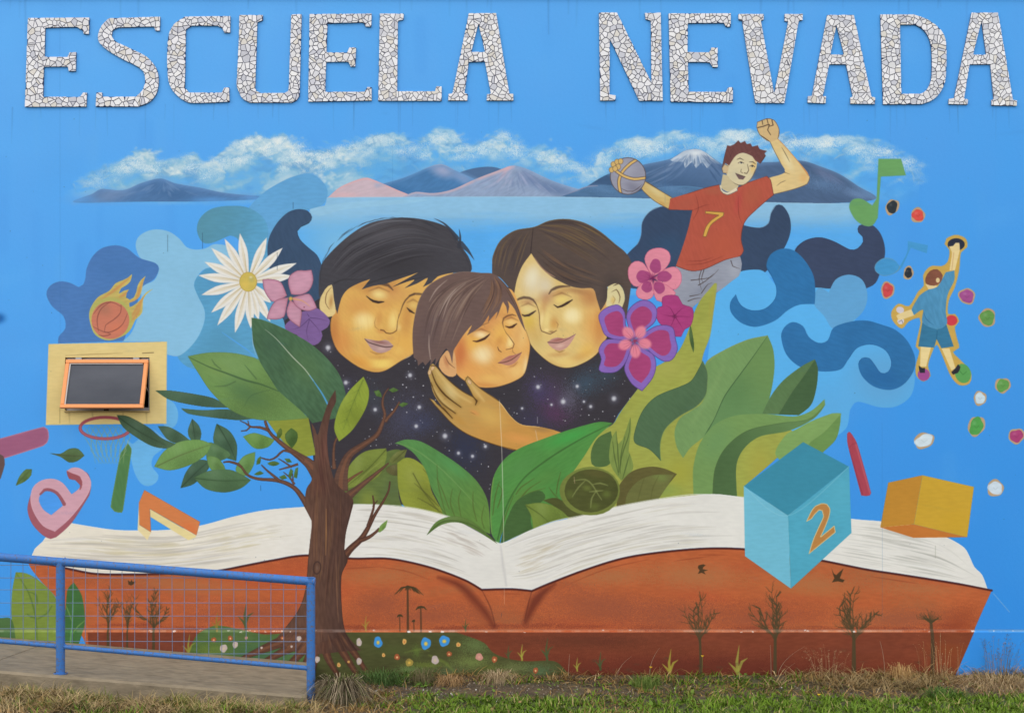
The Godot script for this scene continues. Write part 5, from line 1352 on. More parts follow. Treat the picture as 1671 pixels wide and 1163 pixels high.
func paint_props() -> void:
	# pink letter
	var a := holder("painted_letter", wall)
	tag(a, "pink painted letter a lying tilted, with a dark red side")
	E("letter_side", "49,808! 44,830 51,853 68,872 82,879 91,876 116,853 145,808! 148,790 140,770 108,768 110,776! 120,778 130,786 134,795 128,806 117,815 103,800 90,790 70,796", C(166, 98, 108), a)
	E("letter_face", "108,768! 116,763 128,763 140,771 148,786 145,802 132,823 111,848 89,867! 70,858 55,837 49,816 53,795 68,783 87,781 102,788 116,806! 127,798 134,786 130,777 120,773", C(208, 160, 172), a)
	line("108,768 116,763 128,763 140,771 148,786 145,802 132,823 111,848 89,867 70,858 55,837 49,816 53,795 68,783 87,781 102,788 116,806", [1.6], C(224, 180, 190), 0.5, 1.3)
	again("108,770! 118,774 127,780 132,790 133,797! 129,790 122,783 112,781")
	flat(C(162, 92, 98), 1.0)
	clip = false
	line("109,769 116,774 126,778 132,790 130,798", [2, 4, 5, 5, 2], C(162, 92, 98), 0.9, 1.0)
	E("letter_hole", "63,812 66,804 76,798 88,801 98,812 104,823! 83,840! 70,831 63,818", C(74, 150, 228), a)
	clip = false
	line("65,806 72,799 82,799 92,804 99,813 104,822", [3, 5, 5, 5, 6], C(160, 94, 102), 0.95, 1.0)
	# orange figure
	var f := holder("painted_letter", wall)
	tag(f, "orange painted letter with cream edges standing on the left page")
	E("letter_side", "226,820! 235,800! 227,856! 246,868! 240,881! 224,864!", C(228, 210, 158), f)
	E("letter_side", "244,830! 320,874! 326,853! 319,876! 307,881! 245,843!", C(226, 208, 148), f)
	E("letter_face", "235,799! 326,851! 320,873! 244,830! 246,868! 227,856! 226,820!", C(214, 130, 78), f)
	blob(310, 860, 24, 12, 0.5, C(222, 118, 66), 0.6)
	line(curve("235,799! 326,851! 320,873! 244,830! 246,868! 227,856! 226,820!", true), [1.0], C(120, 84, 70), 0.4, 1.0, true)
	# crayons and loose leaves
	var edge := C(206, 144, 162)
	E("painted_crayon", "-30,723! 0,715 71,696 77,700 79,712 76,722 70,727 5,748! 0,742 -30,748!", C(164, 100, 130), null, "dusty pink painted stick pointing in from the left edge")
	line("0,715 71,696 77,700 79,712 76,722 70,727 5,748", [2.4], edge, 0.7, 1.6)
	E("painted_leaf", "-30,735! 0,741 5,744 7,757 0,781! -30,790", C(110, 88, 86), null, "brown painted leaf cut by the left edge")
	leaf("80,739! 98,740 112,732 127,732 137,743! 125,752 112,754 98,745", C(98, 122, 80), "84,740 110,743 135,744", C(80, 80, 56), null, "larger loose painted leaf left of the hoop")
	leaf("25,792! 31,777 42,765 51,765! 50,775 40,785", C(100, 128, 76), "26,790 40,775 50,766", C(80, 90, 56), null, "smaller loose painted leaf at the far left")
	E("painted_crayon", "208,723! 214,732 213,742 200,832 198,836 186,834 180,827 181,818 195,744 197,738", C(88, 132, 82), null, "green painted crayon below the hoop", 0.05, 1.4)
	line(curve("208,723! 214,732 213,742 200,832 198,836 186,834 180,827 181,818 195,744 197,738", true), [2.4], C(118, 150, 78), 0.7, 1.6, true)
	line("195,743 204,741 213,743", [1.2], C(110, 148, 84), 0.6)
	E("painted_crayon", "1383,707! 1386,704 1389,706 1399,723 1422,804 1420,808 1414,809 1406,808! 1386,734 1383,720", C(178, 76, 92), null, "red painted crayon right of the teal cube", 0.05, 1.3)
	line("1397,724 1420,804", [2.5], C(198, 104, 116), 0.6, 1.6)
	line("1387,736 1408,806", [1.6], C(140, 56, 76), 0.6, 1.4)
	line("1386,730 1392,724 1399,723", [1.4], C(150, 60, 78), 0.6)
	# cubes
	var t := holder("painted_cube", wall)
	tag(t, "teal painted cube with a brown figure 2")
	E("cube_face", "1214,793! 1311,721! 1386,761! 1286,841!", C(66, 146, 172), t, "", 0.03)
	E("cube_face", "1214,793! 1286,841! 1291,960! 1216,907!", C(116, 188, 212), t, "", 0.03)
	E("cube_face", "1286,841! 1386,761! 1390,869! 1291,960!", C(82, 166, 192), t, "", 0.03)
	blob(1370, 800, 40, 50, 0, C(94, 176, 196), 0.4)
	clip = false
	line("1214,793 1286,841 1386,761", [1.2], C(140, 200, 216), 0.5)
	var two := "1316,851! 1324,834 1331,825 1340,821 1350,822 1355,829 1354,841 1347,860 1340,875! 1362,857! 1364,868! 1320,904! 1327,881 1337,858 1344,842 1342,833 1337,832 1330,839 1325,846!"
	E("cube_figure", two, C(190, 134, 74), t)
	line(curve(two, true), [2.0], C(222, 208, 150), 0.95, 1.1, true)
	var o := holder("painted_cube", wall)
	tag(o, "orange yellow painted cube at the right end of the book")
	E("cube_face", "1437,860! 1492,855! 1579,876! 1491,877!", C(200, 122, 56), o)
	E("cube_face", "1450,787! 1506,775! 1492,855! 1437,860!", C(196, 140, 54), o)
	E("cube_face", "1506,775! 1590,794! 1579,876! 1492,855!", C(204, 163, 54), o)
	blob(1560, 850, 40, 30, 0, C(206, 164, 46), 0.5)
	# burning ball
	var fl := holder("painted_fireball", wall)
	tag(fl, "painted basketball trailing flames above the backboard")
	var flame := "145,518 147,503 159,485 178,474 188,462 200,457 208,453 215,447! 212,459 204,466 197,470 193,479 202,474 210,472! 206,478 205,485 211,489 218,485 222,476 224,466 230,456 237,450! 233,461 231,472 227,484 218,491 210,494 211,501 222,495 230,487 238,477 249,471! 238,480 233,489 231,510 220,522 214,535 205,545 190,552 178,555 164,552 152,542"
	E("flame", flame, C(196, 176, 100), fl, "", 0.08)
	line(curve(flame, true), [3.0], C(206, 190, 96), 0.5, 2.4, true)
	for s in ["165,488 185,474 200,462 212,452", "195,484 206,478 208,474", "212,492 222,488 228,470 234,454", "215,515 224,500 236,482", "212,525 224,510 230,495"]: line(s, [2, 5, 1], C(206, 138, 84), 0.65, 2.6)
	line(ellipse(178, 521, 34, 33), [6], C(176, 180, 100), 0.7, 3.0, true)
	E("ball", ellipse(179.5, 522, 31, 31), C(204, 126, 102), fl)
	blob(190, 535, 22, 16, 0, C(220, 128, 96), 0.6)
	blob(170, 505, 20, 16, 0.5, C(176, 120, 98), 0.7)
	for s in ["152,512 165,497 182,493 197,500", "160,540 158,520 165,503 180,492", "197,494 196,510 184,522 172,530 170,541", "207,512 200,528 188,538 172,542 150,532", "153,544 168,548 180,545 170,541"]: line(s, [0.8, 1.8, 0.8], C(120, 70, 66), 0.6)
	# backboard and hoop
	var hole := rect(105.5, 583, 243.5, 670)
	var bb := curve("78.5,561! 272,557! 271,691! 74,693!", true)
	mask(bb)
	flat(C(224, 200, 134), 1.0, 0.03)
	blob(200, 680, 70, 16, 0, C(228, 196, 110), 0.4)
	for k in 40: blob(rng.randf_range(78, 270), rng.randf_range(560, 690), rng.randf_range(4, 22), rng.randf_range(2, 10), 0, [C(216, 190, 122), C(230, 206, 142)][k % 2], 0.35, 0.0, 0.5)
	for q in [[112, 672, 690], [150, 672, 684], [238, 672, 691], [200, 672, 682]]: line(PackedVector2Array([Vector2(q[0], q[1]), Vector2(q[0] + 1, q[2])]), [3.0, 1.0], C(150, 128, 84), 0.3, 2.0)
	line("97,664 97,690", [0.9], C(120, 100, 60), 0.6)
	line("106,580 145,578 200,576", [0.6, 1.2, 0.5], C(120, 90, 50), 0.5)
	line("232,576 250,575", [1.2], C(90, 70, 50), 0.7)
	mask(bb)
	var zb := coat()
	var board := put("painted_backboard", sheet([rect(78, 559, 272, 583), rect(76, 670, 271, 692), rect(77, 583, 105.5, 670), rect(243.5, 583, 271.5, 670)], zb), mural_mat, wall)
	tag(board, "yellow painted backboard framing the window")
	var ring := holder("painted_hoop", wall)
	tag(ring, "painted red basketball hoop with a thin net under the window")
	clip = false
	for k in 8:
		var u0 := 138.0 + k * 9.2
		line(PackedVector2Array([Vector2(u0, 694 + absf(k - 3.5)), Vector2(u0 + 10, 712), Vector2(u0 + 5 + (3.5 - k) * 1.5, 735), Vector2(u0 + 12 + (3.5 - k) * 4, 756)]), [0.8, 1.3, 1.3, 0.6], C(160, 172, 120), 0.6)
		line(PackedVector2Array([Vector2(u0 + 8, 694), Vector2(u0 - 1, 712), Vector2(u0 + 8 + (3.5 - k) * 1.5, 735), Vector2(u0 + 3 + (3.5 - k) * 4, 756)]), [0.8, 1.3, 1.3, 0.6], C(150, 176, 140), 0.55)
	var up := ellipse(171, 698, 41, 17.5)
	var outer := ellipse(171, 698.5, 44.5, 21)
	mask(outer)
	part_of("hoop_rim", outer, ring)
	clip = false
	line(up, [5.0], C(172, 84, 96), 0.95, 1.1, true)
	line(PackedVector2Array(Array(up).slice(0, 16)), [1.4], C(206, 140, 144), 0.5)
	leaf("190,677! 205,678 219,684 243,698 264,715 286,724! 272,731 247,727 219,711 200,696", C(86, 112, 86), "192,680 230,706 270,726")
	leaf("253,637! 277,637 318,643 349,650 366,662! 332,663 277,652", C(84, 112, 88))
	# notes
	var note := "1434,259! 1471,259! 1479,286! 1438,288! 1433,355! 1424,368 1411,368 1396,358 1386,338 1391,326 1406,324 1424,335! 1431,324!"
	E("painted_music_note", note, C(112, 166, 102), null, "green painted music note with a flag")
	line(curve(note, true), [2.0], C(100, 160, 150), 0.35, 2.0, true)
	E("painted_music_note", "1429,431 1442,421 1458,423 1469,434! 1481,411 1482,393! 1515,400! 1513,413! 1487,404! 1472,437! 1460,446 1442,450 1429,442", C(70, 150, 204), null, "faint blue painted music note left of the climber")
	line("1429,431 1442,421 1458,423 1469,434 1460,446 1442,450 1429,442", [1.6], C(150, 160, 160), 0.5, 1.3, true)
	# climber
	var halo := "1559,383 1570,385 1578,391 1579,403 1569,412 1566,440 1559,468 1549,490 1548,512 1559,512 1566,524 1559,533 1562,550 1566,567 1556,574 1568,587 1585,606 1583,625 1566,628 1552,613 1537,577 1529,562 1522,574 1515,596 1519,613 1508,622 1496,613 1495,596 1501,572 1495,565 1503,526 1501,518 1484,524 1472,536 1458,524 1455,509 1467,495 1484,499 1499,475 1508,466 1507,449 1514,438 1523,433 1537,434 1547,427 1550,408 1542,398 1545,389"
	var man := holder("painted_climber", wall)
	tag(man, "painted climber seen from behind in a blue shirt, outlined in yellow")
	E("outline", halo, C(204, 166, 82), man)
	line(curve(halo, true), [3.0], C(190, 168, 110), 0.6, 2.5, true)
	E("hand_hold", ellipse(1561, 398.5, 14, 10), C(54, 60, 78), man)
	E("hand_hold", ellipse(1469.5, 505.5, 6.5, 5.5, 0.3), C(206, 198, 206), man)
	E("hand_hold", ellipse(1470.5, 523.5, 5.5, 5.5), C(210, 204, 210), man)
	line("1467,525 1472,522 1474,527", [1.0], C(80, 70, 80), 0.6)
	E("hand_hold", ellipse(1553.5, 522.5, 9.5, 8.5), C(214, 70, 80), man)
	E("foot_hold", ellipse(1508, 611, 10, 10), C(168, 84, 150), man)
	E("foot_hold", ellipse(1572, 609, 13, 16, -0.3), C(98, 166, 92), man)
	line("1566,604 1572,611 1578,606", [1.2], C(60, 120, 60), 0.6)
	E("arm", "1550,441! 1554,411 1549,402 1556,401 1560,396 1566,396 1567,408! 1559,441!", C(228, 204, 146), man)
	line("1554,440 1557,412", [1.2], C(190, 130, 80), 0.5)
	E("arm", "1489,504! 1472,510 1463,515 1467,522 1482,518 1493,514!", C(226, 202, 144), man)
	E("leg", "1503,565! 1520,566! 1512,598! 1502,598!", C(230, 206, 146), man)
	E("leg", "1537,568! 1550,568! 1560,601! 1553,604!", C(230, 206, 146), man)
	E("shoe", "1500,596 1505,600 1510,600 1510,608 1502,608", C(56, 56, 66), man)
	E("shoe", "1560,600 1564,594 1568,598 1564,608 1556,611 1553,607", C(56, 56, 66), man)
	E("shorts", "1506,524! 1530,537 1545,529! 1557,565! 1537,568! 1529,553! 1525,567! 1499,565!", C(62, 126, 162), man, "", 0.06)
	line("1530,540 1529,552", [1.4], C(40, 96, 130), 0.6)
	E("neck", "1511,463! 1526,461 1530,468 1516,473!", C(226, 200, 146), man)
	E("shirt", "1506,478 1516,472 1530,468 1544,444! 1558,441! 1558,457 1547,481 1544,509 1546,528 1530,537 1506,526 1507,505 1492,514! 1488,505 1501,482", C(82, 146, 186), man, "", 0.06, 1.3)
	line("1507,505 1512,520 1524,530", [0.6, 1.6, 0.6], C(56, 110, 150), 0.6)
	line("1540,470 1536,500 1540,525", [1, 4, 1], C(96, 160, 198), 0.5, 3.0)
	E("hair", "1511,453 1518,442 1530,439 1539,449 1535,461 1525,466 1512,463", C(140, 90, 72), man, "", 0.08)
	E("ear", ellipse(1531, 457, 3.2, 4), C(222, 196, 144), man)
	# holds round the climber
	hold(1456.5, 337.5, 8, 11, C(58, 66, 72), 0.4, "black painted climbing hold near the green note")
	hold(1498.5, 351, 9.5, 9.5, C(224, 88, 80), 0.2, "upper red painted climbing hold")
	hold(1483, 445, 6, 8.5, C(56, 60, 70), 0.2, "black painted climbing hold near the blue note")
	hold(1449, 473, 9, 11, C(216, 82, 84), 0.0, "red painted climbing hold under the blue note")
	hold(1578.5, 483, 11, 11, C(170, 86, 148), 0.3, "magenta painted climbing hold right of the climber")
	hold(1612, 518, 11.5, 12.5, C(108, 160, 84), 0.5, "green painted climbing hold right of the magenta one")
	hold(1637, 628.5, 10, 10.5, C(104, 162, 84), 0.3, "green painted climbing hold by the right edge, below the climber's feet")
	hold(1600, 649.5, 8.5, 9, C(196, 214, 224), 0.0, "small white painted climbing hold below the climber")
	hold(1594, 695, 11, 14.5, C(88, 166, 84), 0.3, "lowest green painted climbing hold")
	hold(1659.5, 711, 10.5, 10.5, C(178, 72, 124), 0.1, "magenta painted climbing hold at the right edge")
	hold(1508.5, 718.5, 15, 10, C(206, 220, 228), -0.35, "wide white painted climbing hold above the orange cube")
	hold(1625, 796, 11.5, 11, C(200, 214, 226), 0.2, "white painted climbing hold right of the orange cube")


func paint_foot() -> void:
	# leaves at the lower left
	E("painted_leaf", "25,933! 42,935 62,946 86,969 97,990 108,1020 118,1052! 60,1066 24,1045 18,1006 19,964", C(128, 148, 66), null, "light green painted leaf behind the left end of the railing", 0.06)
	for s in ["26,935 45,965 56,1000 62,1050", "58,1008 50,1006 44,1002", "60,1010 76,1000 84,988", "47,966 58,970 60,985"]: line(s, [1.0, 3.0, 1.6], C(84, 112, 56), 0.6, 2.0)
	E("painted_leaf", "120,950! 133,972 138,1011 134,1034 124,1062! 108,1062 104,1026 107,985 110,960", C(74, 118, 66), null, "dark green painted leaf behind the railing's left post", 0.06)
	line("119,952 118,1000 115,1055", [1, 2.2, 2.6], C(120, 176, 120), 0.7, 1.4)
	line("138,1012 126,1022 118,1034", [1, 2, 1], C(140, 170, 90), 0.6, 1.4)
	line("106,986 112,1000 116,1012", [1, 2, 1], C(140, 170, 90), 0.6, 1.4)
	E("painted_leaf", "-30,1008! 0,1008 16,1008 22,1021 25,1046 10,1050 -30,1030!", C(88, 122, 74), null, "", 0.05)
	clip = false
	# little silhouettes on the cover
	var ink := C(88, 76, 52)
	for q in [[176, 1070, 966, 0.5, 3.5], [207, 1062, 974, 0.45, 2.8], [250, 1072, 968, 0.6, 4.5], [1142, 1108, 978, 0.5, 4.5], [1265, 1110, 968, 0.75, 5.5], [1393, 1110, 969, 0.7, 6.0]]:
		for k in 2: bare_tree(q[0] + k * rng.randf_range(-2, 2), q[1], q[2], q[3], ink, q[4] if k == 0 else q[4] * 0.6)
	line("1521,1108 1522,1060 1520,1014", [7.5, 6.5, 4.5], C(86, 74, 54), 0.85)
	for k in 26:
		var ang := rng.randf_range(-1.35, 1.35)
		var e := Vector2(1520 + sin(ang) * rng.randf_range(10, 28), 1012 - cos(ang) * rng.randf_range(4, 18))
		line(PackedVector2Array([Vector2(1520, 1016), Vector2(1520 + sin(ang) * 10, 1010), e]), [2.4, 1.6, 0.6], ink, 0.7)
		line(PackedVector2Array([e, e + Vector2(rng.randf_range(-6, 6), -4)]), [1.0, 0.5], ink, 0.6)
	for q in [[665.5, 956, 1030, 26, 4.0], [687, 989, 1030, 11, 2.8], [652.5, 1003, 1029, 7, 1.8], [675.5, 1012, 1029, 4, 1.8]]:
		line(PackedVector2Array([Vector2(q[0], q[2]), Vector2(q[0] - 0.5, q[1])]), [q[4], q[4] * 0.8], C(92, 68, 48), 0.85)
		for k in 18:
			var dx: float = rng.randf_range(-1, 1) * q[3]
			line(PackedVector2Array([Vector2(q[0], q[1] + 1), Vector2(q[0] + dx * 0.5, q[1] + absf(dx) * 0.12), Vector2(q[0] + dx, q[1] + q[3] * 0.2 + absf(dx) * 0.38)]), [2.4, 2.4, 0.8], C(84, 70, 46), 0.8)
	for q in [["1140,922! 1148,920 1152,922! 1148,925 1147,928 1156,930! 1149,932 1152,937! 1145,934 1139,936! 1142,930 1139,926!", 1.0], ["1357,925! 1361,935 1365,938 1369,934 1377,927! 1373,938 1371,943 1379,946! 1376,950 1368,948 1358,950! 1362,943 1360,937!", 1.0], ["208,946! 212,949 214,945! 216,949 221,948! 217,953 213,955 209,953!", 1.0]]:
		mask(curve(q[0], true))
		flat(C(84, 66, 44), 0.95, 0.05)
	clip = false
	for q in [[1094, 1104, 46, 166, 158, 62], [942, 1094, 22, 160, 160, 66], [852, 1076, 26, 168, 164, 66], [1205, 1106, 54, 158, 156, 70], [597, 1028, 24, 168, 140, 62], [354, 1029, 30, 150, 128, 56], [309, 1070, 36, 150, 148, 62]]:
		sprout(q[0], q[1], q[2], C(q[3], q[4], q[5]))
	for q in [[401, 1026, 44], [760, 1029, 20], [893, 1076, 36], [980, 1092, 30], [830, 1074, 22]]: sprout(q[0], q[1], q[2], C(82, 98, 62))
	blob(1345, 1108, 26, 5, 0, C(150, 152, 66), 0.7, 0.3)
	# small meadow flowers
	var fl := holder("painted_meadow_flowers", wall)
	tag(fl, "small blue, white and orange flowers painted along the wall's foot")
	for q in [[617, 1047, 7, 9, 0], [695, 1049, 8.5, 9.5, 0], [725, 1045, 9, 8.5, 0], [586, 1047, 4.5, 6.5, 1], [710, 1076, 6, 7, 1], [782, 1071, 6, 6, 3], [660, 1046, 3.5, 4.5, 2], [748, 1051, 3.8, 3.5, 2], [648, 1071, 4.5, 5, 4], [733, 1066, 4.5, 4, 4], [668, 1080, 6.5, 6, 5], [807, 1075, 4.5, 5, 4], [626, 1068, 2.8, 3.2, 2], [586, 1078, 4.5, 5.5, 1], [518, 1075, 4.2, 5, 1], [553, 1084, 3, 3.6, 2], [488, 1041, 4, 4.2, 1], [569, 1079, 2, 2, 2], [365, 1057, 6, 6.5, 1], [384, 1051, 4.5, 5.5, 1], [349, 1043, 4, 4, 4], [376, 1040.5, 4, 4, 4], [402, 1040, 2.5, 2.5, 3], [874, 1093, 4, 5, 4], [427, 1056, 2, 2, 1], [476, 1054, 2, 2, 1], [461, 1040, 3, 3, 4]]:
		var kind: int = q[4]
		E("flower", ellipse(q[0], q[1], q[2], q[3], 0.0, 0.12), [C(64, 142, 210), C(196, 178, 172), C(224, 172, 96), C(206, 146, 130), C(176, 96, 62), C(168, 146, 72)][kind], fl)
		blob(q[0], q[1] + 0.5, q[2] * 0.5, q[3] * 0.5, 0, [C(226, 192, 78), C(206, 188, 158), C(206, 120, 66), C(216, 160, 140), C(236, 190, 130), C(222, 180, 80)][kind], 0.95, 0.4)
	clip = false
	# worn ledge, drips and scratches
	for k in 260:
		var u := rng.randf_range(-40, 1710)
		line(PackedVector2Array([Vector2(u, 1029), Vector2(u + rng.randf_range(4, 30), 1029)]), [rng.randf_range(1.0, 4.0)], C(206, 194, 184), rng.randf_range(0.03, 0.14), 1.2)
	for k in 34:
		var u := rng.randf_range(60, 1700) if k % 3 else rng.randf_range(390, 520)
		blob(u, rng.randf_range(1027, 1031), rng.randf_range(0.8, 3.4), rng.randf_range(0.6, 1.5), 0, C(214, 210, 206), 0.8, 0.4, 0.5)
	line("-40,1027 400,1027 900,1027 1711,1027", [1.4], C(120, 104, 100), 0.35, 1.0)
	for q in [[667, 1030], [702, 1030], [722, 1030], [1394, 1030], [1588, 1029], [284, 1029]]: blob(q[0], q[1], 3.2, 1.8, 0, C(226, 224, 222), 0.9, 0.4, 0.5)
	line("815,652 819,740 822,880 823,985", [0.7, 1.1, 1.0, 0.5], C(224, 220, 206), 0.7, 0.9)
	for s in ["877,680 877,690", "874,702 877,718", "1622,968 1648,998"]: line(s, [1.0], C(214, 214, 220), 0.45, 1.0)
	for q in [[330, 380, 405], [273, 383, 410], [452, 412, 440], [478, 330, 340], [818, 1000, 1006], [425, 792, 800]]: line(PackedVector2Array([Vector2(q[0], q[1]), Vector2(q[0], q[2])]), [0.8], C(46, 66, 90), 0.6)
	line("1527,890 1527,910", [1.0], C(150, 150, 130), 0.5)
	for k in 150: blob(rng.randf_range(0, 1671), rng.randf_range(190, 1020), rng.randf_range(0.5, 1.2), rng.randf_range(0.5, 1.4), 0, C(60, 74, 92), rng.randf_range(0.2, 0.6), 0.3)
	for k in 36: blob(rng.randf_range(0, 1671), rng.randf_range(180, 1000), rng.randf_range(8, 40), rng.randf_range(1, 5), rng.randf_range(-0.2, 0.2), C(60, 110, 170), rng.randf_range(0.03, 0.10), 0.0, 0.6)
	for q in [[45, 175], [150, 175], [262, 170], [345, 169], [430, 168], [560, 167], [655, 166], [745, 166], [820, 166], [985, 166], [1060, 166], [1130, 168], [1255, 170], [1330, 170], [1405, 171], [1470, 171], [1560, 172], [1640, 174]]:
		for k in 3:      # dirt washed down from the letters
			var u: float = q[0] + rng.randf_range(-26, 26)
			line(PackedVector2Array([Vector2(u, q[1]), Vector2(u + rng.randf_range(-1.5, 1.5), q[1] + rng.randf_range(14, 60))]), [rng.randf_range(1.0, 3.0), 0.6], C(58, 100, 150), rng.randf_range(0.08, 0.2), 1.6)
	for k in 30:
		var u := rng.randf_range(0, 1671)
		line(PackedVector2Array([Vector2(u, -10), Vector2(u + rng.randf_range(-2, 2), rng.randf_range(10, 60))]), [rng.randf_range(2, 6), 1.0], C(52, 92, 150), rng.randf_range(0.06, 0.16), 3.0)
	for k in 420:      # mud splashed on the foot of the wall
		var v := 1112.0 - absf(rng.randfn()) * 16.0
		blob(rng.randf_range(-40, 1711), v, rng.randf_range(0.8, 9.0), rng.randf_range(0.8, 4.0), 0, [C(92, 76, 56), C(74, 62, 46), C(104, 88, 66)][k % 3], rng.randf_range(0.15, 0.5), 0.1, 0.6)
	for q in [[640, 236, 300], [1085, 190, 330], [97, 40, 560], [1440, 690, 1010]]:      # fine joints between the boards under the paint
		line(PackedVector2Array([Vector2(q[0], q[1]), Vector2(q[0] + 0.6, q[2])]), [0.8], C(50, 104, 166), 0.22, 0.9)


# ---------------------------------------------------------------- mosaic letters

func cut(poly: PackedVector2Array, n: Vector2, d: float) -> PackedVector2Array:
	# keeps the part of a convex polygon where n·p <= d
	var out := PackedVector2Array()
	for i in poly.size():
		var a := poly[i]
		var b := poly[(i + 1) % poly.size()]
		var fa := n.dot(a) - d
		var fb := n.dot(b) - d
		if fa <= 0.0: out.append(a)
		if (fa < 0.0) != (fb < 0.0) and absf(fa - fb) > 1e-6: out.append(a.lerp(b, fa / (fa - fb)))
	return out


func prism(poly: PackedVector2Array, z0: float, z1: float, chamfer: float, tilt := Vector2.ZERO) -> ArrayMesh:
	# a flat piece with a chamfered front edge, its outline given on the wall's grid
	var st := SurfaceTool.new()
	st.begin(Mesh.PRIMITIVE_TRIANGLES)
	st.set_smooth_group(-1)
	var ring := poly
	var area := 0.0
	for i in ring.size(): area += ring[i].cross(ring[(i + 1) % ring.size()])
	if area < 0.0:
		ring = PackedVector2Array(ring)
		ring.reverse()
	var c := Vector2.ZERO
	var n := ring.size()
	for p in ring: c += p / n
	var face := PackedVector2Array()
	if chamfer > 0.0:
		for p in ring: face.append(p + (c - p).limit_length(chamfer))
	else:
		face = ring
	var lift := func(p: Vector2) -> float: return z1 + (p - c).dot(tilt)
	for i in n:
		var j := (i + 1) % n
		var a := W(ring[i].x, ring[i].y, z0)
		var b := W(ring[j].x, ring[j].y, z0)
		var zc: float = z1 - chamfer * S * 0.7
		var a1 := W(ring[i].x, ring[i].y, maxf(zc, z0 + 0.0005))
		var b1 := W(ring[j].x, ring[j].y, maxf(zc, z0 + 0.0005))
		for v in [a, b, b1, a, b1, a1]: st.add_vertex(v)
		if chamfer > 0.0:
			var a2 := W(face[i].x, face[i].y, lift.call(face[i]))
			var b2 := W(face[j].x, face[j].y, lift.call(face[j]))
			for v in [a1, b1, b2, a1, b2, a2]: st.add_vertex(v)
	var tri := Geometry2D.triangulate_polygon(face)
	for k in range(0, tri.size() - 2, 3):
		var q := [face[tri[k]], face[tri[k + 1]], face[tri[k + 2]]]
		if (q[1] - q[0]).cross(q[2] - q[0]) < 0.0: q = [q[0], q[2], q[1]]
		for p in q: st.add_vertex(W(p.x, p.y, lift.call(p)))
	st.generate_normals()
	return st.commit()


func letter(sign_text: String, outline: String, hole: String, label: String, mats: Array, grout: Material) -> void:
	var outer := curve(outline, true)
	if not outline.contains("!"): outer = curve(outline, true, true)
	var inner := curve(hole, true, not hole.contains("!")) if hole != "" else PackedVector2Array()
	var lo := Vector2(1e9, 1e9)
	var hi := -lo
	for p in outer:
		lo = lo.min(p)
		hi = hi.max(p)
	var o := holder("mosaic_letter", self)
	tag(o, label, "letter", "mosaic letters of the school's name")
	outer = Geometry2D.offset_polygon(outer, -0.55, Geometry2D.JOIN_MITER)[0]
	if inner.size() > 0: inner = Geometry2D.offset_polygon(inner, 0.55, Geometry2D.JOIN_MITER)[0]
	# backing panel, with its hole joined to the rim by a slit
	var back := PackedVector2Array(outer)
	if inner.size() > 0:
		var bi := 0
		var bj := 0
		var best := 1e9
		for i in outer.size():
			for j in inner.size():
				var d := outer[i].distance_to(inner[j])
				if d < best:
					best = d
					bi = i
					bj = j
		var wo := 0.0
		for i in outer.size(): wo += outer[i].cross(outer[(i + 1) % outer.size()])
		var wi := 0.0
		for i in inner.size(): wi += inner[i].cross(inner[(i + 1) % inner.size()])
		var ring := PackedVector2Array(inner)
		if (wo > 0.0) == (wi > 0.0):
			ring.reverse()
			bj = inner.size() - 1 - bj
		back = PackedVector2Array()
		for i in outer.size() + 1: back.append(outer[(bi + i) % outer.size()])
		var slit := (outer[bi] - inner[inner.size() - 1 - bj] if (wo > 0.0) == (wi > 0.0) else outer[bi] - inner[bj]).orthogonal().normalized() * 0.05
		for i in ring.size() + 1:
			back.append(ring[(bj + i) % ring.size()] + (slit if i == 0 else Vector2.ZERO))
	outer = curve(outline, true, not outline.contains("!"))
	if inner.size() > 0: inner = curve(hole, true, not hole.contains("!"))
	put("backing_panel", prism(back, 0.0005, 0.013, 0.0), grout, o)
	# broken tiles: cells round jittered points, cut to the letter
	var seeds := PackedVector2Array()
	var step := 7.9
	var y := lo.y - step
	var row := 0
	while y < hi.y + step:
		var x := lo.x - step + (step * 0.5 if row % 2 else 0.0)
		while x < hi.x + step:
			if rng.randf() < 0.12:
				x += step
				continue
			if rng.randf() < 0.12: seeds.append(Vector2(x, y) + Vector2(rng.randf_range(-0.6, 0.6), rng.randf_range(-0.6, 0.6)) * step)
			seeds.append(Vector2(x, y) + Vector2(rng.randf_range(-0.52, 0.52), rng.randf_range(-0.52, 0.52)) * step)
			x += step * rng.randf_range(0.85, 1.2)
		y += step * 0.95
		row += 1
	for s in seeds:
		var cell := rect(s.x - 14, s.y - 14, s.x + 14, s.y + 14)
		for q in seeds:
			if q != s and s.distance_squared_to(q) < 1000.0:
				var n := (q - s).normalized()
				cell = cut(cell, n, n.dot((s + q) * 0.5))
		if cell.size() < 3: continue
		for part in Geometry2D.intersect_polygons(cell, outer):
			var rest := [part]
			if inner.size() > 0: rest = Geometry2D.clip_polygons(part, inner)
			for piece in rest:
				for shrunk in Geometry2D.offset_polygon(piece, -0.50, Geometry2D.JOIN_MITER):
					var area := 0.0
					for i in shrunk.size(): area += shrunk[i].cross(shrunk[(i + 1) % shrunk.size()])
					if absf(area) * 0.5 < 3.5: continue
					var tilt := Vector2(rng.randf_range(-1, 1), rng.randf_range(-1, 1)) * 0.00045
					put("tile", prism(shrunk, 0.0132, 0.0185 + rng.randf_range(-0.0018, 0.0018), 0.3, tilt), mats[rng.randi() % mats.size()], o)


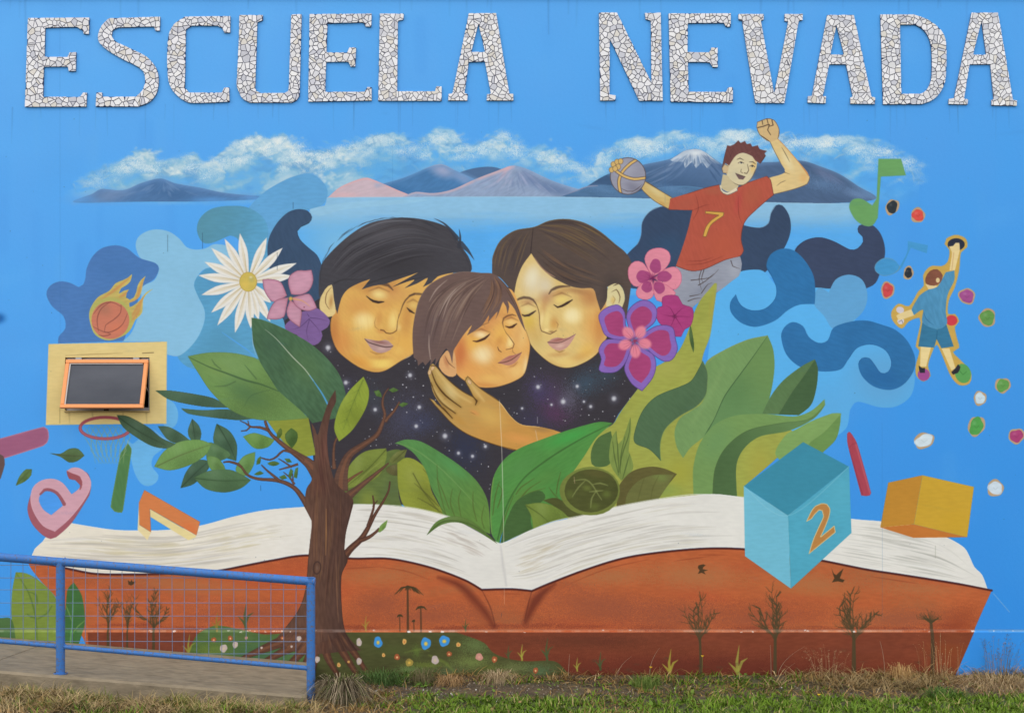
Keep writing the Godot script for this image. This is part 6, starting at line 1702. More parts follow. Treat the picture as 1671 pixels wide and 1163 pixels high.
func letters() -> void:
	var mats := []
	for c in [C(226, 224, 226), C(218, 216, 218), C(212, 211, 216), C(230, 228, 228), C(216, 210, 202), C(196, 196, 204), C(228, 226, 229)]:
		var m := plain(c, 0.42)
		mats.append(m)
	var grout := plain(C(66, 70, 96), 0.9)
	var pale := plain(C(108, 108, 122), 0.9)
	letter("E", "45.5,29.7 146.5,29 145.8,57 136.5,56.5 135.5,51.5 125.7,45.2 74.6,46.5 73.4,93 110.6,93.5 113.6,86 125,85 124.4,117 112.3,117.6 110.6,109.8 72.4,110 70.9,158 130.7,158.3 135.7,151.3 142.7,151.3 141.5,175.2 40.5,175.4", "", "white mosaic letter E at the far left, first letter of the sign", mats, grout)
	letter("S", "262,27.6! 261.4,51.5! 253.8,51.5! 251.3,44.7! 193.5,46! 184,51 183,60 191,69 219,82 241,94 256,113 259.6,133 256,153 245,167 226,175! 156,175! 157,151! 167,151! 167.6,158! 221,158! 232,148 236.5,133 233.7,118 221,108 198.5,96.8 173.4,81.7 161,69 160,57 166,42 178,30!", "", "white mosaic letter S, between the first E and the C", mats, grout)
	letter("C", "376.5,26.4! 376.2,54.5! 365.7,54.5! 363.2,47.8! 355.6,43.2! 312.9,43.2! 304,49! 302.3,143.3! 309,151.3! 361.9,151.3! 365.7,143.3! 374.5,142.7! 375.2,167.1! 312,169 294,161 279,144.5 273.4,123 272.7,85 275.2,57 284,40 301.6,27.6!", "", "white mosaic letter C, third letter of the sign", mats, grout)
	letter("U", "390.3,25.1! 429.5,24.8! 429.5,34.4! 420.6,37.2! 417,143! 419,149 426,152! 464.7,152! 470,149 471,143! 474.9,24.2! 492.8,23.4! 489.5,156.9! 484,165 475.7,168.5! 407,168.4! 394,160 385.8,140.7! 389.5,62.8!", "", "white mosaic letter U, between the C and the second E", mats, grout)
	letter("E", "504.9,23.4 607,22.6 606.4,44.9 596.8,44.9 592.7,37.7 534.9,39.4 533.2,85.9 566.5,85.9 570.1,77.9 581.7,77.9 580.3,109.5 572,110.1 568.5,101.8 532.7,102.4 531.3,150 595.4,150 598.7,142.3 607,142.3 607,165.2 502.7,167.1", "", "white mosaic letter E between the U and the L", mats, grout)
	letter("L", "619.4,22.6 659.6,22.6 658.7,33 649.9,35 648.6,149.2 709.7,149.2 711.6,141.2 721.2,141.2 721.2,165.7 616.9,165.7", "", "white mosaic letter L, the only L of the sign", mats, pale)
	letter("A", "764.7,22 810.1,22 831.6,153.3 838.2,153.3 838.2,165.2 793.6,165.2 794.2,154.1 800.5,153.3 790.9,101.8 765.5,102.4 758.4,152.8 763.9,153.6 762.8,165.2 730.9,165.2 731.7,153.6 738,152.8", "780.7,41.3 790.9,84.8 769.7,85.3", "white mosaic letter A ending the first word, above the heads", mats, grout)
	letter("N", "976.8,20.9 1006.9,20.9 1062.6,134.2 1061.4,35 1053,32.5 1051.7,21.6 1078.5,21.2 1081.9,165.6 1042.8,165.6 995.5,66 995,154.7 1005,155.8 1004.6,164.9 978.9,165.3", "", "white mosaic letter N starting the second word", mats, grout)
	letter("E", "1090.5,22.3 1192.9,22.3 1192.7,45 1184.3,45 1180.8,38.7 1122.8,39.1 1122.2,85.3 1157,85.7 1160.4,78 1171.3,78 1171.7,110.8 1162.6,110.8 1158.1,102.8 1122.8,102.3 1124,150.1 1184.3,150.1 1187.7,142.8 1196.3,142.8 1196.3,168.3 1093.7,167.2", "", "white mosaic letter E between the N and the V", mats, grout)
	letter("V", "1204.3,23.2 1246.8,23.2 1246.3,33.4 1241.8,34.6 1263.2,152 1285.5,36.4 1279.8,35.3 1279.8,23.4 1310.5,23.2 1310,34.1 1303.6,35.3 1280.2,169.4 1232,169 1210.4,34.6 1204.7,33.7", "", "white mosaic letter V above the raised fist", mats, pale)
	letter("A", "1349.3,24.9 1393.3,24.4 1422.1,158.1 1428.3,159.4 1428.1,171 1387,170.5 1387,159.4 1391,158.1 1379.9,106.1 1353.3,106.1 1343.3,157.2 1348.2,157.6 1347.3,169.8 1317.3,168.7 1317.8,157.2 1324.4,156.5", "1364.8,43.3 1376.6,89.3 1355.5,89.3", "white mosaic letter A between the V and the D", mats, pale)
	letter("D", "1435.9,24! 1490.9,24! 1513,32 1533,46.6 1543,64.4 1544.7,95.5 1543,131 1535,151 1522,164 1504.3,171! 1440.3,171.4!", "1468.7,41.5! 1493.2,41.5! 1506.5,50 1516.5,66.6 1519.8,93.3 1518.7,131 1511,147.6 1502,153.2! 1471,153.2!", "white mosaic letter D, the only D of the sign", mats, grout)
	letter("A", "1584.9,21.1 1628.6,21.1 1653,163.2 1659.7,164.3 1659.2,173.8 1617.5,173.2 1617.1,163.2 1620.8,162.1 1615.3,106.1 1582.4,106.1 1573.5,161 1580.2,162.1 1579.1,171.6 1547.1,171 1547.6,161.6 1556.4,160.3", "1601.3,36.6 1608.6,89.5 1588.2,89.5", "white mosaic letter A at the far right, last letter of the sign", mats, pale)


# ---------------------------------------------------------------- built things

func bevel_box(size: Vector3, b := 0.003) -> ArrayMesh:
	# a box with chamfered long edges
	var st := SurfaceTool.new()
	st.begin(Mesh.PRIMITIVE_TRIANGLES)
	st.set_smooth_group(-1)
	var h := size * 0.5
	b = minf(b, minf(h.x, minf(h.y, h.z)) * 0.5)
	var corner := func(sx: float, sy: float, sz: float, k: int) -> Vector3:
		var p := Vector3(sx * h.x, sy * h.y, sz * h.z)
		for i in 3:
			if i != k: p[i] -= signf(p[i]) * b
		return p
	var quad := func(a: Vector3, c: Vector3, d: Vector3, e: Vector3) -> void:
		if (c - a).cross(d - a).dot(a + c + d + e) > 0.0:
			for v in [a, d, c, a, e, d]: st.add_vertex(v)
		else:
			for v in [a, c, d, a, d, e]: st.add_vertex(v)
	for k in 3:
		for s in [-1.0, 1.0]:
			var q := []
			for t in [[-1, -1], [1, -1], [1, 1], [-1, 1]]:
				var sv := [0.0, 0.0, 0.0]
				sv[k] = s
				sv[(k + 1) % 3] = t[0]
				sv[(k + 2) % 3] = t[1]
				q.append(corner.call(sv[0], sv[1], sv[2], k))
			quad.call(q[0], q[1], q[2], q[3])
	for k in 3:       # chamfers along axis k
		var i := (k + 1) % 3
		var j := (k + 2) % 3
		for si in [-1.0, 1.0]:
			for sj in [-1.0, 1.0]:
				var sv := [0.0, 0.0, 0.0]
				sv[i] = si
				sv[j] = sj
				var q := []
				for t in [[-1.0, i], [1.0, i], [1.0, j], [-1.0, j]]:
					sv[k] = t[0]
					q.append(corner.call(sv[0], sv[1], sv[2], t[1]))
				quad.call(q[0], q[1], q[2], q[3])
	for sx in [-1.0, 1.0]:
		for sy in [-1.0, 1.0]:
			for sz in [-1.0, 1.0]:
				var a: Vector3 = corner.call(sx, sy, sz, 0)
				var c: Vector3 = corner.call(sx, sy, sz, 1)
				var d: Vector3 = corner.call(sx, sy, sz, 2)
				if (c - a).cross(d - a).dot(a + c + d) > 0.0:
					for v in [a, d, c]: st.add_vertex(v)
				else:
					for v in [a, c, d]: st.add_vertex(v)
	st.generate_normals()
	return st.commit()


func bar(called: String, u0: float, v0: float, u1: float, v1: float, z0: float, z1: float, mat: Material, parent: Node) -> MeshInstance3D:
	var a := W(u0, v1, z0)
	var b := W(u1, v0, z1)
	return put(called, bevel_box(b - a), mat, parent, (a + b) * 0.5)


func tube(called: String, a: Vector3, b: Vector3, r: float, mat: Material, parent: Node, sides := 14) -> MeshInstance3D:
	var m := CylinderMesh.new()
	m.top_radius = r
	m.bottom_radius = r
	m.height = a.distance_to(b)
	m.radial_segments = sides
	m.rings = 1
	var o := put(called, m, mat, parent, (a + b) * 0.5)
	var y := (b - a).normalized()
	var x := y.cross(Vector3(0.31, 0.12, 0.94)).normalized()
	o.basis = Basis(x, y, x.cross(y))
	return o


func quads(list: Array) -> ArrayMesh:
	var st := SurfaceTool.new()
	st.begin(Mesh.PRIMITIVE_TRIANGLES)
	st.set_smooth_group(-1)
	for q in list:
		for k in [0, 1, 2, 0, 2, 3]: st.add_vertex(q[k])
	st.generate_normals()
	return st.commit()


func noise_tex(seed_no: int, freq: float, c0: Color, c1: Color, size := 512, oct := 5) -> NoiseTexture2D:
	var n := FastNoiseLite.new()
	n.seed = seed_no
	n.frequency = freq
	n.fractal_octaves = oct
	var t := NoiseTexture2D.new()
	t.width = size
	t.height = size
	t.seamless = true
	t.noise = n
	var r := Gradient.new()
	r.set_color(0, c0)
	r.set_color(1, c1)
	t.color_ramp = r
	return t


func build_wall() -> void:
	var L := OU + 1
	var R := OU + PU - 1
	var T := OV + 1
	var B := OV + PV - 1
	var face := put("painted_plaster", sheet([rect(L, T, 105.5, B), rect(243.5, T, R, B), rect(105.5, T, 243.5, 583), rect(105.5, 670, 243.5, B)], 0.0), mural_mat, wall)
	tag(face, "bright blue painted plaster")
	var blue := StandardMaterial3D.new()
	blue.albedo_texture = noise_tex(5, 0.01, C(96, 168, 236), C(80, 152, 228))
	blue.uv1_triplanar = true
	blue.uv1_world_triplanar = true
	blue.uv1_scale = Vector3(0.4, 0.4, 0.4)
	blue.roughness = 0.85
	put("plaster", sheet([rect(-700, T, L, B)], 0.0), blue, wall)
	put("plaster", sheet([rect(R, T, 2400, B)], 0.0), blue, wall)
	# the thickness of the wall and the dark room behind it
	var stone := plain(C(120, 120, 118), 0.9)
	var zb := -0.22
	put("reveal", quads([
		[W(105.5, 583, 0), W(105.5, 583, zb), W(105.5, 670, zb), W(105.5, 670, 0)],
		[W(243.5, 583, zb), W(243.5, 583, 0), W(243.5, 670, 0), W(243.5, 670, zb)],
		[W(105.5, 583, zb), W(105.5, 583, 0), W(243.5, 583, 0), W(243.5, 583, zb)],
		[W(105.5, 670, 0), W(105.5, 670, zb), W(243.5, 670, zb), W(243.5, 670, 0)]]), plain(C(176, 150, 96), 0.9), wall)
	put("inner_wall", quads([
		[W(-700, -20, zb), W(105.5, -20, zb), W(105.5, 1119, zb), W(-700, 1119, zb)],
		[W(243.5, -20, zb), W(2400, -20, zb), W(2400, 1119, zb), W(243.5, 1119, zb)],
		[W(105.5, -20, zb), W(243.5, -20, zb), W(243.5, 583, zb), W(105.5, 583, zb)],
		[W(105.5, 670, zb), W(243.5, 670, zb), W(243.5, 1119, zb), W(105.5, 1119, zb)]]), stone, wall)
	var d := -4.0
	put("room", quads([
		[W(-700, -20, d), W(2400, -20, d), W(2400, 1119, d), W(-700, 1119, d)],
		[W(-700, -20, d), W(-700, -20, 0), W(2400, -20, 0), W(2400, -20, d)],
		[W(-700, 1119, d), W(-700, 1119, 0), W(2400, 1119, 0), W(2400, 1119, d)],
		[W(-700, -20, d), W(-700, -20, 0), W(-700, 1119, 0), W(-700, 1119, d)],
		[W(2400, -20, d), W(2400, -20, 0), W(2400, 1119, 0), W(2400, 1119, d)]]), plain(C(84, 82, 82), 0.9), wall)
	# roof edge
	var zinc := plain(C(78, 104, 150), 0.6)
	var eave := put("roof_edge", bevel_box(Vector3(18.4, 0.16, 0.03), 0.01), zinc, wall, W(835.5, -18.0, 0.0155))
	tag(eave, "dark blue roof edge along the top of the wall")

	# the window
	var win := holder("window", wall)
	tag(win, "orange framed window tilted open, set in the painted backboard")
	var alu := plain(C(164, 162, 164), 0.45, 0.3)
	bar("frame", 105.7, 664.5, 243.3, 669.8, -0.09, -0.02, alu, win)
	bar("frame", 105.7, 583.2, 243.3, 587.0, -0.09, -0.03, alu, win)
	bar("frame", 105.7, 587.1, 109.5, 664.4, -0.09, -0.03, alu, win)
	bar("frame", 239.6, 587.1, 243.3, 664.4, -0.09, -0.03, alu, win)
	bar("sill", 104.5, 670.4, 244.5, 672.6, 0.0005, 0.02, plain(C(172, 150, 104), 0.8), win)
	bar("catch", 168, 667, 176, 670.5, -0.0195, -0.008, plain(C(40, 38, 40), 0.6), win)
	var hinge := Transform3D(Basis(Vector3.RIGHT, -0.31), W(175, 587.3, 0.002))
	var orange := plain(C(232, 150, 92), 0.55)
	var sw := 134.0 * S
	var sh := 0.505
	var fw := 0.037
	var pieces := [["sash_frame", Vector3(sw, fw, 0.034), Vector3(0, -fw * 0.5, 0)], ["sash_frame", Vector3(sw, fw, 0.034), Vector3(0, -sh + fw * 0.5, 0)], ["sash_frame", Vector3(fw, sh - fw * 2.0, 0.033), Vector3(-sw * 0.5 + fw * 0.5, -sh * 0.5, 0)], ["sash_frame", Vector3(fw, sh - fw * 2.0, 0.033), Vector3(sw * 0.5 - fw * 0.5, -sh * 0.5, 0)]]
	for p in pieces:
		var o := put(p[0], bevel_box(p[1], 0.004), orange, win)
		o.transform = hinge * Transform3D(Basis(), p[2])
	for p in [[Vector3(0.012, sh - fw * 2.0, 0.012), Vector3(-sw * 0.5 + fw + 0.006, -sh * 0.5, 0.002)], [Vector3(sw - fw * 2.0 - 0.03, 0.010, 0.012), Vector3(0, -fw - 0.005, 0.002)]]:
		var o := put("glazing_bead", bevel_box(p[0], 0.002), plain(C(198, 190, 184), 0.6), win)
		o.transform = hinge * Transform3D(Basis(), p[1])
	for u in [128.0, 222.0]: bar("hinge", u - 5.0, 583.6, u + 5.0, 587.4, -0.028, 0.012, alu, win)
	var glass := StandardMaterial3D.new()
	glass.albedo_texture = noise_tex(9, 0.006, C(50, 53, 62), C(76, 78, 86), 256)  # opaque grey holds the mirrored sky as well as dust
	glass.roughness = 0.12
	glass.metallic_specular = 0.45
	var pm := BoxMesh.new()
	pm.size = Vector3(sw - fw * 2.0 + 0.002, sh - fw * 2.0 + 0.002, 0.006)
	var pane := put("pane", pm, glass, win)
	pane.transform = hinge * Transform3D(Basis(), Vector3(0, -sh * 0.5, -0.008))
	tag(pane, "dusty grey window pane, mirrored sky put into its colour")
	tube("stay", W(240, 640, -0.05), hinge * Vector3(sw * 0.5 - 0.015, -0.26, -0.02), 0.005, alu, win, 8)


func from_px(u: float, v: float, z: float) -> Vector3:
	# the point at distance z in front of the wall on the sight line through a place on the wall's grid
	var p := W(u, v)
	return Vector3(p.x, EYE.y + (p.y - EYE.y), 0).lerp(EYE, z / EYE.z)


const RAMP_FRONT := 1.6
const RAMP_END := -1.72


func ramp_y(x: float) -> float:
	return 0.147 - 0.0819 * (x - RAMP_END)


func ground_y(x: float, z: float) -> float:
	if z < 0.0: return -0.02
	var left := 0.115 - 0.052 * (x + 1.7)
	var h := lerpf(0.025, minf(left, 0.3), smoothstep(0.3, -1.8, x))
	h *= smoothstep(-0.3, 1.4, z)
	h += 0.05 * smoothstep(-1.7, -1.2, x) * exp(-pow(z / 0.42, 2.0))
	h -= 0.085 * smoothstep(-1.55, -1.8, x) * exp(-pow((z - 1.6) / 0.32, 2.0))
	h += 0.03 * smoothstep(1.0, 2.6, z)
	h += fbm.get_noise_2d(x * 55.0, z * 55.0) * 0.04 * smoothstep(0.0, 0.4, z)
	return h - 0.01


func build_ramp() -> void:
	var low := -0.1
	var b := 0.018
	var cuts := [-9.0, -7.0, -5.8, -4.5, RAMP_END]
	var meshes := []
	for i in 4:
		var xa: float = cuts[i] + (0.005 if i > 0 else 0.0)
		var xb: float = cuts[i + 1] - (0.005 if i < 3 else 0.0)
		var back: float = -1.93 if i == 3 else xb
		var p := [Vector3(xa, ramp_y(xa), 0.03), Vector3(back, ramp_y(back), 0.03), Vector3(xb, ramp_y(xb), RAMP_FRONT), Vector3(xa, ramp_y(xa), RAMP_FRONT)]
		var q := []
		for k in p: q.append(Vector3(k.x, low, k.z))
		var e2: Vector3 = p[2] + Vector3(0, 0, -b)
		var e3: Vector3 = p[3] + Vector3(0, 0, -b)
		var f2: Vector3 = p[2] + Vector3(0, -b, 0)
		var f3: Vector3 = p[3] + Vector3(0, -b, 0)
		var st := SurfaceTool.new()
		st.begin(Mesh.PRIMITIVE_TRIANGLES)
		st.set_smooth_group(-1)
		for f in [[p[0], p[1], e2, e3], [e3, e2, f2, f3], [f3, f2, q[2], q[3]], [p[1], q[1], q[2], f2, e2], [p[0], e3, f3, q[3], q[0]]]:
			for k in range(1, f.size() - 1):
				for v in [f[0], f[k], f[k + 1]]: st.add_vertex(v)
		st.generate_normals()
		meshes.append(st.commit())
	var m := StandardMaterial3D.new()
	m.albedo_texture = noise_tex(21, 0.012, C(88, 78, 62), C(150, 134, 110), 1024, 6)
	m.detail_enabled = true
	var cracks := noise_tex(22, 0.008, C(142, 128, 106), C(60, 54, 46), 1024, 4)
	cracks.noise.fractal_type = FastNoiseLite.FRACTAL_RIDGED
	cracks.color_ramp.set_offset(0, 0.90)
	cracks.color_ramp.set_offset(1, 0.97)
	m.detail_albedo = cracks
	m.detail_mask = noise_tex(23, 0.02, Color(0.0, 0.0, 0.0), Color(0.8, 0.8, 0.8), 256)
	m.uv1_triplanar = true
	m.uv1_world_triplanar = true
	m.uv1_scale = Vector3(0.45, 0.9, 0.9)
	m.heightmap_enabled = true
	m.heightmap_texture = noise_tex(24, 0.08, Color.BLACK, Color.WHITE, 512)
	m.heightmap_scale = 0.25
	m.roughness = 0.92
	var o := holder("concrete_ramp")
	for sm in meshes: put("slab", sm, m, o)
	tag(o, "bare concrete ramp sloping down along the foot of the wall", "ramp", "", "structure")


func build_railing() -> void:
	var rail := holder("railing", self, Vector3(RAMP_END, 0, 1.5))
	tag(rail, "blue tubular railing with a square wire mesh along the concrete ramp", "railing")
	var paint := plain(C(46, 108, 182), 0.5)
	paint.albedo_color = Color.WHITE
	paint.albedo_texture = noise_tex(31, 0.02, C(52, 106, 172), C(70, 126, 196), 256)
	paint.uv1_triplanar = true
	paint.uv1_scale = Vector3(1.2, 1.2, 1.2)
	var chips := noise_tex(33, 0.05, Color(1, 1, 1, 0), Color(1, 1, 1, 0), 512, 5)
	chips.color_ramp.set_color(0, C(98, 84, 76))
	chips.color_ramp.set_color(1, C(52, 104, 170))
	chips.color_ramp.set_offset(0, 0.30)
	chips.color_ramp.set_offset(1, 0.35)
	paint.detail_enabled = true
	paint.detail_albedo = chips
	paint.detail_mask = noise_tex(34, 0.02, Color(0.3, 0.3, 0.3), Color(1, 1, 1), 256)
	var wire := plain(C(104, 124, 152), 0.45)
	var at := rail.position
	var z := 1.5
	var t0 := from_px(0, 909, z) - at
	var t1 := from_px(507, 948.5, z) - at
	var b0 := from_px(0, 1046, z) - at
	var b1 := from_px(507, 1090.5, z) - at
	var dt := (t1 - t0) / (t1.x - t0.x)
	var db := (b1 - b0) / (b1.x - b0.x)
	var xl := t0.x - 2.4
	var ta := t0 + dt * (xl - t0.x)
	var ba := b0 + db * (xl - b0.x)
	tube("top_rail", ta, t1 + dt * 0.036, 0.036, paint, rail, 20)
	tube("bottom_rail", ba, b1, 0.0205, paint, rail, 14)
	var posts := []
	for u in [507.0, 98.0, -311.0]:
		var x: float = (from_px(u, 1000, z) - at).x
		posts.append(x)
		var head := t0 + dt * (x - t0.x)
		var foot := Vector3(x, ramp_y(minf(x + at.x, RAMP_END)) - at.y - 0.04, 0)
		if u == 507.0: foot.y = 0.04
		tube("post", foot, head + Vector3(0, 0.030 if u == 507.0 else -0.01, 0), 0.036, paint, rail, 20)
		if u != 507.0:
			for s in [-1.0, 1.0]: tube("bolt", foot + Vector3(s * 0.046, 0.046, 0.0), foot + Vector3(s * 0.046, 0.056, 0.0), 0.008, plain(C(120, 110, 104), 0.5, 0.6), rail, 6)
			tube("base_plate", foot + Vector3(0, 0.038, 0), foot + Vector3(0, 0.046, 0), 0.058, paint, rail, 20)
		else:
			tube("post_cap", head + Vector3(0, 0.031, 0), head + Vector3(0, 0.036, 0), 0.030, paint, rail, 20)
	for x in posts:
		for q in [[t0 + dt * (x - t0.x), 0.034], [b0 + db * (x - b0.x), 0.019]]:
			for s in [-1.0, 1.0]:
				if x == posts[0] and s > 0.0: continue
				for k in 7:
					var a := TAU * k / 7.0
					var w := SphereMesh.new()
					w.radius = 0.007
					w.height = 0.012
					w.radial_segments = 6
					w.rings = 3
					put("weld", w, paint, rail, q[0] + Vector3(s * 0.036, sin(a) * q[1], cos(a) * q[1]))
	# the wire mesh hangs square; the sloping tubes cut it
	var r := 0.0027
	var u := 523.0 - 20.25
	while u > -420.0:
		var x: float = (from_px(u, 1000, z) - at).x
		if absf(u - 98) > 6.0:
			tube("wire", b0 + db * (x - b0.x) + Vector3(rng.randf_range(-0.004, 0.004), 0, rng.randf_range(-0.003, 0.003)), t0 + dt * (x - t0.x) + Vector3(rng.randf_range(-0.004, 0.004), 0, rng.randf_range(-0.003, 0.003)), r, wire, rail, 6)
		u -= 20.25
	var right := t1.x - 0.03
	for v in [880.0, 901.0, 921.8, 942.6, 962.0, 983.6, 1004.6, 1025.0, 1046.4, 1067.0]:
		var y: float = (from_px(250, v, z) - at).y
		var xa := maxf(xl, b0.x + (y - b0.y) / db.y if y < ba.y and y > b1.y else xl)
		if y < b1.y: continue
		var x0 := xl
		var x1 := right
		# above the bottom rail: db falls to the right, so the wire starts where the rail has dropped below it
		if y < ba.y: x0 = b0.x + (y - b0.y) / db.y
		# under the top rail: the wire ends where the rail comes down to it
		if y > t1.y: x1 = minf(right, t0.x + (y - t0.y) / dt.y)
		if x1 - x0 > 0.05:
			tube("wire", Vector3(x0, y + rng.randf_range(-0.003, 0.003), r * 1.9), Vector3(x1, y + rng.randf_range(-0.003, 0.003), r * 1.9), r, wire, rail, 6)


func build_ground() -> void:
	var xs := [-160.0, -60.0, -25.0, -14.0]
	var x := -10.0
	while x <= 10.001:
		xs.append(x)
		x += 0.125
	xs.append_array([14.0, 25.0, 60.0, 160.0])
	var zs := [-160.0, -40.0, -8.0, -0.3]
	var z := 0.0
	while z <= 3.2:
		zs.append(z)
		z += 0.1
	zs.append_array([3.6, 4.2, 5.0, 6.0, 8.0, 10.0, 13.0, 18.0, 30.0, 60.0, 160.0])
	var st := SurfaceTool.new()
	st.begin(Mesh.PRIMITIVE_TRIANGLES)
	for b in zs:
		for a in xs:
			var g := greenness(a, b)
			var n := fbm.get_noise_2d(a * 160.0, b * 160.0)
			var c := Color(0.085, 0.060, 0.036).lerp(Color(0.18, 0.128, 0.072), clampf(0.4 + n, 0, 1)).lerp(Color(0.075, 0.10, 0.03), g * 0.75)
			st.set_color(c)
			st.add_vertex(Vector3(a, ground_y(a, b), b))
	var w := xs.size()
	for j in zs.size() - 1:
		for i in w - 1:
			var k := j * w + i
			for t in [k, k + 1, k + w + 1, k, k + w + 1, k + w]: st.add_index(t)
	st.generate_normals()
	var m := StandardMaterial3D.new()
	m.vertex_color_use_as_albedo = true
	m.albedo_texture = noise_tex(41, 0.03, Color(0.62, 0.6, 0.56), Color(1, 1, 1), 512, 6)
	m.uv1_triplanar = true
	m.uv1_world_triplanar = true
	m.uv1_scale = Vector3(1.3, 1.3, 1.3)
	m.heightmap_enabled = true
	m.heightmap_texture = noise_tex(42, 0.05, Color.BLACK, Color.WHITE, 512)
	m.heightmap_scale = 1.2
	m.roughness = 0.95
	var o := put("ground", st.commit(), m)
	tag(o, "verge of soil and thatch in front of the wall", "ground", "", "structure")


func greenness(x: float, z: float) -> float:
	var n := fbm.get_noise_2d(x * 30.0 + 500.0, z * 46.0) * 0.9
	var g := smoothstep(0.80, 1.12, z + n * 0.28) * smoothstep(-1.2, -0.2, x + n * 0.5)
	if x > -0.3: g = maxf(g, 0.35 * smoothstep(0.25, 0.6, z) * smoothstep(0.4, 1.6, x) * (1.0 - smoothstep(2.4, 3.6, x)) + n * 0.3)
	g -= 0.7 * exp(-pow((x - 0.85) / 0.28, 2.0)) * smoothstep(1.0, 1.2, z)
	if x < -1.0 and z > 1.4: g = clampf(0.04 + n * 1.1, 0.0, 0.75)
	if z < 0.5 and x > -1.7 and x < -0.75: g = 0.85
	if z < 0.45 and x > -0.7: g = maxf(g, clampf(0.12 + n * 1.2 - 0.4 * smoothstep(2.6, 3.6, x), 0.0, 0.7))
	return clampf(g, 0.0, 1.0)


func blade_mesh() -> ArrayMesh:
	var st := SurfaceTool.new()
	st.begin(Mesh.PRIMITIVE_TRIANGLES)
	var pts := []
	for k in 4:
		var f := k / 3.0
		var w := 0.5 * (1.0 - f * f * 0.92)
		pts.append([Vector3(-w, f * (1.0 - 0.18 * f), 0.42 * f * f), Vector3(w, f * (1.0 - 0.18 * f), 0.42 * f * f)])
	for k in 3:
		for v in [pts[k][0], pts[k + 1][0], pts[k + 1][1], pts[k][0], pts[k + 1][1], pts[k][1]]: st.add_vertex(v)
	st.generate_normals()
	return st.commit()


func grass_field(called: String, label: String, spots: Array, mat: Material, mesh: Mesh = null) -> void:
	var mm := MultiMesh.new()
	mm.transform_format = MultiMesh.TRANSFORM_3D
	mm.use_colors = true
	mm.mesh = mesh if mesh else blade_mesh()
	mm.instance_count = spots.size()
	for i in spots.size():
		mm.set_instance_transform(i, spots[i][0])
		mm.set_instance_color(i, spots[i][1])
	var o := MultiMeshInstance3D.new()
	o.name = called
	o.multimesh = mm
	o.material_override = mat
	add_child(o, true)
	tag(o, label, "stones" if mesh else "grass", "", "stuff")


func blade_at(x: float, y: float, z: float, h: float, w: float, lean: float) -> Transform3D:
	var b := Basis(Vector3.UP, rng.randf() * TAU) * Basis(Vector3.RIGHT, lean)
	b = b * Basis(Vector3.UP, rng.randf_range(-0.6, 0.6))
	return Transform3D(b.scaled_local(Vector3(w, h, h)), Vector3(x, y, z))


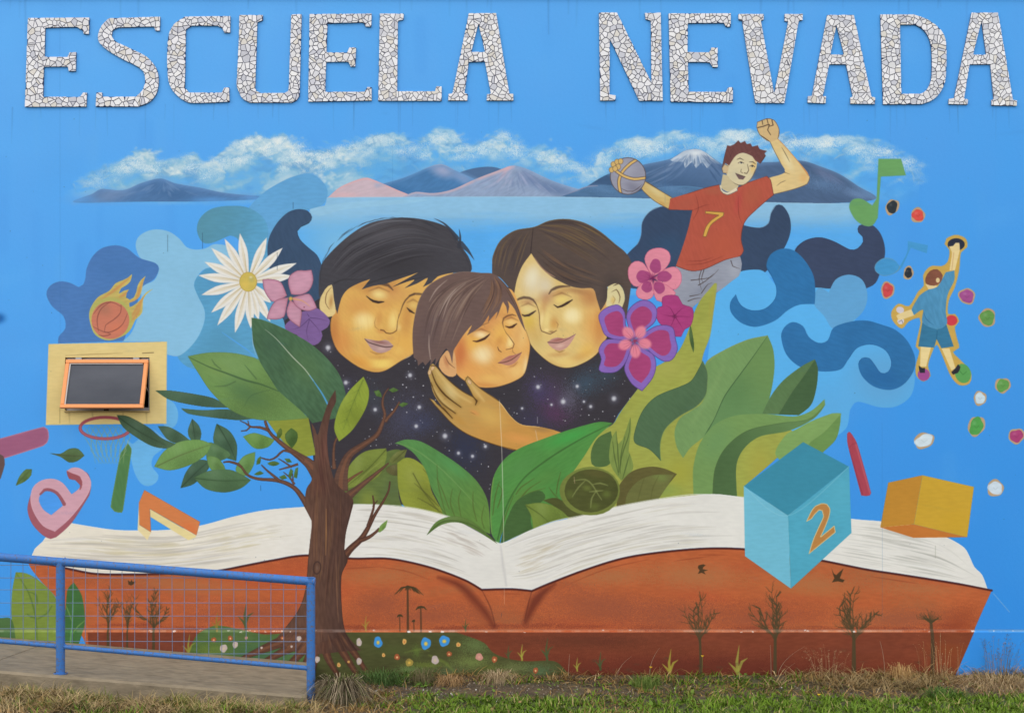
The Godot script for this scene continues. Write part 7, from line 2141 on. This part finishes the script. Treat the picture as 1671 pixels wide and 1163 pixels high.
func build_grass() -> void:
	var mat := StandardMaterial3D.new()
	mat.vertex_color_use_as_albedo = true
	mat.roughness = 0.9
	mat.metallic_specular = 0.12
	mat.backlight_enabled = true
	mat.backlight = Color(0.35, 0.35, 0.25)
	var green := []
	var dry := []
	for k in 150000:
		var x := rng.randf_range(-6.4, 6.4)
		var z := pow(rng.randf(), 0.9) * 3.0 + 0.015
		if x < RAMP_END + 0.05 and z < RAMP_FRONT + 0.03: continue
		var g := greenness(x, z)
		var n := fbm.get_noise_2d(x * 90.0, z * 120.0 + 50.0)
		var tuft := fbm.get_noise_2d(x * 260.0 + 900.0, z * 260.0)
		if rng.randf() > 0.62 + tuft * 1.3: continue
		var y := ground_y(x, z) - 0.008
		var bare := exp(-pow((x + 0.1) / 1.35, 4.0)) * smoothstep(0.34, 0.55, z) * (1.0 - smoothstep(0.85, 1.1, z + n * 0.3))
		if rng.randf() < bare * 0.9: continue
		if rng.randf() < g:
			var lush := smoothstep(0.85, 1.3, z)
			var h := rng.randf_range(0.035, 0.10) * (1.0 + 0.9 * tuft) * (1.0 if z > 0.9 or z < 0.5 else 0.75)
			var c := Color(0.145, 0.235, 0.022).lerp(Color(0.055, 0.105, 0.014), rng.randf())
			c = c.lerp(Color(0.20, 0.29, 0.045), lush * rng.randf() * rng.randf())
			if z < 0.5 and x < -0.75: c = c.lerp(Color(0.04, 0.09, 0.025), 0.6)
			if rng.randf() < 0.08: c = Color(0.34, 0.27, 0.12)
			green.append([blade_at(x, y, z, h, rng.randf_range(0.006, 0.014), rng.randf_range(0.0, 0.95)), c])
		else:
			var wallside := smoothstep(0.5, 0.1, z)
			if z > 0.45 and x > -1.0 and rng.randf() < 0.35: continue
			var right := smoothstep(2.6, 3.6, x) * smoothstep(1.2, 0.6, z)
			var h := rng.randf_range(0.04, 0.13) * (1.0 + 0.9 * tuft + 0.45 * wallside + 0.7 * right * wallside)
			var c := Color(0.40, 0.245, 0.085).lerp(Color(0.12, 0.07, 0.03), rng.randf())
			c = c.lerp(Color(0.42, 0.28, 0.13), right * rng.randf() * 0.8)
			if x < -1.5: c = c.lerp(Color(0.46, 0.31, 0.15), rng.randf() * rng.randf())
			if rng.randf() < 0.06: c = Color(0.54, 0.40, 0.21)
			if x < -1.7 and z < 1.85: h *= 0.6
			dry.append([blade_at(x, y, z, h, rng.randf_range(0.004, 0.008), rng.randf_range(0.4, 1.5)), c])
	# tufts of long straw in front of the ramp and by the wall's right end
	for k in 240:
		var left := k % 3 != 0
		var x := rng.randf_range(-6.2, -1.55) if left else rng.randf_range(2.4, 6.2)
		var z := rng.randf_range(1.86, 2.7) if left else rng.randf_range(0.05, 0.6)
		var tone := rng.randf()
		var yaw := rng.randf() * TAU
		for j in 46:
			var p := Vector2(rng.randfn(), rng.randfn()) * 0.045
			if z + p.y < 0.01 or (x + p.x < RAMP_END + 0.05 and z + p.y < RAMP_FRONT + 0.03): continue
			var c := Color(0.46, 0.33, 0.17).lerp(Color(0.28, 0.21, 0.09), tone).lerp(Color(0.12, 0.085, 0.05), rng.randf() * rng.randf())
			var t := blade_at(x + p.x, ground_y(x + p.x, z + p.y) - 0.006, z + p.y, rng.randf_range(0.09, 0.24), rng.randf_range(0.004, 0.008), rng.randf_range(0.3, 1.3))
			if j % 3: t = Transform3D(Basis(Vector3.UP, yaw + rng.randfn() * 0.5) * Basis(Vector3.RIGHT, rng.randf_range(0.5, 1.3)) * Basis.from_scale(Vector3(0.006, 0.2, 0.2) * rng.randf_range(0.6, 1.2)), t.origin)
			dry.append([t, c])
	for k in 60:
		var x := rng.randf_range(-6.0, -1.6)
		var z := rng.randf_range(1.85, 2.7)
		var tone := rng.randf()
		for j in 60:
			var p := Vector2(rng.randfn(), rng.randfn()) * 0.055
			if z + p.y < RAMP_FRONT + 0.03: continue
			green.append([blade_at(x + p.x, ground_y(x + p.x, z + p.y) - 0.006, z + p.y, rng.randf_range(0.05, 0.17), rng.randf_range(0.005, 0.010), rng.randf_range(0.1, 1.0)), Color(0.10, 0.13, 0.03).lerp(Color(0.28, 0.25, 0.07), tone).lerp(Color(0.05, 0.07, 0.02), rng.randf() * 0.6)])
	grass_field("green_grass", "short green grass along the front of the verge", green, mat)
	# broad weed leaves low in the grass, dead leaves and small stones on the bare soil
	var leaves := []
	for k in 5200:
		var x := rng.randf_range(-6.4, 6.4)
		var z := rng.randf_range(0.05, 2.8)
		if x < RAMP_END + 0.05 and z < RAMP_FRONT + 0.03: continue
		var g := greenness(x, z)
		var patch := fbm.get_noise_2d(x * 200.0, z * 200.0 + 700.0)
		if patch < 0.02 or rng.randf() > 0.35 + g: continue
		var s := rng.randf_range(0.018, 0.05)
		var c := Color(0.08, 0.145, 0.025).lerp(Color(0.15, 0.22, 0.04), rng.randf())
		if rng.randf() < 0.14: c = Color(0.30, 0.20, 0.09)
		leaves.append([Transform3D(Basis(Vector3.UP, rng.randf() * TAU) * Basis(Vector3.RIGHT, rng.randf_range(0.5, 1.4)) * Basis.from_scale(Vector3(s * 0.8, s * 1.3, s * 1.3)), Vector3(x, ground_y(x, z) + rng.randf_range(0.0, 0.035), z)), c])
	grass_field("broad_weeds", "low broad leaved weeds among the grass", leaves, mat)
	var grit := []
	for k in 900:
		var x := rng.randf_range(-2.0, 5.5) if k % 3 else rng.randf_range(-1.4, 1.2)
		var z := rng.randf_range(0.4, 1.15)
		if x < RAMP_END + 0.1: continue
		var s := rng.randf_range(0.006, 0.022)
		var c := Color(0.26, 0.22, 0.17).lerp(Color(0.13, 0.10, 0.075), rng.randf())
		if k % 23 == 0: c = Color(0.6, 0.57, 0.52)
		grit.append([Transform3D(Basis.from_euler(Vector3(rng.randf(), rng.randf() * 6.0, rng.randf())) * Basis.from_scale(Vector3(s, s * 0.6, s * 0.8)), Vector3(x, ground_y(x, z) + s * 0.1, z)), c])
	var pebble := SphereMesh.new()
	pebble.radius = 0.5
	pebble.height = 1.0
	pebble.radial_segments = 7
	pebble.rings = 4
	var stone := StandardMaterial3D.new()
	stone.vertex_color_use_as_albedo = true
	stone.roughness = 0.9
	grass_field("pebbles", "small stones and clods on the bare soil by the wall", grit, stone, pebble)
	grass_field("dry_grass", "dry brown grass and straw in front of the ramp and along the wall", dry, mat)


func ribbons(n: int, r: float, h: float, reach: float, w: float, cols: Array, up := 0.6, head := 0.0) -> ArrayMesh:
	var st := SurfaceTool.new()
	st.begin(Mesh.PRIMITIVE_TRIANGLES)
	for k in n:
		var a := rng.randf() * TAU
		var out := Vector3(cos(a), 0, sin(a))
		var base := out * r * sqrt(rng.randf()) + Vector3(0, -0.02, 0)
		var hh := h * rng.randf_range(0.45, 1.1)
		var rr := reach * rng.randf_range(0.2, 1.0)
		var c: Color = cols[rng.randi() % cols.size()]
		c = c.lerp(cols[0], rng.randf() * 0.4)
		var side := out.cross(Vector3.UP).rotated(Vector3.UP, rng.randf_range(-0.8, 0.8))
		var twist := rng.randf_range(-0.3, 0.3) * reach
		var prev := []
		var steps := 7
		for j in steps + 1:
			var f := float(j) / steps
			var p := base + out * rr * pow(f, 1.3) + side * twist * f * f
			p.y += hh * (sin(minf(f / up, 1.0) * PI * 0.5) - (0.85 * pow(maxf(f - up, 0.0) / (1.0 - up + 1e-3), 1.6) if up < 0.95 else 0.0))
			var ww := w * (1.0 - 0.85 * f) * 0.5
			var q := [p - side * ww, p + side * ww]
			if j > 0:
				for v in [prev[0], q[0], q[1], prev[0], q[1], prev[1]]:
					st.set_color(c)
					st.add_vertex(v)
			prev = q
			if head > 0.0 and f > 0.45:
				for b in 3:
					var dir := Vector3(rng.randf_range(-1, 1), rng.randf_range(0.1, 1), rng.randf_range(-0.6, 0.6)).normalized() * head * rng.randf_range(0.4, 1.0)
					for v in [p, p + dir + side * 0.002, p + dir - side * 0.002]:
						st.set_color(c)
						st.add_vertex(v)
	st.generate_normals()
	return st.commit()


func build_weeds() -> void:
	var mat := StandardMaterial3D.new()
	mat.vertex_color_use_as_albedo = true
	mat.roughness = 0.9
	mat.metallic_specular = 0.12
	mat.backlight_enabled = true
	mat.backlight = Color(0.3, 0.3, 0.22)
	var straw := [Color(0.36, 0.28, 0.18), Color(0.28, 0.21, 0.14), Color(0.46, 0.38, 0.27)]
	var x := -1.42
	var z := 1.62
	var big := holder("grass_tussock", self, Vector3(x, ground_y(x, z), z))
	tag(big, "big drooping tussock of dry grey grass beside the railing's right post", "grass")
	put("dead_blades", ribbons(380, 0.10, 0.24, 0.34, 0.010, [Color(0.17, 0.13, 0.085), Color(0.10, 0.08, 0.05), Color(0.34, 0.27, 0.18), Color(0.04, 0.034, 0.022)], 0.42), mat, big)
	put("green_blades", ribbons(110, 0.09, 0.25, 0.30, 0.009, [Color(0.10, 0.115, 0.045), Color(0.20, 0.19, 0.08)], 0.5), mat, big)
	for q in [
		["low dark green weed clump under the painted roots, right of the tussock", -1.25, 0.42, 260, 0.16, 0.13, 0.17, 0.009, [Color(0.06, 0.11, 0.035), Color(0.10, 0.15, 0.05)], 0.7, 0.0],
		["small dark weed clump below the painted white flower", -0.85, 0.3, 180, 0.10, 0.15, 0.10, 0.006, [Color(0.20, 0.16, 0.09), Color(0.12, 0.12, 0.05)], 0.8, 0.0],
		["orange brown dead grass clump below the left end of the painted spine", -0.58, 0.34, 220, 0.10, 0.09, 0.16, 0.006, [Color(0.42, 0.27, 0.13), Color(0.30, 0.19, 0.10)], 0.6, 0.0],
		["pale straw clump below the painted orange spine", -0.12, 0.3, 260, 0.12, 0.11, 0.17, 0.006, [Color(0.44, 0.33, 0.20), Color(0.30, 0.22, 0.13)], 0.6, 0.0],
		["fresh green grass clump by the wall under the right half of the book", 1.25, 0.42, 260, 0.12, 0.11, 0.09, 0.006, [Color(0.12, 0.18, 0.04), Color(0.17, 0.23, 0.06)], 0.85, 0.0],
		["wispy reddish weed clump in front of the third painted bare tree from the right end", 3.05, 0.2, 36, 0.16, 0.30, 0.16, 0.003, [Color(0.34, 0.19, 0.10), Color(0.42, 0.29, 0.17)], 1.0, 0.022],
		["bright straw tuft left of the painted umbrella tree", 3.72, 0.25, 150, 0.07, 0.17, 0.13, 0.006, [Color(0.52, 0.33, 0.14), Color(0.40, 0.26, 0.12)], 0.75, 0.0],
		["tall thin straw stems in front of the painted umbrella tree", 4.15, 0.16, 40, 0.22, 0.42, 0.10, 0.003, [Color(0.44, 0.25, 0.11), Color(0.50, 0.36, 0.20)], 1.0, 0.010],
		["dusky feathery weed clump against the blue wall at the right end", 4.72, 0.14, 60, 0.14, 0.38, 0.10, 0.0035, [Color(0.13, 0.11, 0.06), Color(0.26, 0.17, 0.09)], 1.0, 0.025],
		["heap of tangled straw at the right end of the verge", 4.55, 0.5, 420, 0.30, 0.12, 0.34, 0.005, [Color(0.40, 0.28, 0.15), Color(0.28, 0.19, 0.11), Color(0.50, 0.38, 0.22)], 0.45, 0.0],
		["dark green broad bladed clump in front of the straw at the right", 3.85, 1.0, 240, 0.14, 0.09, 0.16, 0.009, [Color(0.07, 0.13, 0.03), Color(0.12, 0.19, 0.05)], 0.7, 0.0],
	]:
		var o := holder("weed_clump", self, Vector3(q[1], ground_y(q[1], q[2]), q[2]))
		tag(o, q[0], "weeds", "weed clumps along the verge")
		put("blades", ribbons(q[3], q[4], q[5], q[6], q[7], q[8], q[9], q[10]), mat, o)
	for q in [
		["dry stalk leaning right between two painted sprouts", 1.33, 0.1, 0.34, 0.10], ["single upright dry stalk below the right end of the painted earth", 0.55, 0.08, 0.27, 0.01],
		["dry stalk bent to the right beside a yellow flower", 1.02, 0.1, 0.25, 0.14], ["tall bare dry stalk right of the big yellow sprout", 2.52, 0.08, 0.37, -0.01],
		["long dry stalk arching right towards the painted bare tree", 2.58, 0.1, 0.36, 0.26], ["short arched dry stalk beside the tall bare one", 2.62, 0.12, 0.18, 0.12],
		["dry stalk leaning across the left half of the verge", -0.30, 0.7, 0.28, 0.20], ["dry stalk leaning left under the painted meadow", -1.02, 0.5, 0.22, 0.12],
		["dry stalk rising left of the painted umbrella tree", 3.62, 0.1, 0.42, -0.05],
	]:
		var st := SurfaceTool.new()
		st.begin(Mesh.PRIMITIVE_TRIANGLES)
		for k in 9:
			for side in 3:
				var ring := []
				for e in [k, k + 1]:
					for s in [side, side + 1]:
						var f: float = float(e) / 9.0
						var a: float = TAU * s / 3.0
						var r: float = 0.0026 * (1.0 - 0.6 * f)
						ring.append(Vector3(q[4] * f * f + cos(a) * r, q[3] * (f - 0.12 * f * f) - 0.02, sin(a) * r + 0.01 * f))
				for v in [ring[0], ring[2], ring[3], ring[0], ring[3], ring[1]]:
					st.set_color(Color(0.42, 0.32, 0.22))
					st.add_vertex(v)
		st.generate_normals()
		var o := put("dry_stalk", st.commit(), mat, self, Vector3(q[1], ground_y(q[1], q[2]), q[2]))
		tag(o, q[0], "dry stalk", "dry stalks along the wall")
	var yellow := plain(C(238, 196, 40), 0.7)
	var stem := plain(C(92, 112, 52), 0.8)
	for q in [["small yellow flower beside the leaning dry stalk", 1.34, 0.12, 0.09], ["tiny yellow flower in front of the left painted bare tree of the right half", 1.84, 0.12, 0.20], ["small yellow flower low in the green grass", 2.66, 1.25, 0.07]]:
		var o := holder("yellow_flower", self, Vector3(q[1], ground_y(q[1], q[2]), q[2]))
		tag(o, q[0], "flower", "yellow flowers in the verge")
		tube("stem", Vector3(0, -0.01, 0), Vector3(0.006, q[3], 0.0), 0.0018, stem, o, 5)
		for k in 9:
			var m := CylinderMesh.new()
			m.top_radius = 0.0
			m.bottom_radius = 0.006
			m.height = 0.018
			m.radial_segments = 4
			m.rings = 1
			var p := put("petal", m, yellow, o, Vector3(0.006, q[3] + 0.003, 0))
			p.basis = Basis(Vector3.UP, TAU * k / 9.0) * Basis(Vector3.RIGHT, 1.1)
			p.position += p.basis * Vector3(0, 0.009, 0)


func _ready() -> void:
	# camera
	var cam := Camera3D.new()
	cam.name = "camera"
	cam.projection = Camera3D.PROJECTION_FRUSTUM
	cam.keep_aspect = Camera3D.KEEP_HEIGHT
	cam.near = 0.1
	cam.far = 500.0
	cam.position = EYE
	cam.size = cam.near * 1163.0 * S / EYE.z
	cam.frustum_offset = Vector2(0.0, ((FOOT - 581.5) * S - EYE.y) * cam.near / EYE.z)
	add_child(cam)
	# an overcast sky and a soft sun behind it
	var env := Environment.new()
	env.background_mode = Environment.BG_SKY
	var sky := Sky.new()
	var sm := ProceduralSkyMaterial.new()
	sm.sky_top_color = C(214, 217, 222)
	sm.sky_horizon_color = C(224, 226, 228)
	sm.sky_curve = 0.2
	sm.ground_bottom_color = C(96, 92, 78)
	sm.ground_horizon_color = C(150, 150, 142)
	sm.sky_energy_multiplier = 1.5
	sky.sky_material = sm
	env.sky = sky
	env.tonemap_mode = Environment.TONE_MAPPER_LINEAR
	env.tonemap_exposure = 1.0
	env.sdfgi_enabled = true
	env.ssao_enabled = true
	env.ssil_enabled = true
	var we := WorldEnvironment.new()
	we.name = "sky"
	we.environment = env
	add_child(we)
	var sun := DirectionalLight3D.new()
	sun.name = "sun"
	sun.light_energy = 0.36
	sun.light_color = Color(1.0, 0.97, 0.92)
	sun.light_angular_distance = 22.0
	sun.shadow_enabled = true
	sun.look_at_from_position(Vector3(-7.5, 8.0, 4.8), Vector3.ZERO)
	add_child(sun)

	rng.seed = 20
	noise.seed = 3
	noise.noise_type = FastNoiseLite.TYPE_SIMPLEX
	noise.fractal_type = FastNoiseLite.FRACTAL_NONE
	noise.frequency = 1.0
	fbm.seed = 8
	fbm.noise_type = FastNoiseLite.TYPE_SIMPLEX_SMOOTH
	fbm.fractal_type = FastNoiseLite.FRACTAL_FBM
	fbm.fractal_octaves = 4
	fbm.frequency = 0.02

	wall = holder("school_building")
	tag(wall, "bright blue school building painted with a mural of three sleeping faces above an open book", "building", "", "thing")
	build_wall()
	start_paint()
	old_coats()
	bare_px = px.duplicate()
	paint_background()
	paint_player()
	paint_night()
	paint_faces()
	paint_leaves_right()
	paint_flowers_left()
	paint_flowers_right()
	paint_leaves_left()
	paint_book()
	paint_tree()
	paint_props()
	paint_foot()
	deepen()
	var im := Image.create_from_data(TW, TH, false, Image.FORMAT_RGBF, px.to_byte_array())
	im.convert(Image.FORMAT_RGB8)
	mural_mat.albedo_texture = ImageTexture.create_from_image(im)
	var grain := FastNoiseLite.new()
	grain.seed = 77
	grain.frequency = 0.22
	grain.fractal_octaves = 3
	mural_mat.heightmap_enabled = true
	mural_mat.heightmap_texture = ImageTexture.create_from_image(grain.get_image(1024, 666))
	mural_mat.heightmap_scale = 0.06
	mural_mat.roughness = 0.8
	mural_mat.metallic_specular = 0.3
	mural_mat.resource_name = "painted plaster"
	letters()
	build_ramp()
	build_railing()
	build_ground()
	build_grass()
	build_weeds()
